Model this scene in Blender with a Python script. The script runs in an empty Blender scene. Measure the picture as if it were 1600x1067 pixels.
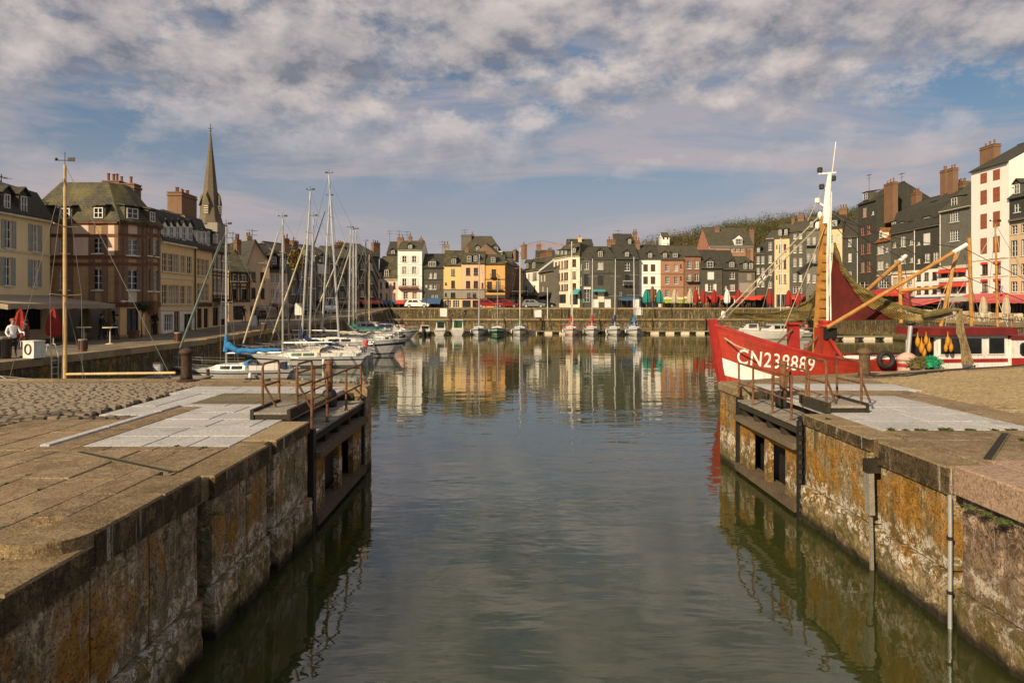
import bpy, bmesh, math, random
from mathutils import Vector, Matrix, noise
SC = bpy.context.scene
COL = SC.collection
R = random.Random(7)
# ---------------------------------------------------------------- camera
F = 1067.0; CX = 800.0; HY = 478.0; EYE = 4.47      # focal length and horizon of the photograph in its own pixels
cam = bpy.data.cameras.new('camera'); camo = bpy.data.objects.new('camera', cam); COL.objects.link(camo)
cam.sensor_width = 36.0; cam.lens = 36.0 * F / 1600.0
cam.shift_y = -(533.5 - HY) / 1600.0
camo.location = (0, 0, EYE); camo.rotation_euler = (math.pi / 2, 0, 0)
cam.clip_end = 9000; cam.clip_start = 0.05
SC.camera = camo
# ---------------------------------------------------------------- light
SUN = Vector((-0.60, -0.80, 0.0)).normalized(); EL = math.radians(29)
SUNV = Vector((SUN.x * math.cos(EL), SUN.y * math.cos(EL), math.sin(EL)))
world = bpy.data.worlds.new('World'); SC.world = world; world.use_nodes = True
BLC = .58; SB, SP = 6.6, 3.3                              # where the cloud pattern sits
CIRRUS = (5.9, 5.0, 5.0); CDARK = (2.3, 2.4, 2.9); CLIT = (8.2, 7.2, 6.7); CMID = (4.0, 3.7, 3.9)
def build_world():
    nt = world.node_tree; nt.nodes.clear(); L = nt.links
    def N(t, **k):
        n = nt.nodes.new(t)
        for a, b in k.items(): setattr(n, a, b)
        return n
    def math_(op, a, b=None, clamp=False):
        n = N('ShaderNodeMath', operation=op, use_clamp=clamp)
        for i, v in enumerate((a, b)):
            if v is None: continue
            if isinstance(v, (int, float)): n.inputs[i].default_value = v
            else: L.new(v, n.inputs[i])
        return n.outputs[0]
    def mix(f, a, b, mode='MIX'):
        n = N('ShaderNodeMix', data_type='RGBA', blend_type=mode)
        for s, v in ((n.inputs[0], f), (n.inputs[6], a), (n.inputs[7], b)):
            if isinstance(v, (int, float)): s.default_value = v
            elif isinstance(v, tuple): s.default_value = (*v, 1)
            else: L.new(v, s)
        return n.outputs[2]
    def ramp(v, pts):
        n = N('ShaderNodeValToRGB'); e = n.color_ramp.elements
        while len(e) > 1: e.remove(e[-1])
        e[0].position = pts[0][0]; e[0].color = (pts[0][1],) * 3 + (1,)
        for p, c in pts[1:]:
            q = e.new(p); q.color = (c, c, c, 1)
        L.new(v, n.inputs[0]); return n.outputs[0]
    def noise_(vec, scale, detail, rough=.55, dist=0.0):
        n = N('ShaderNodeTexNoise'); n.inputs['Scale'].default_value = scale; n.inputs['Detail'].default_value = detail
        n.inputs['Roughness'].default_value = rough; n.inputs['Distortion'].default_value = dist
        L.new(vec, n.inputs['Vector']); return n.outputs['Fac']
    sky = N('ShaderNodeTexSky', sky_type='NISHITA', sun_disc=False, sun_elevation=EL, sun_rotation=math.atan2(SUN.x, SUN.y))
    sky.air_density = 1.0; sky.dust_density = 2.2; sky.ozone_density = 1.6
    tc = N('ShaderNodeTexCoord'); sep = N('ShaderNodeSeparateXYZ'); L.new(tc.outputs['Generated'], sep.inputs[0])
    z = math_('MAXIMUM', sep.outputs[2], 0.0)
    den = math_('ADD', z, 0.10)
    comb = N('ShaderNodeCombineXYZ')
    L.new(math_('DIVIDE', sep.outputs[0], den), comb.inputs[0]); L.new(math_('DIVIDE', sep.outputs[1], den), comb.inputs[1])
    def mapped(loc, rot, sc):
        m = N('ShaderNodeMapping'); m.inputs['Location'].default_value = loc; m.inputs['Rotation'].default_value = (0, 0, rot)
        m.inputs['Scale'].default_value = sc; L.new(comb.outputs[0], m.inputs[0]); return m.outputs[0]
    base = mix(0.25, sky.outputs[0], (1.2, 2.1, 3.6))                      # thin high veil
    base = mix(1.0, (.66, .92, .98), base, 'MULTIPLY')
    hz = ramp(z, [(0.0, .94), (.05, .86), (.13, .55), (.22, .20), (.36, 0.0)])
    base = mix(hz, base, (5.4, 4.6, 4.75))                                # pinkish low haze
    gen = tc.outputs['Generated']
    def dirv(loc, sc):
        m = N('ShaderNodeMapping'); m.inputs['Location'].default_value = loc; m.inputs['Scale'].default_value = sc; L.new(gen, m.inputs[0]); return m.outputs[0]
    st = noise_(dirv((3.1, 1.7, 0), (1.0, 1.0, 5.5)), 1.9, 8, .6, .6)      # streaky cirrus
    stm = ramp(st, [(.44, 0.0), (.60, 1.0)])
    base = mix(math_('MULTIPLY', stm, ramp(z, [(0.0, .75), (.16, .8), (.3, .6), (1, .4)])), base, CIRRUS)
    big = noise_(dirv((SB, .4, 0), (1, 1, 1.8)), 2.3, 3, .5)
    S_ = (1, 1, 1.75); warp = .05
    puff = noise_(dirv((7.3, SP, 0), S_), 6.6, 11, .65, warp)
    def billow(vec):                                                       # cauliflower lumps
        vn = N('ShaderNodeTexVoronoi', feature='F1'); vn.inputs['Scale'].default_value = 14.0
        L.new(vec, vn.inputs['Vector']); return math_('MULTIPLY', math_('SUBTRACT', BLC, vn.outputs['Distance']), .18)
    puff = math_('ADD', puff, billow(dirv((7.3, SP, 0), S_)))
    dens = math_('ADD', math_('MULTIPLY', puff, .70), math_('MULTIPLY', big, .42))
    dens = math_('ADD', dens, ramp(z, [(0.0, 0.0), (.24, .02), (.31, .10), (.40, .10), (1, .09)]))
    cm = ramp(dens, [(.565, 0.0), (.612, .6), (.69, 1.0)])
    cm = math_('MULTIPLY', cm, ramp(z, [(.14, 0.0), (.21, .4), (.285, 1.0)]))
    # lit side of each puff: compare with the density a little towards the sun and upwards
    puff2 = noise_(dirv((7.3 - .018, SP, .045), S_), 6.6, 8, .65, warp)
    puff2 = math_('ADD', puff2, billow(dirv((7.3 - .018, SP, .045), S_)))
    lit = math_('ADD', math_('MULTIPLY', math_('SUBTRACT', puff, puff2), 2.8), .46, True)
    ccol = mix(lit, CDARK, CLIT)
    ccol = mix(ramp(dens, [(.66, 0.0), (.92, .55)]), ccol, CMID)
    out = mix(math_('MULTIPLY', cm, .95), base, ccol)
    bg = N('ShaderNodeBackground'); bg.inputs[1].default_value = 0.070; L.new(out, bg.inputs[0])
    o = N('ShaderNodeOutputWorld'); L.new(bg.outputs[0], o.inputs[0])
build_world()
sl = bpy.data.lights.new('sun', 'SUN'); so = bpy.data.objects.new('sun', sl); COL.objects.link(so)
sl.energy = 5.0; sl.angle = math.radians(.6); sl.color = (1.0, .80, .53)
so.rotation_euler = (-SUNV).to_track_quat('-Z', 'Y').to_euler(); so.location = (0, 0, 60)
SC.view_settings.view_transform = 'Standard'; SC.view_settings.look = 'None'; SC.view_settings.gamma = 1
SC.view_settings.exposure = 0.32; SC.view_settings.use_curve_mapping = False
SC.render.engine = 'CYCLES'
try:
    SC.cycles.use_denoising = True; SC.cycles.max_bounces = 6; SC.cycles.transparent_max_bounces = 12
except Exception: pass
# ---------------------------------------------------------------- materials
def at(px, py, Y): return Vector(((px - CX) / F * Y, Y, EYE - (py - HY) / F * Y))
def gnd(px, py, z):
    Y = (EYE - z) * F / (py - HY); return Vector(((px - CX) / F * Y, Y, z))
MATS = {}
class NT:
    def __init__(s, name):
        s.m = bpy.data.materials.new(name); s.m.use_nodes = True; s.t = s.m.node_tree; s.t.nodes.clear(); s.L = s.t.links
        s.b = s.N('ShaderNodeBsdfPrincipled'); o = s.N('ShaderNodeOutputMaterial'); s.L.new(s.b.outputs[0], o.inputs[0]); s.out = o
    def N(s, t, **k):
        n = s.t.nodes.new(t)
        for a, b in k.items(): setattr(n, a, b)
        return n
    def set(s, sock, v):
        if isinstance(v, (int, float)): sock.default_value = v
        elif isinstance(v, tuple): sock.default_value = (*v, 1) if len(v) == 3 and sock.type == 'RGBA' else v
        else: s.L.new(v, sock)
    def math(s, op, a, b=None, clamp=False):
        n = s.N('ShaderNodeMath', operation=op, use_clamp=clamp); s.set(n.inputs[0], a)
        if b is not None: s.set(n.inputs[1], b)
        return n.outputs[0]
    def mix(s, f, a, b, mode='MIX'):
        n = s.N('ShaderNodeMix', data_type='RGBA', blend_type=mode); s.set(n.inputs[0], f); s.set(n.inputs[6], a); s.set(n.inputs[7], b); return n.outputs[2]
    def ramp(s, v, pts):
        n = s.N('ShaderNodeValToRGB'); e = n.color_ramp.elements
        while len(e) > 1: e.remove(e[-1])
        e[0].position = pts[0][0]; e[0].color = (pts[0][1],) * 3 + (1,)
        for p, c in pts[1:]:
            q = e.new(p); q.color = (c, c, c, 1)
        s.L.new(v, n.inputs[0]); return n.outputs[0]
    def coord(s, kind='Object'): return s.N('ShaderNodeTexCoord').outputs[kind]
    def pos(s): return s.N('ShaderNodeNewGeometry').outputs['Position']
    def mapv(s, v, sc=(1, 1, 1), loc=(0, 0, 0), rot=(0, 0, 0)):
        n = s.N('ShaderNodeMapping'); n.inputs['Scale'].default_value = sc; n.inputs['Location'].default_value = loc; n.inputs['Rotation'].default_value = rot
        s.L.new(v, n.inputs[0]); return n.outputs[0]
    def noise(s, v, sc, det=4, ro=.55, dist=0.0):
        n = s.N('ShaderNodeTexNoise'); n.inputs['Scale'].default_value = sc; n.inputs['Detail'].default_value = det
        n.inputs['Roughness'].default_value = ro; n.inputs['Distortion'].default_value = dist
        s.L.new(v, n.inputs['Vector']); return n.outputs['Fac']
    def vor(s, v, sc, feat='F1'):
        n = s.N('ShaderNodeTexVoronoi', feature=feat); n.inputs['Scale'].default_value = sc; s.L.new(v, n.inputs['Vector']); return n
    def bump(s, h, dist=.02, st=1.0):
        n = s.N('ShaderNodeBump'); n.inputs['Distance'].default_value = dist; n.inputs['Strength'].default_value = st
        s.set(n.inputs['Height'], h); s.L.new(n.outputs[0], s.b.inputs['Normal'])
    def objrand(s): return s.N('ShaderNodeObjectInfo').outputs['Random']
    def done(s, col=None, rough=None, metal=None, spec=None):
        if col is not None: s.set(s.b.inputs['Base Color'], col)
        if rough is not None: s.set(s.b.inputs['Roughness'], rough)
        if metal is not None: s.b.inputs['Metallic'].default_value = metal
        if spec is not None: s.b.inputs['Specular IOR Level'].default_value = spec
        return s.m
def paint(name, col, var=.18, rough=.55, sc=2.0, metal=0.0, bump=.004, spec=.35, dirt=None, rnd=0.0):
    """a painted, plastered or metal surface with blotches and fine wear"""
    if name in MATS: return MATS[name]
    n = NT(name); c = n.coord()
    a = n.noise(c, sc, 6, .6); b = n.noise(n.mapv(c, (3, 3, .4)), sc * 2.3, 7, .72)
    dk = tuple(x * (1 - var * 1.6) for x in col); lt = tuple(min(1, x * (1 + var)) for x in col)
    k = n.mix(n.ramp(a, [(.3, 0), (.7, 1)]), dk, lt)
    d = dirt or tuple(x * .45 for x in col)
    k = n.mix(n.math('MULTIPLY', n.ramp(b, [(.50, 0), (.62, 1)]), .65 if dirt else var * 1.5), k, d)
    if rnd:
        k = n.mix(rnd, k, n.mix(n.objrand(), tuple(x * .5 for x in col), tuple(min(1, x * 1.5) for x in col)))
    n.bump(n.noise(c, sc * 9, 4), bump)
    MATS[name] = n.done(k, rough, metal, spec); return MATS[name]
def wallmat(name, col, kind='plaster', col2=None, mortar=(.28, .25, .2), var=.2, streak=(.10, .085, .06), samt=.35):
    """facade: plaster, brick, slate or half timber. local coordinates in metres"""
    if name in MATS: return MATS[name]
    n = NT(name); c = n.coord(); sp = n.N('ShaderNodeSeparateXYZ'); n.L.new(c, sp.inputs[0])
    cb = n.N('ShaderNodeCombineXYZ'); n.L.new(n.math('ADD', sp.outputs[0], sp.outputs[1]), cb.inputs[0]); n.L.new(sp.outputs[2], cb.inputs[1])
    uv = cb.outputs[0]
    big = n.noise(c, .45, 5, .6)
    col2 = col2 or tuple(x * (1 - var) for x in col)
    if kind in ('brick', 'slate'):
        br = n.N('ShaderNodeTexBrick'); n.L.new(uv, br.inputs['Vector'])
        br.inputs['Scale'].default_value = 1.0
        br.inputs['Brick Width'].default_value = .24 if kind == 'brick' else .30
        br.inputs['Row Height'].default_value = .085 if kind == 'brick' else .17
        br.inputs['Mortar Size'].default_value = .012 if kind == 'brick' else .012
        br.inputs['Color1'].default_value = (*col, 1); br.inputs['Color2'].default_value = (*col2, 1)
        br.inputs['Mortar'].default_value = (*(mortar if kind == 'brick' else tuple(x * .35 for x in col)), 1)
        k = br.outputs['Color']; n.bump(br.outputs['Fac'], -.012)
        k = n.mix(n.ramp(big, [(.35, 0), (.7, .5)]), k, tuple(x * .6 for x in col2))
    else:
        k = n.mix(n.ramp(big, [(.3, 0), (.7, 1)]), col2, col)
        n.bump(n.noise(c, 14, 5), .008)
    s1 = n.noise(n.mapv(c, (2.2, 2.2, .22)), 1.4, 6, .65)
    k = n.mix(n.math('MULTIPLY', n.ramp(s1, [(.48, 0), (.78, 1)]), samt), k, streak)
    k = n.mix(.22, k, n.mix(n.noise(c, 26, 3), tuple(x * .55 for x in col), tuple(min(1, x * 1.3) for x in col)))
    MATS[name] = n.done(k, .85, 0, .2); return MATS[name]
def roofmat(name, col, moss=(.10, .09, .03), amt=.5):
    if name in MATS: return MATS[name]
    n = NT(name); c = n.coord(); sp = n.N('ShaderNodeSeparateXYZ'); n.L.new(c, sp.inputs[0])
    cb = n.N('ShaderNodeCombineXYZ'); n.L.new(sp.outputs[0], cb.inputs[0]); n.L.new(n.math('ADD', sp.outputs[2], n.math('MULTIPLY', sp.outputs[1], .35)), cb.inputs[1])
    br = n.N('ShaderNodeTexBrick'); n.L.new(cb.outputs[0], br.inputs['Vector']); br.inputs['Scale'].default_value = 1
    br.inputs['Brick Width'].default_value = .3; br.inputs['Row Height'].default_value = .16; br.inputs['Mortar Size'].default_value = .014
    br.inputs['Color1'].default_value = (*col, 1); br.inputs['Color2'].default_value = (*[x * .62 for x in col], 1); br.inputs['Mortar'].default_value = (*[x * .3 for x in col], 1)
    k = n.mix(n.math('MULTIPLY', n.ramp(n.noise(c, .8, 6, .65), [(.42, 0), (.66, 1)]), amt), br.outputs['Color'], moss)
    k = n.mix(n.math('MULTIPLY', n.ramp(n.noise(n.mapv(c, (3, .4, .4)), 1.3, 5), [(.5, 0), (.75, 1)]), .4), k, tuple(x * .4 for x in col))
    n.bump(br.outputs['Fac'], -.02); MATS[name] = n.done(k, .7, 0, .3); return MATS[name]
def glass(name, col=(.012, .014, .016), rough=.08):
    if name in MATS: return MATS[name]
    n = NT(name); c = n.coord()
    n.bump(n.noise(c, 1.3, 2), .02)
    k = n.mix(n.ramp(n.noise(n.pos(), .6, 3), [(.4, 0), (.65, 1)]), col, tuple(x * 2.2 + .006 for x in col))
    MATS[name] = n.done(k, rough, 0, .5); return MATS[name]
def stone(name, cols, sc=1.0, spot=.5, rough=.9, bump=.02, streak=0.0, speck=(.5, .46, .38), rnd=.25):
    """weathered paving or block stone; cols = dark, mid, light"""
    if name in MATS: return MATS[name]
    n = NT(name); c = n.pos()
    a = n.noise(c, sc * .55, 8, .72); b = n.noise(c, sc * 4.2, 8, .78, .3); d = n.noise(c, sc * 22, 4, .7)
    k = n.mix(n.ramp(a, [(.38, 0), (.60, 1)]), cols[0], cols[1]); k = n.mix(n.math('MULTIPLY', n.ramp(b, [(.46, 0), (.62, 1)]), spot), k, cols[2])
    k = n.mix(n.math('MULTIPLY', n.ramp(d, [(.48, 0), (.62, 1)]), .72), k, tuple(x * .45 for x in cols[0]))
    k = n.mix(n.math('MULTIPLY', n.ramp(n.noise(c, sc * 9, 5, .8), [(.66, 0), (.72, 1)]), .5), k, speck)
    st = n.noise(n.mapv(c, (1, 1, 1), (9, 4, 2)), .8, 8, .75, .6); k = n.mix(n.math('MULTIPLY', n.ramp(st, [(.54, 0), (.62, 1)]), .55), k, tuple(x * .5 for x in cols[0]))
    gr = n.noise(c, sc * 48, 2, .6); k = n.mix(n.math('MULTIPLY', n.ramp(gr, [(.55, 0), (.63, 1)]), .55), k, tuple(min(1, x * 1.25) for x in cols[2]))
    if rnd: k = n.mix(rnd, k, n.mix(n.objrand(), tuple(x * .45 for x in cols[1]), tuple(min(1, x * 1.35) for x in cols[2])))
    n.bump(n.math('ADD', n.math('MULTIPLY', b, .6), n.math('MULTIPLY', d, .4)), bump)
    MATS[name] = n.done(k, rough, 0, .25); return MATS[name]
def quaywall(name, ochre=.5, base=(.24, .185, .115), pale=(.36, .30, .21), crust=1.0, streaks=1.0):
    """harbour masonry: streaks, lichen, algae and a crust along the tide line, on world height"""
    if name in MATS: return MATS[name]
    n = NT(name); c = n.pos(); sp = n.N('ShaderNodeSeparateXYZ'); n.L.new(c, sp.inputs[0]); z = sp.outputs[2]
    wob = n.math('MULTIPLY', n.math('SUBTRACT', n.noise(c, 1.1, 5, .65), .5), 1.0); zz = n.math('ADD', z, wob)
    zn = n.math('DIVIDE', n.math('ADD', zz, 1.0), 4.0)                     # -1..3 m to 0..1
    a = n.noise(c, 1.3, 8, .7); f = n.noise(c, 7.5, 8, .8, .5); g = n.noise(c, 30, 4, .75); hh = n.noise(c, 3.1, 8, .75, .8)
    k = n.mix(n.ramp(a, [(.38, 0), (.62, 1)]), base, pale)
    k = n.mix(n.math('MULTIPLY', n.ramp(f, [(.44, 0), (.58, 1)]), .75), k, tuple(x * .32 for x in base))
    k = n.mix(n.math('MULTIPLY', n.ramp(hh, [(.53, 0), (.58, 1)]), .8), k, tuple(x * 1.5 for x in pale))
    st = n.noise(n.mapv(c, (3.4, 3.4, .20)), 1.3, 8, .75)
    k = n.mix(n.math('MULTIPLY', n.ramp(st, [(.47, 0), (.56, 1)]), n.math('MULTIPLY', n.ramp(zn, [(.38, 0), (.5, .92), (.9, .92)]), streaks)), k, (.030, .025, .014))
    st2 = n.noise(n.mapv(c, (4.6, 4.6, .26), (5, 9, 2)), 1.7, 7, .75)
    k = n.mix(n.math('MULTIPLY', n.ramp(st2, [(.575, 0), (.63, 1)]), n.ramp(zn, [(.42, 0), (.52, .85)])), k, (.56, .50, .41))
    oc = n.noise(n.mapv(c, (1, 1, .55), (3, 1, 7)), 1.0, 8, .72, .4)
    k = n.mix(n.math('MULTIPLY', n.ramp(oc, [(.63 - .22 * ochre, 0), (.71 - .2 * ochre, 1)]), n.ramp(zn, [(.32, 0), (.42, .92), (.66, .85), (.76, 0)])), k, n.mix(n.ramp(f, [(.4, 0), (.6, 1)]), (.22, .085, .008), (.55, .28, .035)))
    al = n.ramp(zn, [(.25, .95), (.38, .85), (.47, .5), (.56, 0)])
    k = n.mix(n.math('MULTIPLY', al, n.ramp(n.noise(c, 2.4, 8, .75), [(.42, 0), (.54, .95)])), k, n.mix(n.ramp(g, [(.4, 0), (.65, 1)]), (.035, .031, .006), (.27, .205, .035)))
    wc = n.math('MULTIPLY', n.ramp(zn, [(.33, 0), (.40, 1), (.46, 1), (.53, 0)]), n.ramp(n.math('ADD', n.math('MULTIPLY', f, .6), n.math('MULTIPLY', hh, .4)), [(.50, 0), (.535, .97)]))
    k = n.mix(n.math('MULTIPLY', wc, crust), k, (.74, .68, .57))
    k = n.mix(n.math('MULTIPLY', n.ramp(g, [(.53, 0), (.61, 1)]), .8), k, (.02, .016, .01))
    k = n.mix(n.ramp(n.math('DIVIDE', n.math('ADD', n.math('ADD', z, n.math('MULTIPLY', wob, .15)), 1), 4), [(.27, .92), (.305, 0)]), k, (.014, .013, .007))
    n.bump(n.math('ADD', n.math('MULTIPLY', f, .7), n.math('MULTIPLY', g, .35)), .07)
    MATS[name] = n.done(k, .88, 0, .25); return MATS[name]
# ---------------------------------------------------------------- mesh helper
class MB:
    def __init__(s): s.v = []; s.f = []; s.m = []
    def add(s, vs, fs, m=0):
        b = len(s.v); s.v.extend(Vector(v) for v in vs)
        for f in fs: s.f.append(tuple(b + i for i in f)); s.m.append(m)
        return b
    def box(s, x0, x1, y0, y1, z0, z1, m=0):
        s.add([(x0, y0, z0), (x1, y0, z0), (x1, y1, z0), (x0, y1, z0), (x0, y0, z1), (x1, y0, z1), (x1, y1, z1), (x0, y1, z1)],
              [(3, 2, 1, 0), (4, 5, 6, 7), (0, 1, 5, 4), (1, 2, 6, 5), (2, 3, 7, 6), (3, 0, 4, 7)], m); return s
    def slab(s, x0, x1, y0, y1, z0, z1, ch=.012, m=0):      # chamfered top
        s.add([(x0, y0, z0), (x1, y0, z0), (x1, y1, z0), (x0, y1, z0), (x0, y0, z1 - ch), (x1, y0, z1 - ch), (x1, y1, z1 - ch), (x0, y1, z1 - ch),
               (x0 + ch, y0 + ch, z1), (x1 - ch, y0 + ch, z1), (x1 - ch, y1 - ch, z1), (x0 + ch, y1 - ch, z1)],
              [(0, 1, 5, 4), (1, 2, 6, 5), (2, 3, 7, 6), (3, 0, 4, 7), (4, 5, 9, 8), (5, 6, 10, 9), (6, 7, 11, 10), (7, 4, 8, 11), (8, 9, 10, 11)], m); return s
    def beam(s, a, b, w, h=None, m=0, up=(0, 0, 1)):
        a = Vector(a); b = Vector(b); h = h or w; d = (b - a)
        if d.length < 1e-6: return s
        d.normalize(); u = Vector(up)
        if abs(d.dot(u)) > .98: u = Vector((1, 0, 0))
        x = d.cross(u).normalized() * w / 2; y = x.cross(d).normalized() * h / 2
        s.add([a - x - y, a + x - y, a + x + y, a - x + y, b - x - y, b + x - y, b + x + y, b - x + y],
              [(3, 2, 1, 0), (4, 5, 6, 7), (0, 1, 5, 4), (1, 2, 6, 5), (2, 3, 7, 6), (3, 0, 4, 7)], m); return s
    def tube(s, pts, r, n=6, m=0, cap=True):
        pts = [Vector(p) for p in pts]; k = len(pts)
        rs = r if isinstance(r, (list, tuple)) else [r] * k
        base = len(s.v); u = None
        for i, p in enumerate(pts):
            d = (pts[min(i + 1, k - 1)] - pts[max(i - 1, 0)])
            if d.length < 1e-9: d = Vector((0, 0, 1))
            d.normalize()
            if u is None:
                u = Vector((0, 0, 1)) if abs(d.z) < .9 else Vector((1, 0, 0))
            u = (u - d * u.dot(d)); u.normalize(); w = d.cross(u)
            for j in range(n):
                t = 2 * math.pi * j / n; s.v.append(p + (u * math.cos(t) + w * math.sin(t)) * rs[i])
        for i in range(k - 1):
            for j in range(n):
                q = (j + 1) % n; s.f.append((base + i * n + j, base + i * n + q, base + (i + 1) * n + q, base + (i + 1) * n + j)); s.m.append(m)
        if cap and n > 2:
            s.f.append(tuple(base + j for j in reversed(range(n)))); s.m.append(m)
            s.f.append(tuple(base + (k - 1) * n + j for j in range(n))); s.m.append(m)
        return s
    def lathe(s, prof, n=12, m=0, c=(0, 0, 0), sx=1, sy=1):
        base = len(s.v); c = Vector(c)
        for r, z in prof:
            for j in range(n):
                t = 2 * math.pi * j / n; s.v.append(c + Vector((r * sx * math.cos(t), r * sy * math.sin(t), z)))
        for i in range(len(prof) - 1):
            for j in range(n):
                q = (j + 1) % n; s.f.append((base + i * n + j, base + i * n + q, base + (i + 1) * n + q, base + (i + 1) * n + j)); s.m.append(m)
        s.f.append(tuple(base + j for j in reversed(range(n)))); s.m.append(m)
        s.f.append(tuple(base + (len(prof) - 1) * n + j for j in range(n))); s.m.append(m)
        return s
    def poly(s, pts, m=0): s.add(pts, [tuple(range(len(pts)))], m); return s
    def prism(s, poly, z0, z1, m=0, mt=None):
        n = len(poly); s.add([(p[0], p[1], z0) for p in poly] + [(p[0], p[1], z1) for p in poly], [], m); b = len(s.v) - 2 * n
        for i in range(n):
            j = (i + 1) % n; s.f.append((b + i, b + j, b + n + j, b + n + i)); s.m.append(m)
        s.f.append(tuple(b + n + i for i in range(n))); s.m.append(m if mt is None else mt)
        s.f.append(tuple(b + i for i in reversed(range(n)))); s.m.append(m); return s
    def grid(s, fn, nu, nv, m=0):
        b = len(s.v)
        for j in range(nv + 1):
            for i in range(nu + 1): s.v.append(Vector(fn(i / nu, j / nv)))
        for j in range(nv):
            for i in range(nu):
                o = b + j * (nu + 1) + i; s.f.append((o, o + 1, o + nu + 2, o + nu + 1)); s.m.append(m(i / nu, j / nv) if callable(m) else m)
        return s
    def mesh(s, name, mats, smooth=False, recalc=True):
        me = bpy.data.meshes.new(name); me.from_pydata(s.v, [], s.f)
        for m in (mats if isinstance(mats, (list, tuple)) else [mats]): me.materials.append(m)
        me.polygons.foreach_set('material_index', s.m)
        if recalc:
            bm = bmesh.new(); bm.from_mesh(me); bmesh.ops.recalc_face_normals(bm, faces=bm.faces); bm.to_mesh(me); bm.free()
        if smooth: me.polygons.foreach_set('use_smooth', [True] * len(me.polygons))
        me.update(); return me
    def build(s, name, mats, parent=None, loc=(0, 0, 0), rz=0.0, smooth=False, recalc=True):
        return link(name, s.mesh(name, mats, smooth, recalc), parent, loc, rz)
def link(name, me, parent=None, loc=(0, 0, 0), rz=0.0, scale=None):
    o = bpy.data.objects.new(name, me); COL.objects.link(o); o.location = loc; o.rotation_euler = (0, 0, rz)
    if scale is not None: o.scale = scale
    if parent is not None: o.parent = parent
    return o
def tag(o, label=None, cat=None, group=None, kind=None):
    if label: o['label'] = label
    if cat: o['category'] = cat
    if group: o['group'] = group
    if kind: o['kind'] = kind
    return o
def thing(name, label, cat, loc=(0, 0, 0), rz=0.0, group=None):
    o = bpy.data.objects.new(name, None); COL.objects.link(o); o.location = loc; o.rotation_euler = (0, 0, rz); o.empty_display_size = .3
    return tag(o, label, cat, group)
def struct(name, mb, mats, label=None, **k):
    o = mb.build(name, mats, **k); o['kind'] = 'structure'
    if label: o['label'] = label
    return o
def copy_tree(o, parent=None):
    c = o.copy(); COL.objects.link(c)
    if parent is not None: c.parent = parent
    for ch in list(o.children): copy_tree(ch, c)
    return c
# ---------------------------------------------------------------- palette
WHITE = paint('white_paint', (.70, .69, .64), .10, .5, dirt=(.35, .30, .22))
CREAMP = paint('cream_paint', (.62, .54, .40), .12, .6)
BROWNP = paint('brown_paint', (.16, .07, .035), .2, .6)
REDBR = paint('red_brown_shutter', (.30, .095, .045), .2, .6)
PINKSH = paint('pink_red_window_paint', (.55, .17, .13), .2, .55)
GREYSH = paint('grey_green_shutter', (.33, .36, .33), .15, .6)
DARKP = paint('dark_paint', (.035, .033, .03), .3, .6)
GREENP = paint('dark_green_paint', (.03, .07, .05), .2, .5)
TIMBER = paint('old_timber', (.085, .05, .028), .3, .8, 3)
GLASS = glass('window_glass'); GLASS2 = glass('window_glass_curtained', (.16, .15, .13), .25)
IRON = paint('rusty_iron', (.15, .07, .035), .45, .75, 5, 0, .01, dirt=(.26, .11, .04))
BLACKI = paint('black_iron', (.018, .016, .014), .3, .6, 4)
ALU = paint('aluminium', (.62, .62, .60), .08, .35, 3, .6)
ROPE = paint('rope', (.40, .34, .24), .2, .9, 8)
WIRE = paint('steel_wire', (.22, .21, .19), .1, .5, 4, .5)
BRICKC = wallmat('chimney_brick', (.27, .125, .055), 'brick', (.17, .085, .04))
POT = paint('terracotta_pot', (.22, .095, .05), .25, .8)
ROOF1 = roofmat('slate_roof', (.10, .09, .065)); ROOF2 = roofmat('mossy_slate_roof', (.075, .07, .05), (.15, .125, .04), .85)
ROOF3 = roofmat('dark_slate_roof', (.07, .064, .05), (.07, .065, .035), .4); ROOFO = roofmat('orange_tile_roof', (.40, .15, .05), (.2, .10, .04), .4)
SLATE = wallmat('slate_hung_wall', (.115, .11, .085), 'slate', (.07, .068, .05), streak=(.16, .155, .13), samt=.35)
SLATE2 = wallmat('pale_slate_wall', (.19, .178, .145), 'slate', (.13, .12, .095), streak=(.07, .07, .06))
SLATE3 = wallmat('dark_slate_wall', (.075, .073, .058), 'slate', (.045, .044, .034), streak=(.11, .11, .09))
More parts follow.
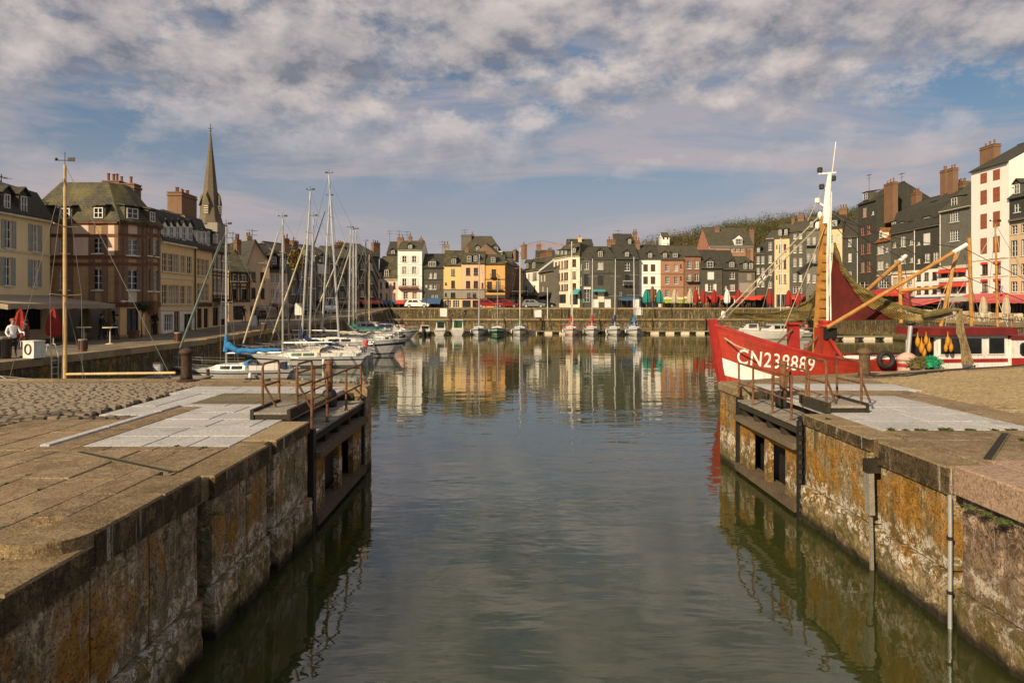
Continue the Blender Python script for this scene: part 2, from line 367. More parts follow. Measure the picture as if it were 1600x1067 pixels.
# ---------------------------------------------------------------- water and ground
def water_mat():
    n = NT('harbour_water'); c = n.pos()
    a = n.noise(n.mapv(c, (.42, 1.0, 1)), 1.15, 3, .5, .4)
    b = n.noise(n.mapv(c, (.30, 1.0, 1), (4, 9, 0), (0, 0, .12)), 3.1, 3, .55, .3)
    d = n.noise(n.mapv(c, (.5, 1.0, 1), (1, 5, 0)), .38, 2, .5)
    gate = n.ramp(n.noise(n.mapv(c, (.5, 1, 1), (8, 3, 0)), .11, 3, .5), [(.38, .35), (.62, 1)])
    h = n.math('ADD', n.math('MULTIPLY', a, .55), n.math('MULTIPLY', b, .11)); h = n.math('MULTIPLY', h, gate)
    h = n.math('ADD', h, n.math('MULTIPLY', d, .6))
    sp = n.N('ShaderNodeSeparateXYZ'); n.L.new(c, sp.inputs[0]); calm = n.ramp(n.math('DIVIDE', sp.outputs[1], 100.0), [(.17, 1), (.42, .42)]); n.bump(n.math('MULTIPLY', h, calm), .058)
    n.b.inputs['IOR'].default_value = 1.7
    k = n.mix(n.noise(c, .25, 4), (.024, .031, .008), (.040, .047, .013))
    n.b.subsurface_method = 'BURLEY' if hasattr(n.b, 'subsurface_method') else None
    n.b.inputs['Subsurface Weight'].default_value = 1.0; n.b.inputs['Subsurface Radius'].default_value = (1.0, 1.0, .8); n.b.inputs['Subsurface Scale'].default_value = 2.2
    return n.done(k, .015, 0, .6)
w = MB(); w.poly([(-3000, -600, 0), (3000, -600, 0), (3000, 130, 0), (-3000, 130, 0)])
struct('water', w, water_mat(), recalc=False)
GY = [(-60, 2.16), (45, 2.16), (62, 2.55), (85, 3.0), (105, 3.6), (117, 4.1), (135, 4.25), (170, 4.6), (400, 9), (3000, 20)]
def gz(Y):
    for (a, za), (b, zb) in zip(GY, GY[1:]):
        if Y <= b: return za + (zb - za) * max(0, (Y - a)) / (b - a)
    return GY[-1][1]
STREET = stone('street_paving', [(.11, .09, .06), (.19, .155, .105), (.27, .23, .165)], .35, .4, .9, .015, rnd=0)
FARWALL = quaywall('far_quay_masonry', .4, (.075, .058, .026), (.15, .115, .05), .2, .5)
def land(name, x0, x1, ys, mats):
    m = MB()
    for a, b in zip(ys, ys[1:]): m.add([(x0, a, gz(a)), (x1, a, gz(a)), (x1, b, gz(b)), (x0, b, gz(b))], [(0, 1, 2, 3)], 0)
    for x in (x0, x1):
        for a, b in zip(ys, ys[1:]): m.add([(x, a, gz(a)), (x, b, gz(b)), (x, b, -3), (x, a, -3)], [(0, 1, 2, 3)], 1)
    for y in (ys[0], ys[-1]): m.add([(x0, y, gz(y)), (x1, y, gz(y)), (x1, y, -3), (x0, y, -3)], [(0, 1, 2, 3)], 1)
    return struct(name, m, mats, recalc=False)
QX = -20.8
left_land = land('quayside', -1500, QX, [21.12, 45, 62, 85, 105, 117], [STREET, FARWALL])
right_land = land('quayside', 50.0, 1500, [60, 85, 105, 117], [STREET, FARWALL])
far_land = land('street', -3000, 3000, [117, 135, 170, 400, 3000], [STREET, FARWALL])
m = MB(); m.box(QX, 50.0, 111, 117, -3, 2.33, 1); m.add([(QX, 110.9, 2.34), (50, 110.9, 2.34), (50, 117, 2.34), (QX, 117, 2.34)], [(0, 1, 2, 3)], 0)
struct('lower_quay', m, [STREET, FARWALL])
# coping courses of the basin walls (near ones stone by stone)
COPE = stone('coping_stone', [(.14, .095, .045), (.25, .178, .092), (.38, .295, .175)], .8, .5, .9, .03)
def coping_run(par, ax, fixed, a, b, zf, step, w=.55, h=.32, mat=COPE, out=.07):
    y = a; cache = {}
    while y < b - .1:
        L = min(step * R.uniform(.8, 1.25), b - y); z = zf(y + L / 2); mb = MB()
        if ax == 'y': mb.slab(fixed - w, fixed + out, y + .01, y + L - .01, z - h, z + .03, .02)
        elif ax == 'Y': mb.slab(fixed - out, fixed + w, y + .01, y + L - .01, z - h, z + .03, .02)
        else: mb.slab(y + .01, y + L - .01, fixed - out, fixed + w, z - h, z + .03, .02)
        mb.build('coping_stone', mat, par); y += L
coping_run(left_land, 'y', QX, 21.2, 62, gz, 1.9)
coping_run(left_land, 'y', QX, 62, 110, gz, 4)
coping_run(right_land, 'Y', 50.0, 62, 116, gz, 4)
lq = bpy.data.objects['lower_quay']
coping_run(lq, 'x', 110.9, QX + .1, 49.9, lambda y: 2.36, 3.2, h=.28)
coping_run(far_land, 'x', 117.0, QX + .1, 49.9, lambda y: 4.14, 3.2, h=.25)
# ---------------------------------------------------------------- near quays
CORE = quaywall('lock_core_masonry', .2, (.07, .055, .035), (.11, .09, .06))
BASEG = stone('quay_bedding', [(.035, .028, .018), (.06, .048, .03), (.09, .075, .05)], 1, .4, .95, .02, rnd=0)
FLAG = stone('brown_flagstone', [(.11, .072, .036), (.235, .162, .088), (.37, .285, .18)], 1.0, .6, .92, .03, rnd=.12)
LIGHT = stone('pale_new_slab', [(.34, .332, .32), (.45, .44, .425), (.50, .49, .475)], .8, .3, .8, .006, speck=(.25, .23, .2), rnd=.12)
DARKS = stone('olive_dark_slab', [(.10, .085, .05), (.15, .125, .075), (.2, .17, .11)], .8, .4, .9, .01, rnd=.1)
COB = stone('worn_cobble', [(.045, .034, .022), (.085, .066, .044), (.22, .18, .13)], 1.2, .4, .85, .012, rnd=.55)
COBR = stone('sandy_cobble', [(.16, .112, .054), (.26, .19, .10), (.40, .31, .185)], 1.2, .4, .88, .012, rnd=.35)
PINK = stone('pink_concrete', [(.27, .175, .12), (.35, .235, .165), (.44, .32, .235)], .8, .35, .85, .012, rnd=.05)
RUSTL = quaywall('left_lock_masonry', .55, (.30, .22, .115), (.56, .45, .30), 1.0, .5); RUSTR = quaywall('right_lock_masonry', .95, (.30, .22, .105), (.47, .37, .22), 1.0, .85)
STAINF = quaywall('stained_coping_face', .05, (.085, .056, .026), (.17, .118, .058), 0, .28)  # coping sides toned darker to paint in their shade, plus run-off streaks
PINKW = quaywall('pink_wall_face', .15, (.29, .185, .115), (.46, .33, .225), .6, .4)
DARKW = stone('wet_dark_timber', [(.016, .013, .009), (.03, .024, .016), (.06, .048, .032)], 1.5, .5, .8, .02)
ZT = 2.21
def clip_quay(name, polygon):
    m = MB(); m.prism(polygon, -3, 2.12, 0, 1); return struct(name, m, [CORE, BASEG])
qL = clip_quay('quay', [(-1500, -40), (-4.3, -40), (-4.3, 13.5), (-4.8, 13.5), (-4.8, 18.45), (-4.3, 18.45), (-4.3, 19.3), (-7.5, 21.0), (QX, 21.1), (-1500, 21.1)])
qR = clip_quay('quay', [(6.45, -40), (1500, -40), (1500, 26), (19.4, 25.8), (10.5, 22.4), (8.5, 21.4), (6.45, 20.1), (6.45, 18.7), (6.95, 18.7), (6.95, 14.4), (6.45, 14.4)])
def slab(par, name, x0, x1, y0, y1, mat, top=ZT, h=.1, gap=.008, ch=.01, tilt=.004):
    mb = MB(); mb.slab(x0 + gap, x1 - gap, y0 + gap, y1 - gap, top - h, top + R.uniform(-tilt, tilt), ch); return mb.build(name, mat, par)
def rows(par, name, mat, x0, x1, y0, y1, w, l, along='y', **k):
    """strips of flags; long joints run along one axis, cross joints staggered"""
    a0, a1, b0, b1 = (x0, x1, y0, y1) if along == 'y' else (y0, y1, x0, x1)
    n = max(1, round((a1 - a0) / w)); ww = (a1 - a0) / n
    for i in range(n):
        p = b0 + (R.uniform(-.6, -.1) * l if i % 2 else 0)
        while p < b1 - .02:
            L = l * R.uniform(.75, 1.3); q = min(p + L, b1)
            if b1 - q < .3: q = b1
            s, e = max(p, b0), q
            if e - s > .05:
                if along == 'y': slab(par, name, a0 + i * ww, a0 + (i + 1) * ww, s, e, mat, **k)
                else: slab(par, name, s, e, a0 + i * ww, a0 + (i + 1) * ww, mat, **k)
            p = q
# left quay paving
rows(qL, 'flagstone', FLAG, -9.6, -4.55, 2.6, 10.7, .62, 2.3, tilt=.006)
rows(qL, 'flagstone', FLAG, -9.6, -4.55, 10.7, 11.0, .3, .6, 'x')
rows(qL, 'pale_slab', LIGHT, -6.95, -4.55, 11.0, 15.4, .88, .95, 'x', gap=.012)
rows(qL, 'kerb_stone', LIGHT, -7.62, -7.45, 11.0, 15.4, .17, 1.6, top=ZT + .03)
rows(qL, 'flagstone', FLAG, -7.45, -6.95, 11.0, 15.4, .5, 1.7)
rows(qL, 'flagstone', FLAG, -9.6, -7.62, 11.0, 13.6, .66, 1.5)
rows(qL, 'pale_slab', LIGHT, -8.6, -7.45, 15.4, 17.7, .58, 1.1); rows(qL, 'pale_slab', LIGHT, -8.6, -7.62, 14.2, 15.4, .98, 1.2)
rows(qL, 'pale_slab', LIGHT, -8.9, -4.55, 17.7, 19.2, .75, 1.5, 'x'); rows(qL, 'pale_slab', LIGHT, -7.45, -4.55, 15.4, 15.75, .35, 1.3, 'x')
rows(qL, 'dark_slab', DARKS, -7.45, -4.55, 15.75, 17.7, .65, 1.6, 'x')
rows(qL, 'flagstone', FLAG, -6.6, -4.55, 19.2, 20.0, .4, 1.2, 'x'); rows(qL, 'flagstone', FLAG, -9.6, -6.6, 19.2, 20.6, .5, 1.5, 'x')
rows(qL, 'flagstone', FLAG, -18.5, -9.6, 20.0, 20.62, .62, 1.5, 'x')
rows(qL, 'coping_stone', COPE, -18.9, -7.5, 20.62, 21.12, .5, 1.4, 'x', top=ZT + .02, h=.4)
rows(qL, 'flagstone', FLAG, -13.5, -9.6, 2.6, 11.0, .65, 2.3)
# right quay paving
rows(qR, 'flagstone', FLAG, 6.75, 13.5, 9.75, 12.45, .9, 1.9, 'x', tilt=.008)
rows(qR, 'pale_slab', LIGHT, 6.75, 9.65, 12.45, 17.2, .95, 1.05, 'x', gap=.012)
rows(qR, 'flagstone', FLAG, 9.65, 10.6, 12.45, 17.2, .95, 1.6)
rows(qR, 'dark_slab', FLAG, 6.95, 10.6, 17.2, 18.3, .55, 1.6, 'x'); rows(qR, 'pale_slab', LIGHT, 7.0, 11.0, 18.3, 19.8, .75, 1.4, 'x')
rows(qR, 'flagstone', FLAG, 7.0, 11.0, 19.8, 21.0, .6, 1.5, 'x'); rows(qR, 'flagstone', FLAG, 8.7, 12.0, 21.0, 22.2, .6, 1.5, 'x')
rows(qR, 'pink_slab', PINK, 6.75, 12.6, 2.6, 9.7, 1.5, 2.6, top=ZT + .07, h=.16, gap=.004)
for i in range(9):                                      # the edge stones of the skewed far side
    a = Vector((10.5, 22.4, 0)).lerp(Vector((19.4, 25.8, 0)), i / 9); b = Vector((10.5, 22.4, 0)).lerp(Vector((19.4, 25.8, 0)), (i + .985) / 9); nrm = Vector((.357, -.934, 0)) * .55
    mb = MB(); mb.prism([a + Vector((-.02, .05, 0)), a + nrm, b + nrm, b + Vector((-.02, .05, 0))], 1.8, ZT + .02, 0); mb.build('coping_stone', COPE, qR)
# cobbles
def pebble(w, l, h, rr):
    mb = MB(); j = lambda a: a * rr.uniform(.86, 1.06)
    p = [(-j(w) / 2, -j(l) / 2), (j(w) / 2, -j(l) / 2), (j(w) / 2, j(l) / 2), (-j(w) / 2, j(l) / 2)]
    mb.add([(x, y, -.06) for x, y in p] + [(x, y, h * .45) for x, y in p] + [(x * .72, y * .66, h * rr.uniform(.8, 1.15)) for x, y in p],
           [(0, 1, 5, 4), (1, 2, 6, 5), (2, 3, 7, 6), (3, 0, 4, 7), (4, 5, 9, 8), (5, 6, 10, 9), (6, 7, 11, 10), (7, 4, 8, 11), (8, 9, 10, 11)]); return mb
def cobbles(par, mat, inside, x0, x1, y0, y1, nparts, name='cobblestone'):
    rr = random.Random(5); var = [pebble(.225, .15, .034, rr) for _ in range(7)]; mesh = [v.mesh(name, mat) for v in var]
    spots = []; y = y0; r = 0
    while y < y1:
        x = x0 + (r % 2) * .12 + rr.uniform(-.03, .03)
        while x < x1:
            if inside(x, y): spots.append((x + rr.uniform(-.02, .02), y + rr.uniform(-.012, .012)))
            x += rr.uniform(.215, .265)
        y += .165; r += 1
    spots.sort(key=lambda p: p[0] ** 2 + p[1] ** 2); rest = MB()
    for i, (x, y) in enumerate(spots):
        k = rr.randrange(7); a = rr.uniform(-.12, .12); z = ZT - .022 + rr.uniform(-.012, .012); s = rr.uniform(.85, 1.12)
        if i < nparts: link(name, mesh[k], par, (x, y, z), a, (s, 1, 1))
        else:
            ca, sa = math.cos(a), math.sin(a)
            rest.add([(x + s * v.x * ca - v.y * sa, y + s * v.x * sa + v.y * ca, z + v.z) for v in var[k].v], var[k].f)
    o = rest.build(name + '_paving', mat, par, recalc=False); o['kind'] = 'stuff'
cobbles(qL, COB, lambda x, y: (x < -9.62 or (y > 13.65 and x < -8.95) or (y > 13.65 and y < 14.1 and x < -7.7)) and y > 11.1 + .3 * math.sin(x * 2) and x > -.82 * y - 1.5, -19, -7.6, 11, 19.95, 190)
cobbles(qR, COBR, lambda x, y: (x > 10.7 + (.4 if y > 18 else 0)) and y > 12.5 and x < .80 * y + 1.5 and y < 21.9 + (x - 10.5) * .36 - (1.0 if x < 12 else 0), 10.6, 22, 12.5, 25.5, 105)
# ---------------------------------------------------------------- lock walls
class Side:
    def __init__(s, x, n): s.x = x; s.n = n            # wall plane and the way it faces
    def X(s, d): return s.x - s.n * d                  # d metres into the land
    def box(s, mb, d0, d1, y0, y1, z0, z1, m=0):
        a, b = sorted((s.X(d0), s.X(d1))); mb.box(a, b, y0, y1, z0, z1, m)
SL, SR = Side(-4.0, 1), Side(6.15, -1)
def block(side, par, ya, yb, za, zb, mat, out=0.0, rough=.03, name='stone_block', seed=0, res=.13):
    nu = max(3, int((yb - ya) / res)); nv = max(3, int((zb - za) / res)); mb = MB()
    def fn(u, v):
        y = ya + u * (yb - ya); z = za + v * (zb - za); e = min(u, 1 - u) * (yb - ya); g = min(v, 1 - v) * (zb - za)
        p = Vector((side.x + seed, y, z)); d = (noise.fractal(p * 2.6, 1.0, 2.0, 5) * .55 + noise.noise(p * 8) * .4 - abs(noise.noise(p * 4.3)) * .7) * rough
        if min(e, g) < 1e-6: d = -.014 + d * .6
        return (side.X(-(out + d)), y, z)
    mb.grid(fn, nu, nv)
    k = nu + 1; back = side.X(.30); front = list(mb.v)
    bl = len(mb.v)
    ring = [i for i in range(k)] + [j * k + nu for j in range(1, nv + 1)] + [nv * k + i for i in range(nu - 1, -1, -1)] + [j * k for j in range(nv - 1, 0, -1)]
    for i in ring: mb.v.append(Vector((back, mb.v[i].y, mb.v[i].z)))
    L = len(ring)
    for q in range(L): mb.f.append((ring[q], ring[(q + 1) % L], bl + (q + 1) % L, bl + q)); mb.m.append(0)
    return mb.build(name, mat, par, smooth=False)
wallL = struct('lock_wall', MB().box(-4.42, -4.31, -40, 13.4, -3, 2.0), CORE); wallR = struct('lock_wall', MB().box(6.46, 6.57, -40, 14.3, -3, 2.0), CORE)
def wall_run(side, par, y0, y1, mat, seed, cope=(1.90, 2.2), panel=1.25, low=.72, capmat=None, capout=.03, tall=None):
    y = y0
    while y < y1 - .05:
        L = R.uniform(.8, 1.2) * panel; e = y + L
        if y1 - e < .5: e = y1
        block(side, par, y + .012, e - .012, low + .02, cope[0] - .02, mat, 0, .02, seed=seed, res=.11); y = e
    y = y0
    while y < y1 - .05:
        e = y + R.uniform(.75, 1.2) * 1.0
        if y1 - e < .4: e = y1
        block(side, par, y + .008, e - .008, -.5, low - .01, mat, .07 + R.uniform(-.02, .03), .062, seed=seed + 3, res=.07); y = e
    y = y0
    while y < y1 - .05:
        e = y + R.uniform(.8, 1.25) * 1.35
        if y1 - e < .45: e = y1
        lo, hi = sorted((side.X(-capout), side.X(.56)))
        mb = MB(); mb.slab(lo, hi, y + .003, e - .003, cope[0], cope[1] + R.uniform(0, .008), .022); mb.m[:4] = [1 if capmat is not PINK else 0] * 4; mb.build('coping_stone', [capmat or mat, STAINF], par); y = e  # STAINF sides: darker tone painting in their shade, plus run-off streaks
COPEW = stone('coping_face', [(.115, .076, .034), (.21, .148, .075), (.34, .26, .155)], 1.1, .6, .92, .035, rnd=.12)
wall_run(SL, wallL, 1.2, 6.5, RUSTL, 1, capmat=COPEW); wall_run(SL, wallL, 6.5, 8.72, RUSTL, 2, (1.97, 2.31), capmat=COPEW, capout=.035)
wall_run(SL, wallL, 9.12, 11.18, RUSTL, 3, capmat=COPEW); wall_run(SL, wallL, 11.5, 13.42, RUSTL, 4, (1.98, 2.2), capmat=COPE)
for a, b in ((8.72, 9.12), (11.18, 11.5)):               # slots for stop logs keep a lintel over them
    MB().slab(-4.56, -4.05, a - .004, b + .004, 1.9, ZT - .01, .03).build('coping_stone', COPEW, wallL)
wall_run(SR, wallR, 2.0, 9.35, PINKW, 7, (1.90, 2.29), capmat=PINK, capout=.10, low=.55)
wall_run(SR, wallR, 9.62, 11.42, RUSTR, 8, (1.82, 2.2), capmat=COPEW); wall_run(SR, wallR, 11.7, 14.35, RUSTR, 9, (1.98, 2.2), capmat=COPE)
for a, b in ((9.35, 9.62), (11.42, 11.7)): MB().slab(6.2, 6.72, a - .004, b + .004, 1.9, ZT - .01, .03).build('coping_stone', COPEW, wallR)
# rounded end of the raised coping, its broken neighbour and the chain grooves
mb = MB(); mb.prism([(-4.4 + .42 * math.cos(t), 6.5 + .40 * math.sin(t)) for t in [math.pi + math.pi * i / 12 for i in range(13)]] + [(-3.98, 6.56), (-4.82, 6.56)], 2.13, 2.33, 0); mb.build('rounded_coping_end', COPEW, wallL)
rows(wallL, 'raised_edge_stone', FLAG, -4.95, -4.56, 7.0, 8.95, .39, 1.0, top=2.31, h=.18)
def groove(par, a, b, w):
    a = Vector((*a, 0)); b = Vector((*b, 0)); n = Vector((-(b - a).y, (b - a).x, 0)).normalized() * w / 2
    MB().prism([a + n, a - n, b - n, b + n], ZT + .004, ZT + .012, 0).build('chain_channel', DARKW, par)
    for q in (1, -1):
        MB().prism([a + n * q * 1.35, a + n * q, b + n * q, b + n * q * 1.35], ZT - .02, ZT + .02, 0).build('channel_edge', DARKS, par)
groove(qL, (-4.6, 9.25), (-6.7, 10.55), .09); groove(qR, (7.0, 10.05), (8.75, 12.1), .10)
# pier heads beyond the gates
def pier(side, par, y0, y1, mat, seed):
    for a, b in ((-.6, .28), (.28, .9), (.9, 1.5), (1.5, 2.02)):
        block(side, par, y0, y1, a + .008, b - .008, mat, .04, .02, seed=seed)
    lo, hi = sorted((side.X(-.08), side.X(.62))); MB().slab(lo, hi, y0 - .02, y1 + .05, 2.02, 2.26, .06).build('coping_stone', COPE, par)
    lo, hi = sorted((side.X(.0), side.X(.6)))
    MB().box(lo, hi, y1 - .03, y1 + .02, -1.5, 2.02).build('stone_face', mat, par)
pier(SL, wallL, 18.5, 19.3, RUSTL, 11); pier(SR, wallR, 18.75, 20.1, RUSTR, 12)
MB().prism([(-4.05, 19.36), (-7.45, 21.1), (-7.3, 20.7), (-4.6, 19.2)], -1.5, ZT + .02).build('coping_stone', COPE, wallL)
MB().prism([(6.2, 20.15), (8.5, 21.5), (10.45, 22.45), (10.3, 21.9), (8.6, 21.0), (6.75, 20.0)], -1.5, ZT + .02).build('coping_stone', COPE, wallR)
# ---------------------------------------------------------------- lock gates folded into their recesses
RUSTP = quaywall('rusted_gate_plate', 1.0, (.30, .15, .06), (.40, .26, .13)); OLDW = stone('weathered_grey_timber', [(.15, .13, .10), (.26, .23, .18), (.38, .35, .29)], 1.6, .5, .9, .02)
GATEW = stone('rusty_brown_gate_timber', [(.05, .034, .02), (.11, .078, .048), (.22, .17, .115)], 1.6, .5, .9, .02)
def gate(side, y0, y1, label, par_loc):
    t = thing('lock_gate', label, 'lock gate', (side.x, (y0 + y1) / 2, 0)); O = Vector((side.x, (y0 + y1) / 2, 0))
    def part(name, mat, *bx):
        mb = MB()
        for b in bx: side.box(mb, *b)
        mb.v = [v - O for v in mb.v]; return mb.build(name, mat, t)
    L = y1 - y0
    part('heel_post', BLACKI, (-.07, .12, y0 + .02, y0 + .20, -1, 2.02)); part('mitre_post', BLACKI, (-.05, .12, y1 - .22, y1 - .06, -1, 2.0))
    part('backing', BLACKI, (.42, .46, y0 + .2, y1 - .2, -1, 1.9))
    part('bottom_beam', GATEW, (-.12, .3, y0 + .2, y1 - .22, .06, .24)); part('top_beam', GATEW, (-.16, .32, y0 + .2, y1 - .25, 1.40, 1.53))
    part('sill_board', DARKW, (-.02, .3, y0 + .2, y1 - .22, -.9, .06))
    fr = [(.05, .235), (.47, .535), (.76, .95)]
    for a, b in fr: part('plate', RUSTP, (.02, .14, y0 + a * L, y0 + b * L, .24, 1.40))
    part('lintel_plate', RUSTP, (.01, .13, y0 + .05 * L, y0 + .95 * L, 1.24, 1.402))
    for k in range(5):
        y = y0 + .3 + k * (L - .8) / 4; part('frame_post', DARKW, (.05, .32, y, y + .2, 1.53, 1.86))
    part('frame_beam', DARKW, (.0, .2, y0 + .2, y1 - .2, 1.72, 1.88)); part('frame_beam', DARKW, (.85, 1.0, y0 + .2, y1 - .2, 1.72, 1.88))
    n = 22
    for k in range(n):
        y = y0 + .15 + k * (L - .3) / n; part('plank', OLDW, (-.04, 1.02, y + .006, y + (L - .3) / n - .006, 1.882 + R.uniform(0, .006), 1.93 + R.uniform(0, .012)))
    return t
gate(SL, 13.5, 18.45, 'rusty timber and plate lock gate folded against the shaded left wall', 0)
gate(SR, 14.4, 18.7, 'rusty timber and plate lock gate folded against the sunlit right wall', 0)
def railing(label, posts, rails, loc, group='railings of the lock gates', r=.028):
    t = thing('railing', label, 'railing', loc, 0, group); O = Vector(loc)
    for a, b in posts:
        mb = MB(); mb.tube([Vector(a) - O, Vector(b) - O], r, 8); mb.lathe([(.045, 0), (.045, .04)], 8, 0, Vector(a) - O); mb.build('post', IRON, t)
    for i, p in enumerate(rails): MB().tube([Vector(q) - O for q in p], r * .85, 8).build('rail', IRON, t)
    return t
def walkway_rail(side, d, ys, zb, h, label):
    X = side.X(d); ps = [((X, y, zb), (X, y, zb + h)) for y in ys]
    return railing(label, ps, [[(X, ys[0] - .06, zb + h), (X, ys[-1] + .05, zb + h)], [(X, ys[0], zb + h * .45), (X, ys[-1], zb + h * .45)]], (X, ys[0], zb))
def u_frame(x, ya, yb, zb, h, label, brace=True):
    c = .09
    rl = [[(x, ya, zb + h - c), (x, ya + c * .4, zb + h - c * .3), (x, ya + c, zb + h), (x, yb - c, zb + h), (x, yb - c * .4, zb + h - c * .3), (x, yb, zb + h - c)], [(x, ya, zb + h * .5), (x, yb, zb + h * .5)]]
    if brace: rl.append([(x, ya, zb + h * .6), (x + .25, ya + .1, zb + .02)])
    return railing(label, [((x, ya, zb), (x, ya, zb + h - c)), ((x, yb, zb), (x, yb, zb + h - c))], rl, (x, ya, zb))
walkway_rail(SL, .03, (13.75, 14.9, 16.6, 18.2), 1.93, .98, 'long rusty railing on the water side of the left gate walkway')
walkway_rail(SL, .98, (15.8, 17.2, 18.4), 1.93, .98, 'rusty railing on the land side of the left gate walkway')
u_frame(-5.15, 14.1, 15.1, 2.35, .92, 'rusty tube hoop rail at the outer side of the left gate steps')
u_frame(-4.42, 14.05, 15.1, 2.35, .92, 'rusty tube hoop rail at the inner side of the left gate steps')
walkway_rail(SR, .03, (15.1, 16.2, 17.5, 18.6), 1.93, .98, 'long rusty railing on the water side of the right gate walkway')
walkway_rail(SR, .98, (16.4, 17.5, 18.6), 1.93, .98, 'rusty railing on the land side of the right gate walkway')
u_frame(6.72, 14.6, 15.6, 2.35, .95, 'rusty tube hoop rail at the inner side of the right gate steps')
u_frame(7.52, 14.7, 15.8, 2.35, .92, 'rusty tube hoop rail at the outer side of the right gate steps')
def steps(side, y0, y1, x0, x1, label):
    t = thing('footbridge_step', label, 'step', ((x0 + x1) / 2, y0, ZT)); O = Vector(((x0 + x1) / 2, y0, ZT))
    def p(name, m, *b):
        mb = MB(); mb.box(*b); mb.v = [v - O for v in mb.v]; mb.build(name, m, t)
    p('side_board', DARKW, x0, x0 + .07, y0, y1, ZT + .005, ZT + .2); p('side_board', DARKW, x1 - .07, x1, y0, y1, ZT + .005, ZT + .2)
    p('riser', DARKW, x0 + .07, x1 - .07, y0 + .03, y0 + .08, ZT + .005, ZT + .14)
    n = 7
    for k in range(n):
        a = y0 + k * (y1 - y0) / n; p('plank', OLDW, x0 + .072, x1 - .072, a + .008, a + (y1 - y0) / n - .008, ZT + .10, ZT + .15)
steps(SL, 13.55, 15.15, -5.2, -4.4, 'dark timber step at the left gate walkway')
steps(SR, 14.45, 15.9, 6.68, 7.56, 'dark timber step at the right gate walkway')
def winch(x, y, zb, label):
    t = thing('winch_post', label, 'winch', (x, y, zb), 0, 'gate winches')
    MB().lathe([(.17, 0), (.19, .05), (.19, .30), (.16, .38), (.12, .42)], 12).build('gearbox', BLACKI, t)
    MB().lathe([(.085, .42), (.085, 1.05), (.10, 1.08), (.10, 1.14), (.06, 1.16)], 10).build('spindle', IRON, t)
    MB().beam((0, -.1, .25), (-.02, -.28, .9), .07, .05).build('lever', IRON, t)
winch(-4.6, 17.2, 1.94, 'iron gate winch with a brown spindle on the left walkway'); winch(6.75, 17.0, 1.94, 'iron gate winch with a brown spindle on the right walkway')
# ---------------------------------------------------------------- quay furniture in the foreground
def bollard(x, y, h, r, label, mat):
    t = thing('mooring_bollard', label, 'bollard', (x, y, ZT), 0)
    MB().lathe([(r * 1.75, 0), (r * 1.75, .04), (r * 1.25, .07)], 16).build('foot', mat, t)
    MB().lathe([(r * 1.15, .07), (r, .2), (r * .97, h * .75), (r * 1.05, h * .8), (r * 1.35, h * .84), (r * 1.35, h * .89), (r * 1.05, h * .95), (r * .5, h), (.01, h + .01)], 18).build('shaft', mat, t, smooth=True)
    return t
bollard(-9.75, 20.45, 1.0, .155, 'dark brown iron mooring bollard on the cobbled quay by the white yacht', paint('bollard_brown', (.045, .026, .016), .4, .7, 5, dirt=(.12, .06, .03)))
b = bollard(11.15, 21.6, .92, .165, 'rust streaked iron mooring bollard beside the red trawler bow', paint('bollard_rust', (.13, .085, .045), .45, .75, 5, dirt=(.05, .035, .02)))
for pts, lab in (([(11.2, 21.4, 2.28), (12.6, 21.8, 2.25), (15, 23.6, 2.25), (18, 25.0, 2.25), (19.5, 25.7, 2.27), (20.2, 26.4, 2.0)], 'dark mooring rope lying from the rusty bollard along the quay edge'),
                 ([(11.35, 21.5, 2.27), (12.9, 22.4, 2.25), (14.6, 23.4, 2.25), (16, 24.2, 2.25), (17.1, 25.2, 2.27), (17.4, 25.9, 1.9)], 'second dark mooring rope running nearer to the quay edge')):
    tag(MB().tube([Vector(p) for p in pts], .022, 6).build('mooring_rope', DARKP), lab, 'rope')
t = thing('mooring_ring', 'small black iron mooring ring on the left quay edge behind the pale slabs', 'ring', (-7.9, 20.75, ZT))
MB().box(-.2, .2, -.05, .05, .02, .07).build('bar', BLACKI, t); MB().tube([(.09 * math.cos(a) + .22, 0, .09 + .09 * math.sin(a)) for a in [i * math.pi / 6 for i in range(13)]], .02, 6).build('ring', BLACKI, t)
t = thing('timber_fender', 'pale worn timber post set in a slot of the right lock wall', 'post', (6.06, 11.56, 0))
MB().beam((0, 0, .95), (-.02, 0, 1.72), .16, .09).build('post', OLDW, t); MB().beam((.05, .02, -.3), (.02, .02, .95), .05, .05).build('lower_strip', OLDW, t); MB().box(-.08, .16, -.09, .09, 1.66, 1.88).build('cap', DARKW, t)
t = thing('drain_pipe', 'slim grey pipe running down the right lock wall into the water', 'pipe', (6.08, 9.48, 0))
MB().tube([(0, 0, -.5), (0, 0, .5), (.01, .01, 1.2), (0, 0, 1.85)], .028, 8).build('tube', ALU, t)
for z in (.5, 1.25): MB().lathe([(.045, -.02), (.045, .02)], 8, 0, (0, 0, z)).build('clamp', BLACKI, t)
t = thing('chain', 'black ladder chain hanging down the right lock wall beside the gate', 'chain', (6.06, 14.36, 0))
for k in range(24): MB().box(-.03, .03, -.045, .045, -.045, .045).build('link', BLACKI, t, (0, 0, -.2 + k * .1), .3 if k % 2 else -.3)
WEED = paint('green_weed', (.07, .10, .02), .4, .8, 6)
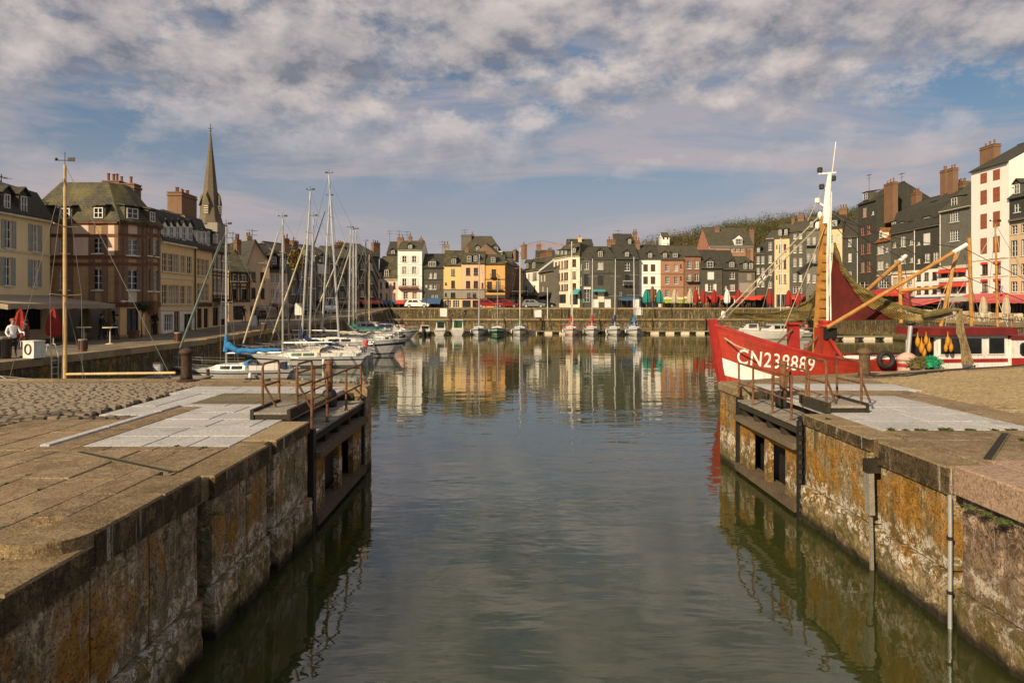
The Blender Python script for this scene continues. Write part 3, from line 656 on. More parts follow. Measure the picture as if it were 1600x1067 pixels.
def tuft(x, y, z, n, s, hang=False):
    mb = MB()
    for _ in range(n):
        a = R.uniform(0, 6.28); l = R.uniform(.4, 1) * s; d = Vector((math.cos(a), math.sin(a), (-.8 if hang else .9) * R.uniform(.3, 1))).normalized()
        w = Vector((-d.y, d.x, 0)) * .012; p = Vector((R.gauss(0, s * .35), R.gauss(0, s * .35), 0))
        mb.add([p - w, p + w, p + d * l * .6 + w * .7 + Vector((0, 0, .01)), p + d * l], [(0, 1, 2), (0, 2, 3)])
    o = mb.build('weeds', WEED, None, (x, y, z), recalc=False); o['kind'] = 'stuff'; return o
for x, y, z, n, s, hg in ((6.0, 9.0, 1.84, 60, .10, True), (6.0, 8.35, 1.86, 70, .14, True), (6.9, 12.42, ZT, 60, .09, False), (7.9, 12.42, ZT, 110, .10, False), (8.3, 12.44, ZT, 70, .06, False), (9.3, 11.1, ZT, 60, .09, False), (9.8, 9.75, 2.26, 60, .1, False),
                          (-3.95, 8.75, 1.5, 60, .1, True), (-3.9, 9.0, 1.75, 50, .09, True), (8.6, 11.5, ZT, 60, .07, False), (6.3, 13.6, ZT, 40, .07, False), (-5.4, 11.0, ZT, 40, .04, False), (-4.9, 10.9, ZT, 40, .04, False), (6.0, 8.7, 1.85, 60, .1, True)):
    tuft(x, y, z, n, s, hg)
rr2 = random.Random(31)
for k in range(26):                                       # grass and moss in the joints of the left flags
    x = -4.56 - .633 * rr2.randint(0, 5); y = rr2.uniform(5.2, 10.6); tuft(x, y, ZT - .01, 26, .035)
for k in range(12): tuft(rr2.uniform(6.9, 9.6), 12.42 + rr2.uniform(-.02, .02), ZT, 40, .06)
# ---------------------------------------------------------------- houses
MC = {}
def cached(key, fn):
    if key not in MC: MC[key] = fn()
    return MC[key]
rnd5 = lambda v: max(.2, round(v * 20) / 20)
def frame_mesh(w, h, mat, n=3, sill=True, v=1):
    def mk():
        mb = MB(); f = .06; x = w / 2
        mb.box(-x, -x + f, -.03, .03, 0, h); mb.box(x - f, x, -.03, .03, 0, h); mb.box(-x + f, x - f, -.03, .03, 0, f); mb.box(-x + f, x - f, -.03, .03, h - f, h)
        for i in range(1, v + 1):
            c = -x + 2 * x * i / (v + 1); mb.box(c - .035, c + .035, -.035, .02, f, h - f)
        for i in range(1, n):
            z = h * i / n; mb.box(-x + f, x - f, -.02, .015, z - .02, z + .02)
        if sill: mb.box(-x - .06, x + .06, -.22, -.031, -.08, 0)
        return mb.mesh('window', mat)
    return cached(('f', w, h, mat.name, n, sill, v), mk)
def pane_mesh(w, h, mat): return cached(('p', w, h, mat.name), lambda: MB().box(-w / 2 + .03, w / 2 - .03, .021, .029, .03, h - .03).mesh('pane', mat))
def shutter_mesh(w, h, mat):
    def mk():
        mb = MB(); x = w / 2; mb.box(-x, x, -.025, 0, 0, h)
        for a, b in ((-x, -x + .05), (x - .05, x)): mb.box(a, b, -.05, -.025, 0, h)
        for z in (0, h * .5 - .03, h - .06): mb.box(-x + .05, x - .05, -.045, -.025, z, z + .06)
        k = max(3, int(h / .22))
        for i in range(k): mb.box(-x + .05, x - .05, -.036, -.025, (i + .45) * h / k, (i + .75) * h / k)
        return mb.mesh('shutter', mat)
    return cached(('s', w, h, mat.name), mk)
def full_window(w, h, mat, n=2, v=1):
    def mk():
        mb = MB(); f = .06; x = w / 2
        mb.box(-x, -x + f, -.04, .03, 0, h); mb.box(x - f, x, -.04, .03, 0, h); mb.box(-x + f, x - f, -.04, .03, 0, f); mb.box(-x + f, x - f, -.04, .03, h - f, h)
        for i in range(1, v + 1):
            c = -x + 2 * x * i / (v + 1); mb.box(c - .03, c + .03, -.03, .02, f, h - f)
        for i in range(1, n): z = h * i / n; mb.box(-x + f, x - f, -.02, .015, z - .02, z + .02)
        mb.box(-x + .02, x - .02, .021, .029, .02, h - .02, 1); return mb.mesh('window', [mat, GLASS])
    return cached(('fw', w, h, mat.name, n, v), mk)
class Face:
    def __init__(s, house, A, B):
        s.h = house; s.A = A; d = B - A; s.W = d.length; s.d = d / s.W; s.n = Vector((-s.d.y, s.d.x)); s.ang = math.atan2(d.y, d.x)
        s.rel = s.ang - house.rz; s.holes = []; s.todo = []; s.faced = []
        o = A - house.A; c, q = math.cos(-house.rz), math.sin(-house.rz); s.O = Vector((o.x * c - o.y * q, o.x * q + o.y * c))
    def hit(s, px, off=0.0):
        k = (px - CX) / F; a = s.A + s.n * off; u = (k * a.y - a.x) / (s.d.x - k * s.d.y); return u, a.y + u * s.d.y
    def z(s, py, px, off=0.0): return EYE - (py - HY) / F * s.hit(px, off)[1] - s.h.base
    def loc(s, u, y, z):
        c, q = math.cos(s.rel), math.sin(s.rel); return (s.O.x + u * c - y * q, s.O.y + u * q + y * c, z)
    def put(s, name, me, u, y, z, parent=None): return link(name, me, parent or s.h.root, s.loc(u, y, z), s.rel)
    def win(s, cols, rows, wpx, kind='w', fr=None, sh=None, ref=None, n=3, wm=None, v=1):
        fr = fr or WHITE; ref = ref if ref is not None else cols[len(cols) // 2]
        w = rnd5(wm or abs(s.hit(ref + wpx / 2)[0] - s.hit(ref - wpx / 2)[0]))
        for r0, r1 in rows:
            z1, z0 = s.z(r0, ref), s.z(r1, ref); h = rnd5(z1 - z0)
            for c in cols:
                u = s.hit(c)[0]; u = max(w / 2 + .1, min(s.W - w / 2 - .1, u)); zz = max(.05, z0)
                s.holes.append((u - w / 2, u + w / 2, zz, zz + h)); s.todo.append((u, zz, w, h, kind, fr, sh, n, v))
        return s
    def wall_mesh(s, mb, H, m=0, D=.17):
        xs = sorted({0.0, round(s.W, 4), *[round(a, 4) for q in s.holes for a in q[:2]]}); zs = sorted({0.0, round(H, 4), *[round(min(a, H), 4) for q in s.holes for a in q[2:]]})
        P = lambda u, y, z: s.loc(u, y, z)
        for i in range(len(xs) - 1):
            for j in range(len(zs) - 1):
                cx, cz = (xs[i] + xs[i + 1]) / 2, (zs[j] + zs[j + 1]) / 2
                if any(a < cx < b and c < cz < d for a, b, c, d in s.holes): continue
                mb.add([P(xs[i], 0, zs[j]), P(xs[i + 1], 0, zs[j]), P(xs[i + 1], 0, zs[j + 1]), P(xs[i], 0, zs[j + 1])], [(0, 1, 2, 3)], m)
        for a, b, c, d in s.holes:
            d = min(d, H)
            for q in (((a, c), (a, d)), ((b, d), (b, c)), ((a, d), (b, d)), ((b, c), (a, c))):
                (u0, z0), (u1, z1) = q; mb.add([P(u0, 0, z0), P(u1, 0, z1), P(u1, D, z1), P(u0, D, z0)], [(0, 1, 2, 3)], m)
            mb.add([P(a, D + .12, c), P(b, D + .12, c), P(b, D + .12, d), P(a, D + .12, d)], [(0, 1, 2, 3)], m)
    def finish(s):
        for name, u0, u1, z0, z1, out, mat in s.faced:       # thin facings are cut round the windows behind them
            hs = [q for q in s.holes if q[1] > u0 and q[0] < u1 and q[3] > z0 and q[2] < z1]; cl = lambda v, a, b: max(a, min(b, v)); mb = MB()
            xs = sorted({u0, u1, *[cl(a, u0, u1) for q in hs for a in q[:2]]}); zs = sorted({z0, z1, *[cl(a, z0, z1) for q in hs for a in q[2:]]})
            for i in range(len(xs) - 1):
                for j in range(len(zs) - 1):
                    cx, cz = (xs[i] + xs[i + 1]) / 2, (zs[j] + zs[j + 1]) / 2
                    if xs[i + 1] - xs[i] > 1e-3 and zs[j + 1] - zs[j] > 1e-3 and not any(a < cx < b and c < cz < d for a, b, c, d in hs): mb.box(xs[i], xs[i + 1], -out, -.006, zs[j], zs[j + 1])
            if mb.v: s.put(name, mb.mesh(name, mat, recalc=False), 0, 0, 0)
        for u, z, w, h, kind, fr, sh, n, v in s.todo:
            if kind == 'c':
                for q in (-1, 1): s.put('shutter', shutter_mesh(rnd5(w / 2) if w > .6 else w / 2, h, sh or fr), u + q * w / 4, .04, z)
                continue
            wd = s.put('window', frame_mesh(w, h, fr, n, kind != 'shop', v), u, .11, z)
            link('pane', pane_mesh(w, h, GLASS2 if R.random() < .28 and kind != 'shop' else GLASS), wd)
            if kind == 's':
                for q in (-1, 1): s.put('shutter', shutter_mesh(rnd5(w / 2), h, sh), u + q * (w * .75 + .03), -.006, z)
            if kind == 'a': 
                mb = MB(); mb.add([(-w / 2 - .1, 0, 0), (w / 2 + .1, 0, 0), (w / 2 + .1, -.7, -.45), (-w / 2 - .1, -.7, -.45), (w / 2 + .1, -.7, -.6), (-w / 2 - .1, -.7, -.6), (-w / 2 - .1, 0, -.6), (w / 2 + .1, 0, -.6)], [(0, 1, 2, 3), (3, 2, 4, 5), (0, 3, 5, 6), (1, 7, 4, 2)]); s.put('window_awning', mb.mesh('window_awning', sh, recalc=False), u, -.02, z + h + .1)
    def belt(s, *pys, px=None, h=.14, out=.06, mat=None, name='string_course'):
        px = px if px is not None else (s.px0 + s.px1) / 2
        for py in pys:
            z = s.z(py, px); s.put(name, MB().box(.01, s.W - .01, -out, -.004, -h / 2, h / 2).mesh(name, mat or s.h.trim), 0, 0, z)
        return s
    def dormer(s, px, y0, y1, wpx, style='gable', fr=None, off=-.14, wall=None, roof=None, n=2, v=1, dep=1.9):
        u, Y = s.hit(px, off); w = rnd5(abs(s.hit(px + wpx / 2, off)[0] - s.hit(px - wpx / 2, off)[0])); z1, z0 = s.z(y0, px, off), s.z(y1, px, off); h = rnd5(z1 - z0)
        x = w / 2 + .13; t = h + .12; mb = MB(); mb.box(-x, x, .04, dep, -.25, t, 0)
        if style == 'gable':
            a = x + .15; p = t + a * .75
            for q in (-1, 1): mb.add([(0, -.15, p), (q * a, -.15, t - .05), (q * a, dep + .5, t - .05), (0, dep + .5, p), (0, -.15, p + .09), (q * a, -.15, t + .03), (q * a, dep + .5, t + .03), (0, dep + .5, p + .09)], [(0, 1, 2, 3), (4, 5, 6, 7), (0, 1, 5, 4), (1, 2, 6, 5)], 1)
            mb.add([(-x, .04, t), (x, .04, t), (0, .04, p - .06)], [(0, 1, 2)], 0)
        else:
            r = .25 if style == 'shed' else .02; mb.add([(-x - .12, -.18, t), (x + .12, -.18, t), (x + .12, dep + .3, t + r + .1), (-x - .12, dep + .3, t + r + .1), (-x - .12, -.18, t + .09), (x + .12, -.18, t + .09), (x + .12, dep + .3, t + r + .2), (-x - .12, dep + .3, t + r + .2)], [(0, 1, 2, 3), (4, 5, 6, 7), (0, 1, 5, 4), (1, 2, 6, 5), (3, 0, 4, 7)], 1)
        d = s.put('dormer', mb.mesh('dormer', [wall or SLATE, roof or s.h.roofm]), u, off, z0); link('window', full_window(w, h, fr or WHITE, n, v), d); return s
    def chimney(s, px, y0, y1, wpx, pots=2, off=None, mat=None, dp=.7):
        off = s.h.depth / 2 if off is None else off; u, Y = s.hit(px, off); w = max(.4, abs(s.hit(px + wpx / 2, off)[0] - s.hit(px - wpx / 2, off)[0])); z1, z0 = s.z(y0, px, off), s.z(y1, px, off) - .8
        mb = MB(); mb.box(-w / 2, w / 2, -dp / 2, dp / 2, 0, z1 - z0); mb.box(-w / 2 - .07, w / 2 + .07, -dp / 2 - .07, dp / 2 + .07, z1 - z0 - .30, z1 - z0 - .14); mb.box(-w / 2 - .05, w / 2 + .05, -dp / 2 - .05, dp / 2 + .05, z1 - z0 + .002, z1 - z0 + .08)
        c = s.put('chimney', mb.mesh('chimney', mat or BRICKC), u, off, z0)
        pm = cached('pot', lambda: MB().lathe([(.13, 0), (.15, .05), (.10, .12), (.10, .48), (.13, .5), (.13, .56), (.08, .56)], 8).mesh('chimney_pot', POT))
        for i in range(pots): link('chimney_pot', pm, c, ((i + .5) / pots * w - w / 2, R.uniform(-.08, .08), z1 - z0 + .08), 0, (1, 1, R.uniform(.75, 1.2)))
        return s
    def aerial(s, px, y0, y1, off=None, k=1):
        off = s.h.depth / 2 if off is None else off; u, Y = s.hit(px, off); z1, z0 = s.z(y0, px, off), s.z(y1, px, off) - .6; mb = MB(); mb.tube([(0, 0, 0), (0, 0, z1 - z0)], .035, 5)
        for i in range(2): mb.tube([(-.7, -.1 + i * .1, z1 - z0 - .2 - i * .55), (.7, .1 - i * .1, z1 - z0 - .2 - i * .55)], .025, 4)
        for i in range(4): mb.tube([(-.6 + i * .4, -.3, z1 - z0 - .2), (-.6 + i * .4, .3, z1 - z0 - .2)], .018, 4)
        s.put('aerial', mb.mesh('aerial', DARKP), u, off, z0); return s
    def awning(s, p0, p1, y0, y1, mat, out=2.0, valance=.3, label=None):
        u0, u1 = sorted((s.hit(p0)[0], s.hit(p1)[0])); pm = (p0 + p1) / 2; z1, z0 = s.z(y0, pm), s.z(y1, pm, -out) + valance; z0 = min(z0, z1 - .15); mb = MB(); N = max(2, int((u1 - u0) / 1.2))
        for i in range(N):
            a, b = u0 + (u1 - u0) * i / N, u0 + (u1 - u0) * (i + 1) / N
            mb.add([(a, -.05, z1), (b, -.05, z1), (b, -out, z0), (a, -out, z0), (a, -.05, z1 + .05), (b, -.05, z1 + .05), (b, -out, z0 + .05), (a, -out, z0 + .05)], [(0, 1, 2, 3), (4, 5, 6, 7)], 0)
            c = (a + b) / 2; mb.add([(a, -out - .01, z0 + .05), (b, -out - .01, z0 + .05), (b, -out - .01, z0 - valance), (c, -out - .01, z0 - valance * .82), (a, -out - .01, z0 - valance)], [(0, 1, 2, 3, 4)], 0)
        for u in (u0, u1): mb.add([(u, -.05, z1), (u, -out, z0), (u, -out, z0 - valance), (u, -.05, z1 - .25)], [(0, 1, 2, 3)], 0)
        for u in (u0 + .15, u1 - .15): mb.tube([(u, -.1, z1 - .7), (u, -out, z0)], .03, 5)
        o = s.put('awning', mb.mesh('awning', mat, recalc=False), 0, 0, 0)
        if label: o['label'] = label
        return s
    def balcony(s, p0, p1, y0, y1, mat=None, planter=None):
        u0, u1 = sorted((s.hit(p0)[0], s.hit(p1)[0])); pm = (p0 + p1) / 2; z1, z0 = s.z(y0, pm), s.z(y1, pm); mb = MB(); mb.box(u0, u1, -.7, -.01, z0, z0 + .12)
        for a, b in (((u0, -.68), (u1, -.68)), ((u0, -.68), (u0, -.02)), ((u1, -.68), (u1, -.02))): mb.beam((*a, z1), (*b, z1), .05)
        k = max(4, int((u1 - u0) / .18))
        for i in range(k + 1): x = u0 + (u1 - u0) * i / k; mb.beam((x, -.68, z0 + .12), (x, -.68, z1), .025)
        o = s.put('balcony', mb.mesh('balcony', mat or DARKP), 0, 0, 0)
        if planter: MB().box(u0 + .05, u1 - .05, -.92, -.72, z0 + .1, z0 + (z1 - z0) * .75).build('flower_box', planter, o)
        return s
    def sign(s, p0, p1, y0, y1, mat, name='shop_fascia', out=.1):
        u0, u1 = sorted((s.hit(p0)[0], s.hit(p1)[0])); pm = (p0 + p1) / 2
        z0, z1 = s.z(y1, pm), s.z(y0, pm)
        if out <= .06: s.faced.append((name, u0, u1, z0, z1, out, mat)); return s
        s.put(name, MB().box(u0, u1, -out, -.008, z0, z1).mesh(name, mat), 0, 0, 0); return s
    def pipe(s, px, y0, y1, mat=None):
        u = s.hit(px)[0]; s.put('downpipe', MB().tube([(u, -.09, max(0, s.z(y1, px))), (u, -.09, s.z(y0, px))], .055, 6).mesh('downpipe', mat or DARKP), 0, 0, 0); return s
    def roof(s, *a, **k): return s.h.roof(*a, **k)
class House(Face):
    def __init__(s, label, pts, eave, wall, roof=None, depth=8.0, base=None, cat='house', group=None, trim=None, name='house', gutter=True):
        V = [Vector(((p - CX) / F * Y, Y)) for p, Y in pts]; s.base = gz(sum(v.y for v in V) / len(V)) - .03 if base is None else base
        d = V[1] - V[0]; s.A = V[0]; s.rz = math.atan2(d.y, d.x); s.depth = depth; s.wall = wall; s.roofm = roof or ROOF1; s.trim = trim or CREAMP
        s.root = thing(name, label, cat, (V[0].x, V[0].y, s.base), s.rz, group); s.h = s; s.V = V
        s.faces = [s]; Face.__init__(s, s, V[0], V[1]); s.px0, s.px1 = pts[0][0], pts[1][0]
        for i in range(1, len(V) - 1):
            f = Face(s, V[i], V[i + 1]); f.px0, f.px1 = pts[i][0], pts[i + 1][0]; s.faces.append(f)
        s.H = s.z(eave[1], eave[0]); s.gut = gutter
        if len(V) == 2: s.back = [s.loc(s.W, depth, 0), s.loc(0, depth, 0)]
        else:
            f = s.faces[-1]; s.back = [f.loc(f.W, 0, 0)] ; b = s.faces[0]; n = Vector(s.faces[0].loc(0, depth, 0)); l = Vector(f.loc(f.W, depth, 0))
            s.back = [tuple(l), tuple(n)]
    def roof(s, style='gable', ridge=None, over=.28, rpx=None, inset=.55, steep=None, wallm=None):
        H, D = s.H, s.depth; rpx = rpx if rpx is not None else (s.px0 + s.px1) / 2; walls = MB()
        for f in s.faces: f.wall_mesh(walls, H)
        fl = s.faces[-1]; P = [Vector(f.loc(0, 0, 0)) for f in s.faces] + [Vector(fl.loc(fl.W, 0, 0))]; ring = P + [Vector(b) for b in s.back]
        k = len(P)
        for i in range(k - 1, len(ring)):
            a, b = ring[i], ring[(i + 1) % len(ring)]; walls.add([a, b, b + Vector((0, 0, H)), a + Vector((0, 0, H))], [(0, 1, 2, 3)], 0)
        rf = MB()
        if style == 'hip':
            c = sum(ring, Vector()) / len(ring); zt = s.z(ridge, rpx, D * .4); e = [c + (p - c) * 1.0 + (p - c).normalized() * over for p in ring]; t = [c + (p - c) * inset for p in ring]; n = len(ring)
            vs = [(p.x, p.y, H - .05) for p in e] + [(p.x, p.y, H + .1) for p in e] + [(p.x, p.y, zt) for p in t]
            fs = [tuple(range(n))[::-1], tuple(range(2 * n, 3 * n))]
            for i in range(n):
                j = (i + 1) % n; fs += [(i, j, n + j, n + i), (n + i, n + j, 2 * n + j, 2 * n + i)]
            rf.add(vs, fs)
        elif style == 'fgable':
            zt = s.z(ridge, rpx, 0); u = s.hit(rpx)[0]; W = s.W
            for (x0, z0), (x1, z1) in ((((-over), H - over * (zt - H) / u), (u, zt)), ((W + over, H - over * (zt - H) / (W - u)), (u, zt))):
                rf.add([(x0, -.25, z0), (x1, -.25, z1), (x1, D, z1), (x0, D, z0), (x0, -.25, z0 + .15), (x1, -.25, z1 + .15), (x1, D, z1 + .15), (x0, D, z0 + .15)], [(0, 1, 2, 3), (4, 5, 6, 7), (0, 1, 5, 4), (3, 2, 6, 7), (0, 3, 7, 4)])
            walls.add([(0, 0, H), (W, 0, H), (u, 0, zt)], [(0, 1, 2)]); walls.add([(0, D, H), (W, D, H), (u, D, zt)], [(0, 1, 2)])
        else:
            zr = s.z(ridge, rpx, D / 2)
            if style == 'mansard':
                rise = (zr - H); m = steep or .62; pr = [(-over, H - .02), (.9, H + rise * m), (D / 2, zr), (D - .9, H + rise * m), (D + over, H - .02)]
            else:
                q = over * (zr - H) / (D / 2); pr = [(-over, H - q + .02), (D / 2, zr), (D + over, H - q + .02)]
            x0, x1 = -.03, s.W + .03; T = .13
            for (ya, za), (yb, zb) in zip(pr, pr[1:]):
                rf.add([(x0, ya, za), (x1, ya, za), (x1, yb, zb), (x0, yb, zb), (x0, ya, za + T), (x1, ya, za + T), (x1, yb, zb + T), (x0, yb, zb + T)], [(0, 1, 2, 3), (4, 5, 6, 7), (0, 1, 5, 4), (1, 2, 6, 5), (3, 0, 4, 7), (2, 3, 7, 6)])
            rf.box(x0, x1, D / 2 - .1, D / 2 + .1, zr + T - .04, zr + T + .06)
            for x in (0, s.W): walls.add([(x, max(0, min(D, y)), z) for y, z in [(0, H)] + pr[1:-1] + [(D, H)]], [tuple(range(len(pr)))])
        walls.build('wall', wallm or s.wall, s.root, recalc=False); o = rf.build('roof', s.roofm, s.root)
        if s.gut and style != 'fgable':
            for f in s.faces: f.put('gutter', MB().box(.0, f.W, -.26 if style != 'hip' else -.2, -.02, -.16, -.02).mesh('gutter', s.trim), 0, 0, H)
        for f in s.faces: f.finish()
        s.rf = o; return s
P_YEL = wallmat('pale_yellow_plaster', (.86, .68, .38), var=.12, samt=.18); P_TAN = wallmat('tan_plaster', (.78, .54, .27), var=.2, samt=.3); P_ORA = wallmat('orange_plaster', (.66, .38, .13), var=.18, samt=.25)
P_YE2 = wallmat('yellow_plaster', (.70, .50, .22), var=.15, samt=.25); P_SAL = wallmat('peach_plaster', (.68, .46, .28), var=.15, samt=.25); P_PNK = wallmat('pale_pink_plaster', (.66, .50, .38), var=.15, samt=.25)
P_WHT = wallmat('white_plaster', (.82, .79, .72), var=.08, samt=.2, streak=(.35, .31, .25)); P_CRM = wallmat('cream_plaster', (.74, .66, .50), var=.12, samt=.25); P_BEI = wallmat('beige_plaster', (.66, .49, .30), var=.2, samt=.3)
P_GRY = wallmat('grey_plaster', (.30, .27, .22), var=.2, samt=.4); BRK = wallmat('red_brick_wall', (.30, .125, .06), 'brick', (.20, .08, .045), samt=.25); BRKS = wallmat('salmon_brick_wall', (.50, .22, .12), 'brick', (.40, .17, .09), samt=.2)
RUB = wallmat('rubble_stone_wall', (.56, .36, .18), 'brick', (.42, .22, .10), (.42, .34, .22), samt=.3); BRB = wallmat('brown_brick_wall', (.26, .14, .075), 'brick', (.17, .09, .05), samt=.3)
AW_BLUE = paint('blue_awning_cloth', (.05, .11, .22), .15, .8); AW_RED = paint('red_awning_cloth', (.62, .055, .03), .15, .8); AW_DRED = paint('dark_red_awning_cloth', (.40, .05, .05), .15, .8); AW_PINK = paint('pinkish_red_awning_cloth', (.55, .11, .10), .12, .8)
AW_TEAL = paint('teal_awning_cloth', (.06, .30, .32), .15, .8); AW_GRN = paint('lime_awning_cloth', (.36, .42, .05), .15, .8); AW_BEI = paint('beige_awning_cloth', (.31, .25, .18), .15, .85); AW_DRK = paint('dark_awning_cloth', (.06, .05, .04), .2, .85); AW_WHT = paint('white_awning_cloth', (.75, .72, .66), .08, .8)
# --- left side of the basin
h = House('pale yellow rendered house with grey green shutters above the beige cafe awning', [(-200, 34.13), (78, 47.3)], (40, 338), P_YEL, ROOF3, 7, trim=CREAMP)
h.win([13, 54.5], [(351, 393)], 13, 's', WHITE, GREYSH, wm=.62).win([12, 54], [(406, 448)], 13, 's', WHITE, GREYSH, wm=.62).win([-60, -120], [(351, 393), (400, 448)], 13, 's', WHITE, GREYSH, ref=-60, wm=.62)
h.win([10, 50], [(465, 515)], 30, 'shop', DARKP, n=1, v=3); h.belt(395, px=40, out=.05); h.belt(336, px=40, h=.3, out=.16)
h.awning(-120, 76, 461, 484, AW_BEI, 4.6, .28, label='long beige cafe awning').dormer(11, 304, 326, 9, 'gable', WHITE).dormer(37, 307, 332, 9, 'gable', WHITE).aerial(2, 272, 300, 3)
h.roof('mansard', 288, rpx=5, steep=.7)
BEAMW = paint('dark_red_timber_band', (.15, .065, .035), .3, .8)
h = House('brick and plaster corner house with a mossy hipped roof and tall chimney stack', [(38, 48.5), (185, 48.5), (228, 50.2), (250, 52.2)], (150, 346), RUB, ROOF2, 10, trim=BEAMW)
a, c, e = h.faces
for f, cols, w, rw in ((a, [60, 101, 153], 17, [(372, 396), (420, 453)]), (c, [207], 19, [(374, 399), (422, 453)]), (e, [232.5, 244], 7, [(375, 401), (423, 455)])):
    f.win(cols, rw, w, 'w', WHITE, n=3)
    f.belt(413, 368, 402, px=cols[-1], h=.22, out=.05, mat=BEAMW, name='timber_band'); f.belt(476, px=cols[-1], h=.35, out=.08, mat=BEAMW, name='timber_band')
    for z0, z1 in ((349, 366), (371, 399)):             # plaster fields between the brick piers
        for p0, p1 in {0: ((112, 141), (166, 183), (80, 92)), 1: ((196, 220),), 2: ((236.2, 240.6),)}[h.faces.index(f)]:
            if f is c and z0 == 371: continue
            f.sign(p0, p1, z0, z1, P_PNK, 'plaster_field', .03)
    for p in {0: (110, 143.5, 164, 184), 1: (188, 195, 219, 226), 2: (229.2, 236.5, 248.8)}[h.faces.index(f)]:
        u = f.hit(p)[0]; f.put('brick_pier', MB().box(max(.01, u - .22), min(f.W - .01, u + .22), -.045, -.006, f.z(474, p), f.z(347, p)).mesh('brick_pier', BRB), 0, 0, 0)
a.sign(60, 184, 478, 526, P_GRY, 'plinth', .02); c.sign(187, 226, 478, 523, P_TAN, 'plinth', .03); a.win([170], [(486, 524)], 20, 'shop', DARKP, n=1)
c.win([207], [(482, 523)], 18, 'shop', DARKP, n=2); c.win([207], [(456, 473)], 22, 'c', CREAMP, CREAMP); e.win([243], [(481, 522)], 6, 'w', DARKP, wm=.8); e.sign(231, 236, 470, 490, BROWNP, 'hanging_sign', .5)
for x in (172, 181): c.put('wall_lamp', MB().lathe([(.05, 0), (.22, .1), (.22, .16), (.05, .22)], 10).mesh('wall_lamp', WHITE), c.hit(x)[0] if x > 185 else .1 + (x - 172) * .05, -.45, c.z(474, 200))
a.dormer(102, 326, 342, 14, 'shed', WHITE, wall=SLATE).dormer(154, 325, 341, 14, 'shed', WHITE, wall=SLATE).dormer(66, 326, 341, 13, 'shed', WHITE); c.dormer(207, 326, 342, 17, 'shed', WHITE); e.dormer(238, 331, 347, 7, 'shed', WHITE, dep=1.4)
a.chimney(180, 286, 300, 26, 4, 5.5, dp=1.2).chimney(205, 290, 312, 20, 1, 4.5, dp=1.0)
h.roof('hip', 294, inset=.52, rpx=120)
h = House('tan rendered house with five white dormers and a white shop front', [(250, 52.3), (304.5, 58.0)], (277, 381), P_TAN, ROOF3, 9, trim=CREAMP)
h.win([257.5, 267.3, 276, 286, 296], [(398, 426), (446, 475)], 6, 'w', CREAMP, ref=276, wm=.85); h.belt(435, 484, px=277, out=.05, h=.12)
h.sign(251, 304, 487, 520, WHITE, 'shop_front', .05); h.win([262], [(491, 517)], 14, 'shop', WHITE, n=2, v=3); h.win([275.5], [(489, 520)], 6, 'w', TIMBER, wm=.9); h.win([293], [(492, 518)], 12, 'shop', TIMBER, n=1)
for x in (257.5, 267.3, 277, 287, 297): h.dormer(x, 354, 376, 6, 'gable', WHITE, wall=P_WHT, dep=1.2)
h.pipe(303.5, 384, 515); h.chimney(285, 305, 340, 24, 6, 6, dp=1.4); h.roof('mansard', 344, steep=.8)
h = House('narrower tan house with three white dormers and timber shop front', [(305, 58.0), (331, 61.4)], (317, 389), P_TAN, ROOF3, 9, trim=TIMBER)
h.win([310.5, 317.3, 323.5], [(405, 431), (443, 470)], 4.5, 'w', CREAMP, wm=.75); h.win([312, 322], [(482, 512)], 7, 'shop', TIMBER, n=2)
for x in (311, 318, 325): h.dormer(x, 362, 384, 4.5, 'flat', WHITE, wall=P_WHT, dep=1.2)
h.sign(306, 330, 473, 479, TIMBER); h.roof('mansard', 352, steep=.8)
h = House('half timbered house with exposed beams at the end of the tan row', [(331.3, 61.4), (356, 65.0)], (343, 392), P_BEI, ROOF2, 9, trim=TIMBER)
h.win([335, 342.5, 349], [(402, 421), (435, 458)], 4.5, 'w', WHITE, wm=.75); h.win([337, 348], [(480, 508)], 8, 'shop', TIMBER)
for z in (396, 426, 431, 463, 470): h.belt(z, px=343, mat=TIMBER, name='timber_beam', out=.04)
for x in (332.5, 338.7, 346, 353): u = h.hit(x)[0]; h.put('timber_post', MB().box(u - .09, u + .09, -.05, -.005, h.z(470, x), h.z(394, x)).mesh('timber_post', TIMBER), 0, 0, 0)
h.awning(332, 345, 466, 474, AW_DRK, 1.2); h.dormer(336, 366, 380, 5, 'shed', WHITE); h.roof('gable', 356)
# spire behind the row
t = thing('church_spire', 'tall slate church spire with a cross rising behind the left row of houses', 'church tower', (at(329, 478, 92).x, 92, gz(92)))
SPS = wallmat('spire_slate', (.20, .165, .115), 'slate', (.15, .12, .08)); zs = lambda y: EYE - (y - HY) / F * 92 - gz(92)
MB().box(-1.6, 1.6, -1.6, 1.6, 0, zs(350)).build('tower', P_GRY, t)
mb = MB(); mb.lathe([(1.75, zs(352)), (1.45, zs(340)), (1.15, zs(322)), (.95, zs(300)), (.6, zs(262)), (.3, zs(232)), (.06, zs(206))], 8); mb.build('spire_roof', SPS, t)
for q in range(4):
    mb = MB(); mb.box(-.35, .35, -1.32, -.8, zs(337), zs(322)); mb.add([(-.45, -1.4, zs(322)), (.45, -1.4, zs(322)), (0, -.9, zs(300)), (0, -1.36, zs(306))], [(0, 1, 3), (0, 3, 2), (1, 2, 3)]); o = mb.build('spire_window', SPS, t, rz=q * math.pi / 2)
    for k in range(4): MB().box(-.28, .28, -1.42, -1.325, zs(335) + k * .3, zs(335) + k * .3 + .12).build('louvre', CREAMP, o)
mb = MB(); mb.tube([(0, 0, zs(208)), (0, 0, zs(194))], .05, 6); mb.tube([(-.3, 0, zs(201)), (.3, 0, zs(201))], .05, 6); mb.lathe([(.05, zs(206)), (.16, zs(205)), (.05, zs(204))], 8); mb.build('cross', DARKP, t)
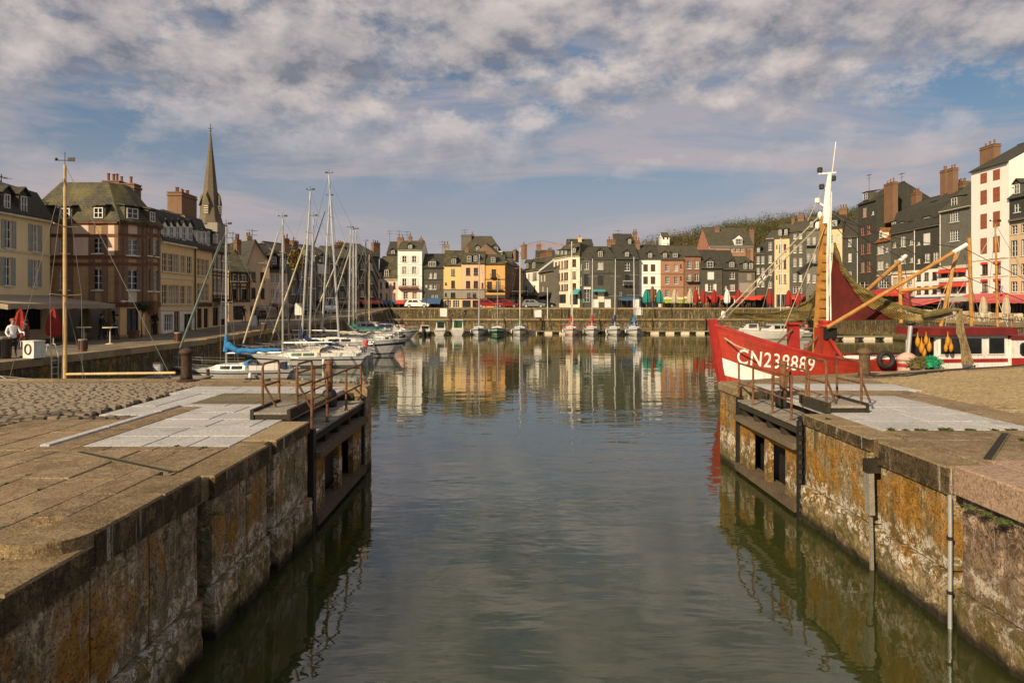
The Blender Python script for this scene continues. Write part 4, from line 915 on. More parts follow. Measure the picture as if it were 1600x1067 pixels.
# far left corner of the basin
h = House('low half timbered house with a steep mossy roof beyond the blue sailcover', [(357, 74), (391, 76)], (374, 424), P_BEI, ROOF2, 9, trim=TIMBER)
h.win([365, 380], [(430, 440)], 9, 'w', WHITE, n=2); h.win([366, 382], [(452, 468)], 9, 'w', DARKP); h.win([372], [(478, 500)], 16, 'shop', DARKP)
for z in (427, 442, 448, 471): h.belt(z, px=374, mat=TIMBER, name='timber_beam', out=.05)
for x in (358, 362, 370, 375, 386, 389.5): u = h.hit(x)[0]; h.put('timber_post', MB().box(u - .09, u + .09, -.055, -.005, h.z(470, x), h.z(425, x)).mesh('timber_post', TIMBER), 0, 0, 0)
h.chimney(371, 376, 388, 7, 2).aerial(364, 362, 385).roof('gable', 386)
h = House('pale gabled house with a dark roof and small attic window', [(386, 82), (421, 84)], (404, 412), P_BEI, ROOF3, 10, trim=TIMBER)
h.win([408], [(403, 411)], 8, 'w', WHITE, n=2); h.win([396, 410], [(425, 440), (450, 466)], 7, 'w', DARKP); h.chimney(388, 370, 392, 7, 2, 3, P_GRY).aerial(394, 358, 380).awning(390, 420, 478, 486, AW_BEI, 2); h.roof('fgable', 376, rpx=398)
h = House('light plaster house with a big dark slate roof behind the second mast', [(421, 86), (449, 88)], (435, 424), P_PNK, ROOF3, 10, trim=GREYSH)
h.win([426, 434, 443], [(430, 442), (452, 466)], 5, 'w', WHITE); h.dormer(428, 402, 413, 7).dormer(441, 404, 415, 7); h.awning(422, 448, 474, 481, AW_BEI, 2); h.chimney(446, 374, 386, 8, 2).roof('gable', 385)
h = House('slate hung house with a brick chimney behind the bare yellow tree', [(449, 100), (492, 106)], (470, 412), SLATE2, ROOF1, 9)
h.win([458, 471, 484], [(424, 437), (447, 460)], 6, 'w', WHITE); h.win([470], [(474, 488)], 30, 'shop', DARKP, v=3); h.chimney(459, 377, 388, 9, 1).dormer(466, 396, 408, 6).roof('gable', 386)
h = House('grey slate house with white windows and a white shop sign', [(492, 110), (519, 113)], (505, 400), SLATE2, ROOF3, 9)
h.win([500.5, 511], [(416, 427), (434, 447), (455, 466)], 6, 'w', WHITE); h.sign(496, 506, 413, 428, WHITE, 'banner', .12); h.awning(494, 518, 470, 476, AW_DRK, 2); h.win([506], [(474, 488)], 16, 'shop', DARKP); h.dormer(503, 402, 409, 6).roof('gable', 387)
h = House('dark slate house with two joined brick stacks on its ridge', [(519, 116), (556, 119)], (537, 402), SLATE, ROOF1, 9)
h.win([535, 547], [(417, 427), (436, 446), (456, 466)], 6.5, 'w', WHITE); h.win([525], [(436, 446), (456, 466)], 5, 'w', WHITE); h.chimney(522, 384, 394, 8, 2, dp=1).chimney(532, 382, 394, 9, 3); h.awning(522, 554, 470, 475, AW_BEI, 1.5); h.win([538], [(474, 486)], 24, 'shop', DARKP, v=3); h.roof('gable', 388)
h = House('tall dark slate house with a steep roof and one tall chimney beside the pink house', [(556, 121), (592, 125)], (574, 398), SLATE3, ROOF3, 11)
h.win([566, 580], [(412, 422), (432, 443), (454, 464)], 6, 'w', WHITE); h.chimney(587, 380, 398, 10, 3, 3); h.awning(558, 590, 469, 475, AW_PINK, 1.5); h.roof('gable', 384)
# --- far row facing the lock
YF = 126.0
def FH(label, x0, x1, eave, wall, roof=None, Y=YF, **k): return House(label, [(x0, Y), (x1, Y)], ((x0 + x1) / 2, eave), wall, roof, **k)
h = FH('small pink house with a dark mansard roof beside the white house', 592.3, 621.3, 436, P_PNK, ROOF2)
h.win([593.5 + 1.6, 604.5, 616.3], [(441, 451), (458, 468)], 3.5, 'w', BROWNP).win([604.5], [(441, 451)], 6.5, 's', WHITE, CREAMP); h.dormer(604, 422, 433.5, 6.5).dormer(593.9, 426, 432, 4); h.awning(584 + 9, 621, 470, 475.5, AW_BLUE, 2.2, label='blue awning'); h.win([606], [(474, 484)], 24, 'shop', DARKP, v=3); h.roof('mansard', 402, steep=.85)
h = FH('tall white house with open grey shutters and a brown flower balcony', 621.5, 659.3, 390, P_WHT, ROOF1, Y=125.6, trim=WHITE)
h.win([632, 647.3], [(400, 410), (416.5, 428), (435, 447)], 6.2, 's', WHITE, WHITE, n=2); h.win([634, 648], [(456, 467)], 7, 's', WHITE, P_CRM); h.balcony(623.5, 655.5, 446.8, 452.5, BROWNP, BROWNP); h.belt(413, 431, px=640, h=.12, mat=WHITE)
h.awning(621.6, 656, 469, 475, AW_RED, 2.2, label='red awning'); h.win([640], [(474, 485)], 30, 'shop', DARKP, v=4); h.dormer(641, 383.5, 388.5, 5).chimney(626, 372, 383, 9.5, 2).chimney(641, 370, 380, 5, 1).chimney(658, 374, 386, 5.5, 1); h.aerial(609.5 + 14, 360, 374).aerial(636, 361, 374).roof('gable', 378)
h = FH('dark slate roofed building with a dormer behind the white house', 604, 623, 397, SLATE, ROOF3, Y=139, base=gz(139)); h.dormer(614, 392, 398, 5).aerial(609, 360, 380).roof('gable', 379)
h = FH('narrow dark slate house with paired white windows and a blue awning', 659.6, 692.6, 417.5, SLATE, ROOF3)
h.win([672.5, 679.5], [(426, 435)], 4.8, 'w', WHITE, n=2).win([672.5, 679], [(444.5, 452)], 5, 'w', WHITE, n=2).win([675, 681], [(460, 466.5)], 5, 'w', WHITE, n=2); h.belt(437, px=676, mat=DARKP); h.dormer(675.3, 409, 416.5, 11, 'gable', n=1, v=3); h.awning(652 + 8, 690, 466.5, 475, AW_BLUE, 2.8, label='blue awning'); h.win([676], [(474, 485)], 26, 'shop', DARKP, v=3); h.sign(684, 688, 444, 453, BROWNP, 'wall_emblem'); h.roof('gable', 398)
h = FH('yellow plaster house with stone lower storey, left of three warm coloured fronts', 693, 720.6, 414, P_YE2, ROOF2, trim=TIMBER)
h.win([708], [(420.5, 431), (438.5, 450)], 6, 'w', BROWNP).win([696.8], [(441, 445)], 2.6, 'w', DARKP, n=1).win([708], [(457.5, 465)], 7, 'w', DARKP, n=2).win([696.8], [(458, 463)], 3, 'w', DARKP, n=1)
h.sign(693.1, 720.4, 453, 466, P_GRY, 'stone_facing', .03); h.belt(452.5, 467, px=707, mat=TIMBER); h.win([700, 713], [(472, 483)], 10, 'shop', WHITE, v=2); h.dormer(709, 405, 412, 6.5, 'shed').chimney(697, 383, 400, 9, 2, 5, P_GRY).aerial(691, 376, 392).roof('gable', 393)
h = FH('peach plaster house with dark paired windows, middle of three warm coloured fronts', 720.8, 757.4, 411, P_SAL, ROOF2, Y=125.8, trim=TIMBER)
h.win([731.5, 743.6], [(418.5, 430), (439, 450)], 6.8, 'w', BROWNP); h.win([733, 741.5], [(458, 465)], 6, 'w', DARKP, n=2).win([754, ], [(442, 450)], 3, 'w', BROWNP, n=2); h.sign(720.9, 757.2, 453, 466, P_GRY, 'stone_facing', .03); h.belt(452.5, 467, px=740, mat=TIMBER); h.win([729, 745], [(471, 482)], 13, 'shop', DARKP, v=2); h.dormer(733, 400, 409, 6.5, 'shed').dormer(743, 400, 408, 5, 'shed').chimney(729.5, 387, 398, 6, 1).roof('gable', 394)
h = FH('orange plaster house with iron balconies, right of three warm coloured fronts', 757.6, 789, 412, P_ORA, ROOF2, Y=126, trim=TIMBER)
h.win([771.7], [(421, 434)], 7, 'w', BROWNP).win([765, 778.7], [(440, 452)], 7.5, 'w', BROWNP); h.balcony(766, 777, 428.5, 434.5); h.balcony(759.5, 785.5, 446.5, 453.5); h.belt(436.5, 456, px=773, mat=TIMBER); h.win([766, 780], [(464, 478)], 11, 'shop', DARKP, v=2); h.awning(752 + 6, 789, 461, 466, AW_DRK, 2.5); h.dormer(770.5, 402, 410, 6.5, 'shed').roof('gable', 399)
h = FH('large hipped slate building towering behind the yellow fronts', 721, 785, 396, P_TAN, ROOF1, Y=143, depth=12, base=gz(143)); h.dormer(746.5, 386, 392, 5).dormer(773.5, 386.5, 393, 9); h.chimney(738, 367, 385, 5.5, 1, 4).chimney(729, 368, 392, 16, 0, 3, SLATE2, 1.5).aerial(726, 358, 372, 5); h.belt(394, px=760, mat=WHITE, h=.4); h.roof('hip', 370, inset=.45, rpx=750)
# the street that leaves the harbour
h = House('brown brick house in the side street beyond the orange house', [(790, 134), (815, 160)], (802, 414), BRB, ROOF1, 8); h.win([795, 801, 806.5], [(419, 428), (436, 446)], 3, 'w', WHITE, wm=1); h.win([802], [(458, 474)], 10, 'shop', DARKP); h.dormer(800, 404, 411, 3, off=.3).chimney(806, 392, 404, 5).roof('gable', 404)
h = House('white house with shuttered windows in the side street', [(816.5, 150), (842, 142)], (830, 423), P_WHT, ROOF1, 8); h.win([821, 826], [(428, 437)], 3.2, 'w', GREYSH, wm=.95).win([835.5], [(426, 438)], 7, 's', DARKP, WHITE); h.win([822, 835], [(446, 456)], 4, 'w', DARKP, wm=1); h.awning(818, 841, 458, 463, AW_DRK, 2); h.dormer(823, 412, 419, 4).dormer(834, 411, 419, 4).chimney(819, 383, 400, 5, 2, 8).roof('gable', 407)
h = House('grey slate house with brown shutters on the corner of the side street', [(842.3, 142), (866, 131)], (853, 424), SLATE2, ROOF3, 8); h.win([846, 851], [(430, 440)], 3, 'c', WHITE, CREAMP, wm=1).win([848], [(447, 455)], 5, 'w', WHITE, wm=1); h.awning(843, 862, 457, 463, AW_DRK, 2); h.chimney(850, 397, 412, 8).chimney(858, 392, 408, 5).roof('gable', 408)
h = FH('brick gable building with chimneys behind the cream corner house', 838, 868, 402, BRB, ROOF3, Y=160, base=gz(160)); h.win([846, 856], [(405, 414)], 5); h.chimney(842, 383, 394, 7).chimney(860, 390, 400, 7).roof('gable', 392)
h = House('cream corner house with many narrow windows curving into the side street', [(865, 134), (888, 127), (906, 126)], (876, 402), P_CRM, ROOF2, 10, trim=CREAMP)
a, c = h.faces; a.win([868.5, 873.6, 878.2, 882.6, 886.2], [(408, 420), (426.5, 438), (444.5, 454)], 2.6, 'w', BROWNP, wm=1.05, ref=878); c.win([897.3], [(405, 416.5), (424, 436), (442.5, 453)], 6, 'w', BROWNP)
for f, p in ((a, 877), (c, 897)): f.belt(421.5, 440.5, px=p, h=.12, mat=CREAMP); 
a.win([876], [(460, 474)], 16, 'shop', DARKP); c.awning(898, 908, 452, 460, AW_TEAL, 1.5, label='teal awning'); c.win([897], [(460, 476)], 12, 'shop', DARKP)
for x in (872, 878, 884): a.dormer(x, 392, 398, 2.8, 'shed')
c.dormer(896.5, 388, 394.5, 5, 'shed'); h.roof('hip', 387, inset=.6, rpx=885)
h = FH('slate roofed house with a tall stone chimney above the cream corner house', 888, 928, 388, SLATE, ROOF3, Y=140, base=gz(140)); h.chimney(906, 372, 390, 5.5, 1, 3, P_TAN).chimney(889, 378, 390, 4, 1, 3).roof('gable', 375)
h = House('dark slate corner house with a pale slate bay and teal shop awning', [(904.5, 127), (912, 124.8), (922.8, 124.8), (960, 124.8)], (910, 404), SLATE, ROOF3, 8.5, trim=SLATE2)
a, c, e = h.faces; a.win([907.5], [(412, 422), (432, 446)], 3, 'w', WHITE, wm=.7); c.win([916.5], [(409.5, 421)], 6.5, 'w', WHITE, n=4).win([916.5], [(429, 445)], 7, 'w', DARKP); c.sign(912.2, 922.5, 404, 428, SLATE2, 'pale_facing', .02); e.win([938], [(409.5, 421)], 9, 'w', WHITE, n=4, v=2).win([938.5], [(430, 446)], 9, 'c', GREENP, DARKP)
e.belt(427, px=940, mat=DARKP); c.win([917], [(452, 472)], 8, 'shop', WHITE, v=1); e.win([939], [(455, 472)], 10, 'c', CREAMP, P_CRM); e.awning(926, 945, 452.5, 456, AW_TEAL, 1.2, label='teal awning'); c.sign(912, 923, 448.5, 452, WHITE); e.dormer(938, 393.5, 401, 6.5).chimney(955, 375, 388, 12, 2, 5).roof('hip', 385, inset=.55, rpx=938)
h = FH('dark slate house with a white eave and one small iron balcony', 960.3, 998, 404, SLATE3, ROOF3, Y=125, trim=WHITE)
h.win([980], [(410, 423)], 8, 'w', WHITE, v=1).win([981], [(430, 441)], 8, 'w', DARKP); h.balcony(973, 988, 439, 446, WHITE, DARKP); h.win([970, 991], [(455, 464)], 5, 'w', DARKP); h.dormer(979.7, 394.5, 400.5, 5).chimney(996, 377, 392, 7, 2); h.awning(966, 998, 465, 470, AW_BLUE, 2, label='blue awning'); h.win([980], [(470, 481)], 30, 'shop', DARKP, v=4); h.aerial(966, 359, 372, 6).roof('gable', 384)
h = FH('beige gabled attic house rising behind the two dark slate fronts', 962, 992, 383, P_BEI, ROOF3, Y=138, base=gz(138)); h.chimney(992, 363, 378, 6, 2, 3).dormer(984, 374, 381, 4).roof('gable', 367)
h = FH('white house with brown shuttered windows and a black shop front', 998.3, 1032.3, 404, P_WHT, ROOF3, Y=126, trim=WHITE)
h.win([1008.7, 1020.3], [(413, 424.5), (432, 444)], 7.2, 'c', WHITE, TIMBER).win([1017.5], [(452, 462)], 17, 'c', WHITE, TIMBER); h.belt(427, 448, px=1015, h=.12, mat=WHITE); h.sign(999, 1032, 464, 468, DARKP); h.win([1015], [(469, 481)], 28, 'shop', DARKP, v=4); h.dormer(1016, 396, 402.5, 5, 'gable').aerial(1031, 366, 384).roof('gable', 385)
h = FH('salmon brick house with white windows beside the white front', 1032.6, 1068.3, 405, BRKS, ROOF1, Y=125.7, trim=BRKS)
h.win([1042.5, 1056.5], [(413.5, 424), (432.5, 444), (453, 464)], 6, 'w', WHITE).win([1064], [(413, 418), (432, 437)], 2, 'w', DARKP, n=1); h.belt(428, 448.5, px=1050, mat=BRB); h.awning(1034, 1090, 469, 474, AW_GRN, 2.5, label='lime green awning'); h.sign(1033, 1068, 464.5, 468, CREAMP); h.win([1050], [(471, 482)], 30, 'shop', DARKP, v=4); h.dormer(1039, 396, 402.5, 5).dormer(1055, 395.5, 402, 7, 'shed').roof('gable', 385)
h = FH('narrow dark brick house with tall white windows and small balconies', 1068.6, 1095, 399.5, BRK, ROOF1, Y=125.9, trim=BRB)
h.win([1077, 1088.7], [(407.5, 420), (428, 439), (448, 460)], 6, 'w', WHITE); h.balcony(1072, 1094, 434.5, 441); h.belt(422, 444.5, px=1081, mat=BRB); h.sign(1069, 1095, 463, 467, CREAMP); h.win([1082], [(470, 482)], 22, 'shop', DARKP, v=3); h.roof('gable', 385)
h = FH('dark slate house with white shutters and white dormer over the red terrace', 1095.3, 1128.6, 418, SLATE, ROOF3, Y=125, trim=SLATE2)
h.win([1110.5], [(425, 437)], 10, 'c', WHITE, WHITE).win([1110.5], [(444, 455.5)], 8.5, 's', WHITE, WHITE); h.belt(421, px=1110, mat=DARKP); h.dormer(1109.5, 409, 418, 9.5).awning(1090 + 6, 1129, 462.5, 468, AW_RED, 3.5, .6, label='bright red awning'); h.win([1112], [(468, 482)], 28, 'shop', DARKP, v=3); h.roof('gable', 392)
h = FH('dark slate house with one white window column and an arched dormer', 1129, 1152.6, 420, SLATE3, ROOF3, Y=125.2, trim=SLATE2)
h.win([1144], [(425.5, 436), (444, 454.5)], 8, 'w', WHITE).win([1134], [(447, 452)], 3.5, 'w', WHITE, n=1); h.dormer(1143.5, 410, 417, 7).awning(1129, 1153, 462.5, 468, AW_RED, 3.5, .6, label='bright red awning'); h.win([1140], [(468, 482)], 18, 'shop', DARKP, v=2); h.roof('gable', 393)
h = FH('grey rendered house with two small dormers and a faded wall painting', 1153, 1179.6, 423, SLATE2, ROOF1, Y=125.4, trim=SLATE2)
h.win([1170.5], [(428, 438)], 7, 'c', CREAMP, P_GRY); h.sign(1155, 1176, 442, 457, P_GRY, 'faded_mural', .02); h.dormer(1164.7, 412, 420, 5).dormer(1173.5, 412, 420, 5); h.awning(1153, 1179, 463, 468, AW_RED, 3.2, .6, label='bright red awning'); h.win([1166], [(468, 482)], 20, 'shop', DARKP, v=2); h.chimney(1169, 391, 408, 6).roof('gable', 402)
h = House('white and brick house with a big white dormer standing above the slate fronts', [(1108, 142), (1177, 142)], (1140, 385), BRKS, ROOF1, 10, base=gz(142), trim=WHITE)
h.win([1143, 1151, 1159, 1167], [(388, 394)], 4.5, 'w', WHITE, n=2).belt(387, px=1140, h=.3, mat=WHITE); h.dormer(1154, 373, 382, 10, 'gable', wall=P_WHT, v=3, off=.1).chimney(1120, 356, 378, 7, 2, 4).chimney(1174, 360, 380, 7, 2, 4).roof('gable', 357)
# --- right side: the row bends towards the camera
XR = 59.0
YR = lambda px: XR * F / (px - CX)
bend0, bend1 = (1180, 126.0), (1341, YR(1341))
def YB(px):          # depth along the bent part of the row
    A = Vector(((bend0[0] - CX) / F * bend0[1], bend0[1])); B = Vector(((bend1[0] - CX) / F * bend1[1], bend1[1])); d = B - A; k = (px - CX) / F
    u = (k * A.y - A.x) / (d.x - k * d.y); return A.y + u * d.y
def BH(label, x0, x1, eave, wall, roof=None, f=YB, **k): return House(label, [(x0, f(x0)), (x1, f(x1))], ((x0 + x1) / 2, eave), wall, roof, **k)
h = BH('narrow dark slate house at the start of the bend', 1180, 1197, 396, SLATE3, ROOF3); h.win([1184.6, 1192], [(400, 412), (418, 428), (438, 448)], 4, 'w', WHITE); h.dormer(1185, 388, 394, 3.5).awning(1181, 1197, 462, 468, AW_RED, 3, label='red awning'); h.win([1188], [(468, 481)], 12, 'shop', DARKP); h.roof('gable', 380)
h = BH('tall narrow dark slate house beside the beige front', 1197.2, 1210, 372, SLATE3, ROOF1, trim=WHITE); h.win([1203.5], [(378, 391), (399, 411), (419, 430), (440, 450)], 5, 'w', WHITE); h.win([1203], [(466, 481)], 9, 'shop', DARKP); h.roof('gable', 362)
h = BH('tall beige plaster house with brown windows between two slate fronts', 1210.2, 1233.5, 371, P_BEI, ROOF1, trim=CREAMP); h.win([1219.3, 1226.5], [(381.5, 394), (405, 420), (428.5, 443)], 4.2, 'w', BROWNP).win([1213.8], [(383, 388), (406, 412), (430, 436)], 2, 'w', DARKP, n=1); h.belt(398, 424, px=1221, mat=P_BEI, h=.1); h.dormer(1219, 360, 368, 4).dormer(1228, 359, 367, 4); h.win([1221], [(460, 480)], 16, 'shop', DARKP); h.roof('gable', 352)
h = BH('dark slate house with five rows of paired white windows', 1233.7, 1259, 361, SLATE, ROOF1, trim=SLATE2); h.win([1242, 1251], [(365, 373), (382, 395), (403, 416), (427, 440)], 4, 'w', WHITE); h.chimney(1252, 338, 352, 10, 2, 4).chimney(1240, 342, 354, 5, 1, 4).awning(1235, 1259, 462, 468, AW_RED, 2.6, label='red awning'); h.win([1246], [(448, 458)], 14, 'shop', WHITE, v=2); h.win([1246], [(468, 480)], 18, 'shop', DARKP); h.roof('gable', 346)
h = BH('grey slate house with balconies right of the five storey slate front', 1259.2, 1291, 358, SLATE2, ROOF1, trim=SLATE2); h.win([1263.5, 1272, 1283], [(370, 382), (396, 410), (427, 442)], 4.2, 'w', WHITE); h.balcony(1260, 1278, 378, 385); h.balcony(1260, 1288, 406, 413); h.dormer(1268, 347, 355, 4.5).dormer(1281, 346, 354, 4.5); h.win([1275], [(462, 480)], 22, 'shop', DARKP, v=2); h.roof('gable', 340)
h = BH('tan plaster house behind the trawler mast with a slate roof', 1291.2, 1316, 356, P_BEI, ROOF3, trim=CREAMP); h.win([1300, 1310], [(367, 380), (394, 408), (424, 438)], 4.6, 'w', WHITE); h.dormer(1304, 345, 353, 7, v=2).chimney(1296, 334, 350, 6, 1, 4).chimney(1318, 326, 342, 12, 3, 7); h.win([1304], [(462, 480)], 18, 'shop', DARKP); h.roof('gable', 338)
h = BH('low dark slate house wedged beside the red windowed tower house', 1316.2, 1340.8, 370, SLATE3, ROOF3, trim=SLATE2); h.win([1328], [(372, 385), (396, 409), (424, 436)], 4.6, 'w', WHITE); h.win([1328], [(462, 480)], 18, 'shop', DARKP); h.pipe(1339.8, 372, 470, WHITE); h.roof('gable', 345)
def RH(*a, **k): return BH(*a, f=YR, **k)
h = RH('tall narrow slate house with pink red window frames and a huge brick chimney', 1341, 1369.5, 316, SLATE3, ROOF3, trim=SLATE2, depth=9)
h.win([1351], [(324, 340)], 5.5, 'w', PINKSH, wm=1.25).win([1348, 1357.8], [(351, 366), (379, 396), (408, 425)], 5, 'w', PINKSH, ref=1357.8, wm=1.15); h.win([1364], [(330, 336)], 3, 'w', WHITE, n=1, wm=.6)
h.dormer(1352, 302, 312, 6, 'shed').chimney(1392, 287, 340, 14, 3, 1.2, dp=.8).aerial(1358, 272, 300).aerial(1409, 270, 292, 6); h.win([1350], [(440, 456)], 10, 'shop', WHITE, wm=3); h.win([1354], [(468, 487)], 18, 'shop', DARKP, v=3); h.awning(1342, 1369, 456, 463, AW_RED, 2, label='red awning'); h.roof('gable', 303)
h = RH('small slate house with an orange tiled roof and one gabled dormer', 1370, 1391.5, 376, SLATE2, ROOFO, trim=ROOFO)
h.win([1375.8], [(384, 397), (408, 422)], 8, 'w', WHITE, v=3, wm=1.8).win([1386], [(386, 394), (410, 418)], 3, 'w', WHITE, n=2, wm=.8); h.dormer(1376.5, 363, 370, 5, 'gable', wall=P_CRM, roof=ROOFO); h.win([1380], [(436, 450)], 16, 'shop', WHITE, v=3); h.win([1380], [(466, 486)], 16, 'shop', DARKP); h.awning(1370.5, 1391, 452, 460, AW_DRED, 2, label='dark red awning'); h.belt(430, px=1380, mat=CREAMP); h.roof('gable', 350)
h = RH('wide slate house with a row of three dormers below one upper dormer', 1391.8, 1428.8, 362, SLATE, ROOF3, trim=SLATE2, depth=10)
h.win([1411], [(369, 386)], 7, 'w', WHITE, wm=1.3).win([1398, 1424], [(374, 383)], 4, 'w', WHITE, wm=.8).win([1411], [(398, 412)], 7, 'w', WHITE, wm=1.3).win([1399, 1424.5], [(402, 410)], 3.6, 'w', WHITE, wm=.7)
for x in (1396.5, 1409.5, 1424): h.dormer(x, 347.5, 358, 5.5, 'shed', off=.25)
h.dormer(1420.5, 327, 335, 4.6, 'shed', off=2.6); h.sign(1393, 1428.5, 424, 428, CREAMP, 'cornice', .2); h.sign(1393, 1428.5, 429, 463, P_CRM, 'lower_facing', .03); h.win([1399, 1410, 1421], [(433, 446)], 6, 'w', WHITE, wm=1.2); h.awning(1393, 1428, 452, 462, AW_RED, 2.4, label='red awning'); h.win([1410], [(467, 487)], 28, 'shop', DARKP, v=4); h.chimney(1432, 302, 318, 8, 4, 5, dp=.9).roof('mansard', 322, steep=.6)
h = RH('wide slate house with a white closed shutter and a white lower front', 1429.2, 1468.6, 354, SLATE3, ROOF3, trim=SLATE2, depth=10)
h.win([1448.3], [(365, 383)], 10, 'c', WHITE, WHITE, wm=1.5).win([1449, 1462.5], [(394, 409)], 7, 'w', WHITE, wm=1.25).win([1435.5], [(377, 383), (404, 412)], 3.6, 'w', WHITE, n=1, wm=.65)
h.sign(1429.4, 1468.4, 421, 464, P_WHT, 'lower_facing', .03); h.win([1436, 1448, 1460.5], [(426, 438), (447, 459)], 5.5, 'w', DARKP, wm=1.05); h.sign(1429.4, 1468.4, 464, 467, AW_BLUE, 'shop_fascia', .12); h.dormer(1448, 340, 352.5, 9, 'flat', off=.2).dormer(1463, 341, 350, 5.5, 'flat', off=.2).dormer(1459.5, 316, 328, 7.5, 'shed', off=2.4); h.awning(1426, 1472, 467, 478, AW_PINK, 3, .35, label='pinkish red awning'); h.win([1449], [(470, 488)], 30, 'shop', DARKP, v=4); h.pipe(1429.8, 360, 425, WHITE); h.roof('mansard', 310, steep=.55)
h = RH('tall slate house with two white windows and a big paired chimney', 1469, 1517.2, 326, SLATE2, ROOF1, trim=CREAMP, depth=10)
h.win([1491.3], [(331, 347), (360, 377)], 11.5, 'w', WHITE, n=4, v=3, wm=1.9); h.dormer(1491, 309.5, 322, 8.5, 'shed', off=.5).chimney(1477, 267, 300, 8, 2, 5, dp=.8).chimney(1489, 264, 306, 8, 2, 4.2, dp=.8).chimney(1502, 286, 306, 16, 5, 6, dp=1)
h.sign(1469.3, 1517, 415, 420, CREAMP, 'cornice', .3); h.sign(1469.3, 1517, 420.5, 470, P_WHT, 'lower_facing', .03); h.win([1476, 1489, 1503.5], [(421, 432)], 9, 'a', BROWNP, AW_RED, wm=1.5).win([1476, 1489.5, 1503.5], [(443, 458)], 10, 'a', BROWNP, AW_RED, wm=1.6); h.sign(1469.3, 1517, 436, 440, WHITE, 'balcony_edge', .25); h.sign(1469.3, 1517, 459, 463, WHITE, 'balcony_edge', .25); h.win([1478, 1500], [(468, 490)], 16, 'shop', DARKP, v=3, wm=2.4); h.pipe(1470, 330, 415, WHITE); h.roof('gable', 286)
h = RH('very tall white house with red brown shutters standing above its neighbours', 1517.6, 1576.5, 260, P_WHT, ROOF3, trim=SLATE2, depth=12)
h.win([1537, 1557], [(271, 287), (297.5, 320), (334, 358), (372, 397)], 8.5, 'c', BROWNP, REDBR, ref=1537, wm=1.2).win([1538.5, 1558.5], [(411, 429), (437.5, 456)], 8, 'w', BROWNP, n=2, ref=1538.5, wm=1.15)
for y in (411, 437.5):
    for x in (1538.5, 1558.5): u = h.hit(x)[0]; h.put('red_blind', MB().box(u - .62, u + .62, -.12, -.02, h.z(y, 1538.5) - .18, h.z(y, 1538.5) + .1).mesh('red_blind', AW_RED), 0, 0, 0)
h.belt(405.5, 432.5, px=1547, h=.12, mat=CREAMP); h.chimney(1547, 229, 246, 22, 3, 3.2, dp=.9); h.awning(1516, 1577, 459, 473, AW_PINK, 3.2, .35, label='pinkish red awning'); h.win([1532, 1558], [(470, 494)], 22, 'shop', DARKP, v=3, wm=2.3); h.roof('gable', 238, rpx=1560, over=.35)
h = RH('slate over beige stone house with a gabled dormer at the right edge', 1577, 1680, 372, SLATE3, ROOF3, trim=SLATE2, depth=9)
h.win([1589.5], [(318, 332)], 8, 'w', WHITE, n=2, wm=1.0); h.sign(1577.2, 1679, 344, 460, P_BEI, 'lower_facing', .03); h.win([1585, 1601, 1625, 1650], [(352, 366), (376, 401), (413, 431), (440, 456)], 6, 'w', WHITE, wm=1.0, ref=1585); h.belt(343, px=1590, mat=SLATE2, out=.15, h=.25); h.dormer(1589, 288, 303, 8, 'gable', off=.1); h.awning(1577, 1660, 460, 474, AW_PINK, 3.2, .35, label='pinkish red awning'); h.win([1590, 1620], [(470, 496)], 18, 'shop', DARKP, v=3, wm=2.4)
h.H = h.z(308, 1585); h.roof('gable', 270, rpx=1600)
# ---------------------------------------------------------------- boats
HULLW = paint('white_gelcoat', (.57, .56, .535), .06, .3, 1.2, dirt=(.45, .40, .30)); HULLC = paint('cream_gelcoat', (.68, .62, .50), .08, .35, 1.2)
DECK = paint('deck_grey', (.55, .53, .47), .12, .6, 3); TEAK = paint('teak_deck', (.28, .17, .09), .25, .7, 5)
NAVY = paint('navy_stripe', (.02, .03, .07), .15, .4); BOATRED = paint('boat_red', (.50, .035, .02), .18, .45, 1.5, dirt=(.22, .03, .02)); BOATGRN = paint('boat_green', (.02, .10, .06), .2, .4)
CVB = paint('bright_blue_canvas', (.03, .20, .48), .2, .8, 3, 0, .03); CVN = paint('navy_canvas', (.02, .035, .11), .2, .85, 3, 0, .03); CVR = paint('red_canvas', (.50, .04, .03), .2, .85, 3, 0, .03); CVG = paint('green_canvas', (.03, .16, .09), .2, .85, 3, 0, .03); CVC = paint('cream_canvas', (.56, .48, .34), .15, .85, 3, 0, .03); CVK = paint('grey_green_canvas', (.14, .19, .18), .2, .85, 3, 0, .03)
WOODM = paint('varnished_spar', (.56, .38, .16), .18, .45, 3); WOODD = paint('dark_spar', (.03, .022, .015), .2, .6)
ANTIF = paint('antifouling', (.05, .035, .03), .2, .7)
def hull_fn(L, B, fb, fm, fs, full=.72, rake=.12, srake=.05):
    def sh(s): return fs + (fm - fs) * min(1, s / .5) if s < .5 else fm + (fb - fm) * ((s - .5) / .5) ** 1.8
    def bm(s): return B / 2 * ((full + (1 - full) * math.sin(math.pi / 2 * s / .42)) if s < .42 else max(0.0, math.cos(math.pi / 2 * (s - .42) / .58)) ** .72)
    def p(s, t, q):
        z = sh(s) * t; tt = max(-.4, t); x = -L / 2 + srake * L * (1 - tt) * (1 - s) + s * L - rake * L * (1 - tt) * s ** 3
        return Vector((x, q * bm(s) * (.62 + .38 * max(0, tt) ** .7 if t >= 0 else .62 + t * .9), z))
    return p, sh, bm
